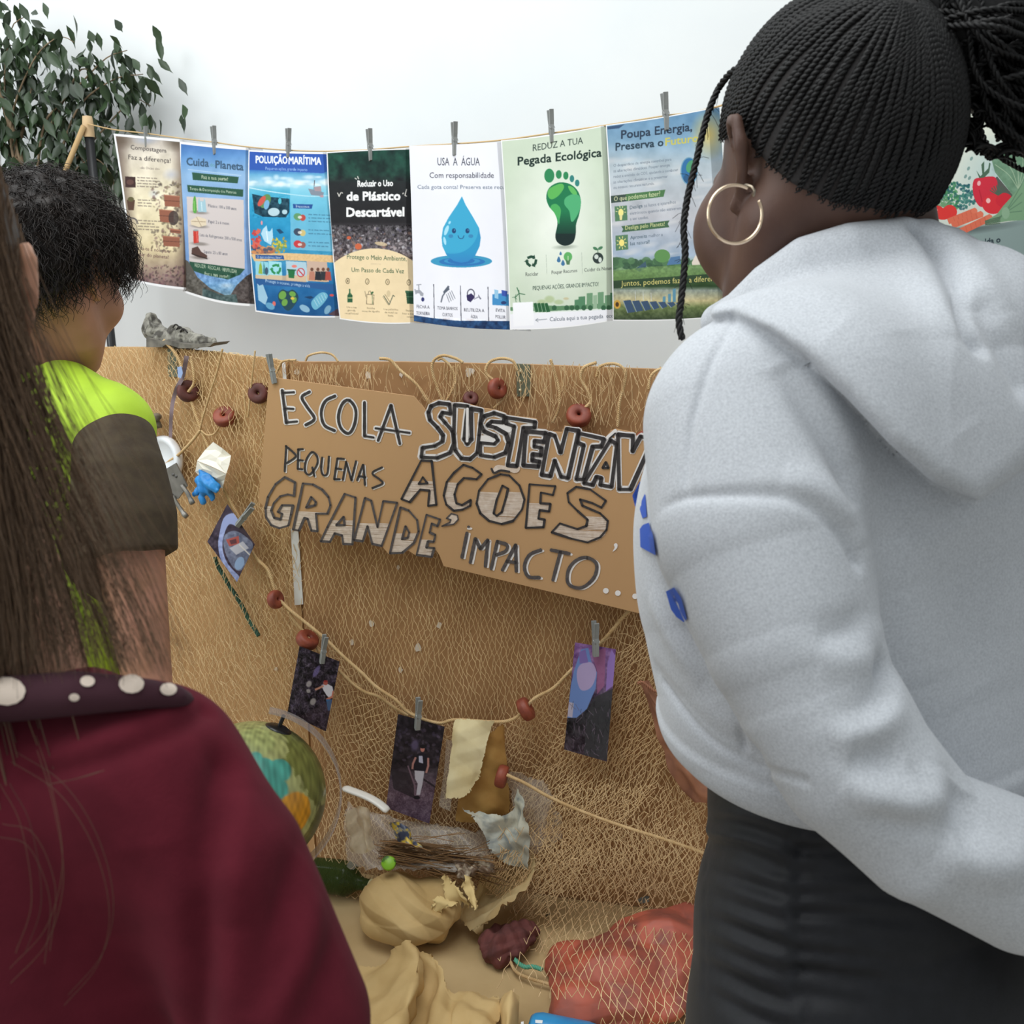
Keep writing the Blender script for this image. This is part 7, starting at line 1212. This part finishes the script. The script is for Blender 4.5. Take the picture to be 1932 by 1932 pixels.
# crown roll where the rows are gathered
def roll_sdf(p): return smin(smin(s_ell(p, P(1690, 40, .80), (.055, .045, .050)), s_ell(p, P(1795, 105, .795), (.050, .04, .044)), .03), s_ell(p, P(1905, 60, .81), (.060, .04, .050)), .03)
sdf_mesh('gathered_roll', roll_sdf, P(1690, 40, .8) - .16, P(1905, 60, .81) + .16, .004, M_hair, hair, lambda v, n: v + n * (.0025 * np.sin(v @ np.array([420, 100, 300.]) + 3 * np.sin(v[:, 1] * 70)))[:, None])
# loose curls below the ponytail
CU = []
for i in range(44):
    j = rng.normal(size=4); base = [(1905, 170), (1885, 205), (1850, 215 + 8 * j[0]), (1834 + 6 * j[1], 245), (1838 + 8 * j[2], 275), (1868, 290 + 5 * j[3]), (1905, 282 + 8 * j[0]), (1950, 262 + 10 * j[1]), (2010, 250)]
    if i % 3 == 0: base = [(1900, 150), (1898 + 8 * j[0], 190), (1885 + 9 * j[1], 225), (1902 + 9 * j[2], 255), (1930, 276 + 9 * j[3]), (1985, 270)]
    if i % 7 == 6: base = [(1860 + 8 * j[0], 190), (1846 + 6 * j[1], 207), (1880 + 6 * j[2], 222), (1920, 212 + 6 * j[3]), (1960, 190)]
    q = spline(np.array(base, float), 150); w_ = 7 + 3 * rng.random(); ph = np.linspace(0, 40 + 8 * rng.random(), 150) + rng.random() * 6; q[:, 0] += w_ * np.cos(ph); q[:, 1] += w_ * .8 * np.sin(ph); CU.append(P(q[:, 0], q[:, 1], .79 + .014 * j[3] + .003 * np.sin(ph)))
V, Fq = tubes(np.array(CU), .0011, 4); mesh('curls', V, Fq, M_hair, hair)
FB = spline(np.array([(1402, 122), (1378, 138), (1357, 165), (1340, 203), (1326, 250), (1317, 290), (1306, 335), (1296, 380), (1290, 430), (1293, 470), (1290, 520), (1285, 570), (1281, 606), (1287, 640)], float), 60); dF = np.linspace(.845, .80, 60); dF[:8] = np.linspace(.81, .843, 8)
W = P(FB[:, 0], FB[:, 1], dF); mb = twisted(W, .0028, 3, .017, 6, 12); mb.build('front_braid', M_hair, hair)
FZ = []
for i in range(60):
    k = rng.integers(4, 56); p0 = W[k]; d = rng.normal(size=3) * .004; FZ.append(np.array([p0, p0 + d * .7 + [0, 0, -.002], p0 + d * 1.3 + [0, 0, -.006]]))
V, Fq = tubes(np.array(FZ), .00022, 3); mesh('flyaway_hair', V, Fq, M_hair, hair)
# hoop earring
M_gold = mat('pale_gold', (226, 200, 172), .22, metal=1.0)
de = .725; a_ = np.linspace(math.radians(62), math.radians(388), 90); er = P(1387 + 50.5 * np.cos(a_), 404 - 55 * np.sin(a_), de + .006 * np.cos(a_))
mb = MB(); mb.tube(er, .00125, 10); ho = mb.build('hoop_earring', M_gold, girl)
mb = MB(); mb.tube(P(np.array([1421, 1424, 1418, 1408, 1402]), np.array([371, 360, 352, 349, 352]), de + np.array([.004, .003, .004, .008, .012])), .0011, 8); mb.build('clasp', mat('clasp_metal', (150, 138, 122), .35, metal=1.0), ho)

# ---------------------------------------------------------------- child in the yellow vest
HC = Head(P(92, 500, 1.45), math.radians(-18), math.radians(20), math.radians(-3), 1.0, .3)
YC = math.radians(-35); fc = np.array([-math.sin(YC), math.cos(YC), 0]); lc = np.array([-math.cos(YC), -math.sin(YC), 0])
TC, TCr = PC((20, 900, 1.50, 205), (46, 1100, 1.50, 262), (50, 1400, 1.52, 215)); SC_, SCr = PC((205, 812, 1.43, 66), (60, 750, 1.48, 80), (-160, 830, 1.60, 62))
AC, ACr = PC((222, 850, 1.40, 62), (240, 1010, 1.385, 66), (272, 1240, 1.39, 48), (300, 1430, 1.40, 34)); AC2 = P(np.array([-190, -260, -250]), np.array([860, 1100, 1350]), np.array([1.62, 1.66, 1.60])); AC2r = np.array([.048, .042, .03])
NC, NCr = PC((95, 560, 1.47, 72), (72, 650, 1.48, 70), (60, 740, 1.49, 85)); hc = TC[2]
def lgc(s): return [hc + lc * s * .075, np.array([*(hc + lc * s * .075)[:2], .42]), np.array([*(hc + lc * s * .075)[:2], .07])]
SHC = P(60, 690, 1.48)[2]
def c_torso(p):
    lat = np.abs((p - TC[0]) @ lc); return smin(smax(s_chain(p, TC, TCr, .72, fc), (p[..., 2] - SHC + .35 * lat) * .94, .03), s_chain(p, SC_, SCr), .03)
def c_trs(p):
    d = s_chain(p, np.vstack([TC[1:], hc - [0, 0, .08]]), [.12, .135, .13], .74, fc)
    for s_ in (-1, 1): d = smin(d, s_chain(p, lgc(s_), [.085, .062, .05]), .03)
    return smax(d, p[..., 2] - .74, .01)
WC = AC[-1]
def c_skin(p):
    d = near(p, HC.c, .19, HC.sdf); d = smin(d, s_chain(p, NC, NCr), .025)
    for sd in (1, -1): d = np.minimum(d, near(p, HC.w(-.01, sd * .085, -.02), .06, lambda x: HC.ear((x - HC.c) @ HC.R, sd)))
    d = smin(d, smax(c_torso(p), .72 - p[..., 2], .01) + .012, .01); d = smin(d, s_chain(p, AC, ACr), .02); d = smin(d, s_chain(p, AC2, AC2r), .02); d = smin(d, c_trs(p) + .012, .01)
    for s_ in (-1, 1): h_ = lgc(s_)[2]; d = smin(d, s_chain(p, [h_, np.array([*(h_ + fc * .1)[:2], .04])], [.034, .028]), .02)
    for w_, v_, sd in ((AC[-1], AC[-1] - AC[-2], -1), (AC2[-1], AC2[-1] - AC2[-2], 1)): d = smin(d, near(p, w_, .22, lambda x: hand_sdf(x, w_, v_, lc * sd, sd, .88)), .012)
    return d
child = empty('person', (hc[0], hc[1], 0), 'person with short dark curly hair in a fluorescent yellow vest, facing the boards', 'person')
M_sk2 = mat('light_skin', (196, 142, 120), 0.55, col2=(172, 126, 98), nscale=14, spec=.35, sss=.05)
lo, hi = bounds(np.vstack([TC, AC, AC2, HC.c[None], lgc(1)[2:], lgc(-1)[2:]]), .21); lo[2] = -.02
sdf_mesh('body', c_skin, lo, hi, .0055, M_sk2, child); HC.eyes(child)
adir = norm(AC[1] - AC[0]); ahem = P(240, 1050, 1.385)
def c_shirt(p):
    sl = smin(s_chain(p, [P(218, 845, 1.41), P(225, 900, 1.395), P(236, 980, 1.388), P(240, 1100, 1.385)], [.055, .061, .067, .070]), s_chain(p, [AC2[0], AC2[1] * .6 + AC2[0] * .4], [.058, .066]), .02)
    sl = smax(sl, np.where(np.linalg.norm(p - AC[1], axis=-1) < .3, (p - ahem) @ adir, -1), .006)
    d = smin(smax(c_torso(p) - .004, .66 - p[..., 2], .01), sl, .02); return smax(d, -(s_chain(p, NC, np.array(NCr) + .006)), .008)
def cp_post(v, n):
    q = v * 30; v = v + n * (.0022 * np.sin(q[:, 2] * .9 + 2.2 * np.sin(q[:, 0] * 1.3)) * np.sin(q[:, 0] * 1.2 + q[:, 1]))[:, None]; return v
lo, hi = bounds(np.vstack([TC, AC[:2], AC2[:2]]), .20); sdf_mesh('t_shirt', c_shirt, lo, hi, .005, mat('olive_brown_cotton', (74, 62, 44), .92, col2=(64, 52, 38), nscale=60, bump=.15, bscale=300), child, cp_post, sub=1)
def c_vest(p):
    d = smax(smax(c_torso(p) - .015, -(c_torso(p) - .004), .004), .70 - p[..., 2], .006)
    hole = smin(s_chain(p, [P(222, 900, 1.36), P(232, 945, 1.37), P(238, 1030, 1.38)], [.050, .064, .080]), s_chain(p, [AC2[0] + [-.02, 0, -.03], AC2[1]], [.058, .066]), .01)
    d = smax(d, -hole, .004); return smax(d, -(s_chain(p, NC, np.array(NCr) + .016)), .006)
sdf_mesh('safety_vest', c_vest, lo, hi, .0048, mat('fluorescent_yellow', (184, 218, 54), .7, col2=(174, 208, 48), nscale=30, bump=.1, bscale=400), child, cp_post, sub=1)
lo, hi = bounds(np.vstack([hc[None], lgc(1), lgc(-1)]), .2); lo[2] = .05; sdf_mesh('trousers', c_trs, lo, hi, .007, mat('dark_denim', (48, 54, 70), .9), child)
for s_ in (-1, 1):
    hl = lgc(s_)[2] - fc * .04; hl[2] = 0; sdf_mesh('shoe', lambda p: shoe_sdf(p, hl, fc), hl + [-.3, -.3, -.01], hl + [.3, .3, .16], .007, mat('white_trainer', (210, 208, 204), .6), child)
M_hc = mat('dark_brown_hair', (44, 34, 29), 0.5, col2=(28, 22, 20), nscale=50, spec=.4)
HL2 = [(0, 30), (30, 26), (50, 12), (66, -2), (80, -6), (95, 0), (108, -14), (125, -34), (150, -44), (180, -46)]
def cap2(p):
    q = (p - HC.c) @ HC.R; az = np.abs(np.degrees(np.arctan2(q[..., 1], q[..., 0]))); el = np.degrees(np.arctan2(q[..., 2], np.hypot(q[..., 0], q[..., 1])))
    lum = .010 * np.sin(q[..., 0] * 95 + 2 * np.sin(q[..., 2] * 60)) * np.sin(q[..., 1] * 90 + 1.5 * np.sin(q[..., 0] * 70)) * np.sin(q[..., 2] * 85)
    hl = np.interp(az, [x for x, _ in HL2], [y for _, y in HL2]); return smax(HC.sdf(p) - .017 - lum, (hl - el) * .0016, .006)
h2 = sdf_mesh('hair', lambda p: near(p, HC.c, .19, cap2), HC.c - .18, HC.c + .18, .0045, M_hc, child)
D = norm(rng.normal(size=(9000, 3))); az = np.abs(np.degrees(np.arctan2(D[:, 1], D[:, 0]))); el = np.degrees(np.arcsin(D[:, 2])); hl = np.interp(az, [x for x, _ in HL2], [y for _, y in HL2]); D = D[el > hl - 1][:5200]
Dw = D @ HC.R.T; r = out_r(HC, Dw, cap2 if False else (lambda p: HC.sdf(p) - .012), .05, .15); root = HC.c + Dw * r[:, None]; nC = len(D); T = np.linspace(0, 1, 12)
grav = np.array([0, 0, -1.0]); side = norm(np.cross(Dw, rng.normal(size=(nC, 3)))); sw = norm(grav - Dw * (Dw @ grav)[:, None] + .5 * side + .3 * (HC.R @ [0.6, 0, 0])); L = (.030 + .030 * rng.random(nC))
ph = rng.random(nC) * 6.28; cr = np.cross(Dw, sw)
CUR = root[:, None] + L[:, None, None] * (T[None, :, None] * sw[:, None] * .9 + (.42 * np.sin(T * 2.6))[None, :, None] * Dw[:, None] * (.4 + .5 * rng.random(nC))[:, None, None]) + (.0052 * T[None] * np.cos(ph[:, None] + T * 9))[..., None] * cr[:, None] + (.0045 * T[None] * np.sin(ph[:, None] + T * 9))[..., None] * Dw[:, None]
V, Fq = tubes(CUR, .00075 * (1 - .7 * T)[None], 3); mesh('curls', V, Fq, M_hc, h2)
# ---------------------------------------------------------------- person in front in the burgundy jumper
HB_ = Head(P(-290, 520, .56), math.radians(18), math.radians(8), 0.0, 1.0)
fB = np.array([math.sin(math.radians(12)), math.cos(math.radians(12)), 0]); lB = np.array([-fB[1], fB[0], 0])
TP, TPr = PC((20, 1620, .555, 400), (20, 2100, .58, 440), (0, 2800, .62, 460)); SP, SPr = PC((266, 1468, .52, 160), (30, 1385, .545, 165), (-420, 1480, .60, 160))
AP_, APr = PC((286, 1476, .515, 165), (408, 1645, .51, 170), (530, 1932, .515, 168), (570, 2400, .52, 140), (560, 2800, .51, 110)); AP2 = P(np.array([-560, -700, -650]), np.array([1560, 2200, 2800]), np.array([.62, .64, .60])); AP2r = np.array([.045, .042, .032])
NP_, NPr = PC((-150, 860, .56, 170), (-60, 1120, .555, 170), (0, 1330, .55, 165)); hb = TP[2]
def lgp(s): return [np.array([*(hb + lB * s * .08)[:2], .62]), np.array([*(hb + lB * s * .08)[:2], .36]), np.array([*(hb + lB * s * .08)[:2], .07])]
SHP = P(0, 1300, .55)[2]
def p_body(p):
    lat = np.abs((p - TP[0]) @ lB); d = smax(s_chain(p, TP, TPr, .70, fB), (p[..., 2] - SHP + .30 * lat) * .95, .03); d = smin(d, s_chain(p, SP, SPr), .035); d = smin(d, s_chain(p, AP_, APr), .025); return smin(d, s_chain(p, AP2, AP2r), .03)
def p_jump(p):
    lim = np.maximum(.62 - p[..., 2], -1); d = smax(p_body(p), np.where(np.minimum(s_chain(p, AP_, APr), s_chain(p, AP2, AP2r)) < .01, -1, lim), .006)
    return smax(d, -(s_chain(p, NP_, np.array(NPr) + .004)), .010)
def p_trs(p):
    d = s_chain(p, [np.array([*TP[1][:2], .76]), np.array([*hb[:2], .60])], [.12, .13], .74, fB)
    for s_ in (-1, 1): d = smin(d, s_chain(p, lgp(s_), [.085, .06, .05]), .03)
    return smax(d, p[..., 2] - .76, .01)
def p_skin(p):
    d = near(p, HB_.c, .19, HB_.sdf); d = smin(d, s_chain(p, NP_, NPr), .03)
    for sd in (1, -1): d = np.minimum(d, near(p, HB_.w(-.01, sd * .085, -.02), .06, lambda x: HB_.ear((x - HB_.c) @ HB_.R, sd)))
    d = smin(d, p_body(p) + .018, .01); d = smin(d, p_trs(p) + .01, .01)
    for s_ in (-1, 1): h_ = lgp(s_)[2]; d = smin(d, s_chain(p, [h_, np.array([*(h_ + fB * .1)[:2], .04])], [.034, .028]), .02)
    for w_, v_, sd in ((AP_[-1], AP_[-1] - AP_[-2], -1), (AP2[-1], AP2[-1] - AP2[-2], 1)): d = smin(d, near(p, w_, .22, lambda x: hand_sdf(x, w_, v_, lB * sd, sd, .85)), .012)
    return d
lady = empty('person', (hb[0], hb[1], 0), 'person at the left front in a burgundy jumper with long loose brown hair', 'person')
lo, hi = bounds(np.vstack([TP, AP_, AP2, HB_.c[None], lgp(1)[2:], lgp(-1)[2:]]), .2); lo[2] = -.02
sdf_mesh('body', p_skin, lo, hi, .006, M_sk2, lady); HB_.eyes(lady)
M_bu = mat('burgundy_knit', (98, 32, 44), 0.95, col2=(88, 28, 39), nscale=40, bump=.12, bscale=600, sheen=.02, spec=.1)
FP = [([(60, 1462), (170, 1440), (290, 1395), (390, 1340)], .006, .004, 0), ([(70, 1440), (180, 1415), (300, 1370)], .010, -.003), ([(425, 1450), (400, 1560), (385, 1700), (375, 1850), (362, 1960)], .010, .008, 0), ([(450, 1480), (440, 1600), (435, 1760)], .014, -.004), ([(560, 1600), (545, 1680), (520, 1790), (490, 1932)], .010, .006), ([(600, 1680), (570, 1790), (530, 1900), (500, 1960)], .012, -.005), ([(640, 1780), (590, 1880), (560, 1960)], .010, .004), ([(250, 1600), (280, 1750), (290, 1900)], .03, .004)]
lo, hi = bounds(np.vstack([TP[:2], AP_, AP2]), .19); lo[2] = .45
jp = sdf_mesh('jumper', p_jump, lo, hi, .005, M_bu, lady, lambda v, n: fold(v, n, p_jump, FP, .3, .8), sub=1)
CL, CLr = PC((-260, 1330, .52, 40), (-120, 1322, .495, 42), (20, 1318, .485, 44), (140, 1308, .482, 42), (250, 1308, .487, 32), (330, 1314, .50, 22), (352, 1325, .515, 18))
def p_coll(p): return s_chain(p, CL, CLr)
co = sdf_mesh('collar', p_coll, *bounds(CL, .05), .004, mat('dark_maroon_cotton', (64, 28, 40), .9), lady); M_dot = mat('cream_dots', (224, 206, 190), .9)
for x, y, r in ((12, 1304, 36), (165, 1285, 14), (248, 1290, 24), (318, 1300, 16), (140, 1316, 10)): decal(p_coll, [(x + r * math.cos(k), y + .75 * r * math.sin(k)) for k in np.arange(0, 6.2, .5)], .3, .6, .0008, M_dot, 'dot', co)
lo, hi = bounds(np.vstack([hb[None], lgp(1), lgp(-1)]), .2); lo[2] = .05; sdf_mesh('trousers', p_trs, lo, hi, .008, mat('dark_denim', (48, 54, 70), .9), lady)
for s_ in (-1, 1):
    hl = lgp(s_)[2] - fB * .04; hl[2] = 0; sdf_mesh('shoe', lambda p: shoe_sdf(p, hl, fB), hl + [-.3, -.3, -.01], hl + [.3, .3, .16], .007, mat('white_trainer', (210, 208, 204), .6), lady)
# long loose hair
M_hl = mat('long_brown_hair', (98, 76, 57), 0.5, spec=.4, island=.4)
n = 1900; u = rng.random(n); j = rng.normal(size=(n, 6)); far = rng.random(n) ** 1.9
x0 = -90 + 95 * u - 30 * np.abs(j[:, 0]); y0 = 250 + 330 * rng.random(n); x3 = -160 + 130 * u + 400 * far + 14 * j[:, 1]; y3 = 1285 - 60 * rng.random(n) + 25 * j[:, 2] * .4 - 260 * (rng.random(n) < .25) * rng.random(n)
x1 = x0 + (x3 - x0) * .15 + 18 * j[:, 3]; x2 = x0 + (x3 - x0) * (.70 + .1 * j[:, 4] * .5) + 16 * j[:, 4]; y1 = y0 + (y3 - y0) * .36; y2 = y0 + (y3 - y0) * .68
d0 = .505 + .02 * j[:, 5] * .5; d3 = .470 + .035 * rng.random(n)
T = np.linspace(0, 1, 26)[None]; b = [(1 - T) ** 3, 3 * T * (1 - T) ** 2, 3 * T ** 2 * (1 - T), T ** 3]
X = b[0] * x0[:, None] + b[1] * x1[:, None] + b[2] * x2[:, None] + b[3] * x3[:, None] + 7 * np.sin(T * 11 + j[:, :1] * 3) * T; Y = b[0] * y0[:, None] + b[1] * y1[:, None] + b[2] * y2[:, None] + b[3] * y3[:, None]; Dp = d0[:, None] + (d3 - d0)[:, None] * T
V, Fq = tubes(P(X, Y, Dp), .00021 * (1.25 - .8 * T), 3); hr = mesh('long_hair', V, Fq, M_hl, lady); M_cap3 = mat('brown_scalp_hair', (52, 39, 30), .6)
D = norm(rng.normal(size=(1, 3)))
def cap3(p):
    q = (p - HB_.c) @ HB_.R; az = np.abs(np.degrees(np.arctan2(q[..., 1], q[..., 0]))); el = np.degrees(np.arctan2(q[..., 2], np.hypot(q[..., 0], q[..., 1]))); hl = np.interp(az, [0, 40, 70, 100, 180], [40, 30, 6, -30, -70])
    return smax(HB_.sdf(p) - .012, (hl - el) * .0016, .006)
nS = 2600; D = norm(rng.normal(size=(nS * 3, 3))); az = np.abs(np.degrees(np.arctan2(D[:, 1], D[:, 0]))); el = np.degrees(np.arcsin(D[:, 2])); D = D[(el > np.interp(az, [0, 40, 70, 100, 180], [44, 34, 16, -20, -50])) & ((D[:, 1] > -.45) | (rng.random(len(D)) < .3))][:nS]; Dw = D @ HB_.R.T; nS = len(D)
r0 = HB_.c + Dw * (out_r(HB_, Dw, lambda p: HB_.sdf(p) - .013, .05, .16) if True else 0)[:, None]; bkd = -fB; j = rng.normal(size=(nS, 4)); lat_ = (Dw @ lB)
e0 = HB_.c + Dw * [.055, .055, 0] + bkd * (.075 + .012 * j[:, :1]) + lB * (lat_ * .05 + .015 * j[:, 1])[:, None]; e0[:, 2] = HB_.c[2] - .10; e1 = e0 + bkd * .03 + lB * (lat_ * .04 + .012 * j[:, 2])[:, None]; e1[:, 2] = HB_.c[2] - .22 - .04 * rng.random(nS)
m0 = r0 + Dw * .012; m0 += bkd * .018; m0[:, 2] -= .035; T2 = np.linspace(0, 1, 22)[None, :, None]; q3 = [(1 - T2) ** 3, 3 * T2 * (1 - T2) ** 2, 3 * T2 ** 2 * (1 - T2), T2 ** 3]
V, Fq = tubes(q3[0] * r0[:, None] + q3[1] * m0[:, None] + q3[2] * e0[:, None] + q3[3] * e1[:, None], .00055 * (1.2 - .7 * T2[..., 0]), 3); mesh('back_hair', V, Fq, M_hl, hr)
sdf_mesh('scalp_hair', lambda p: near(p, HB_.c, .18, cap3), HB_.c - .17, HB_.c + .17, .006, M_cap3, hr)
ST = []
for pts in ([(20, 1420), (110, 1480), (175, 1580), (205, 1700), (185, 1800), (120, 1880)], [(60, 1400), (90, 1500), (110, 1640), (80, 1760), (10, 1840)], [(90, 1480), (140, 1470), (190, 1455)], [(10, 1560), (70, 1580), (110, 1680), (100, 1800)], [(0, 1480), (40, 1560), (60, 1700), (30, 1800)]):
    for k in range(2): q = np.array(pts, float) + rng.normal(size=2) * 9; ST.append(on_surf(p_jump, q, .3, .8, .004 + .002 * rng.random(), 40))
V, Fq = tubes(np.array(ST), .00013, 3); mesh('loose_strands', V, Fq, M_hl, hr)
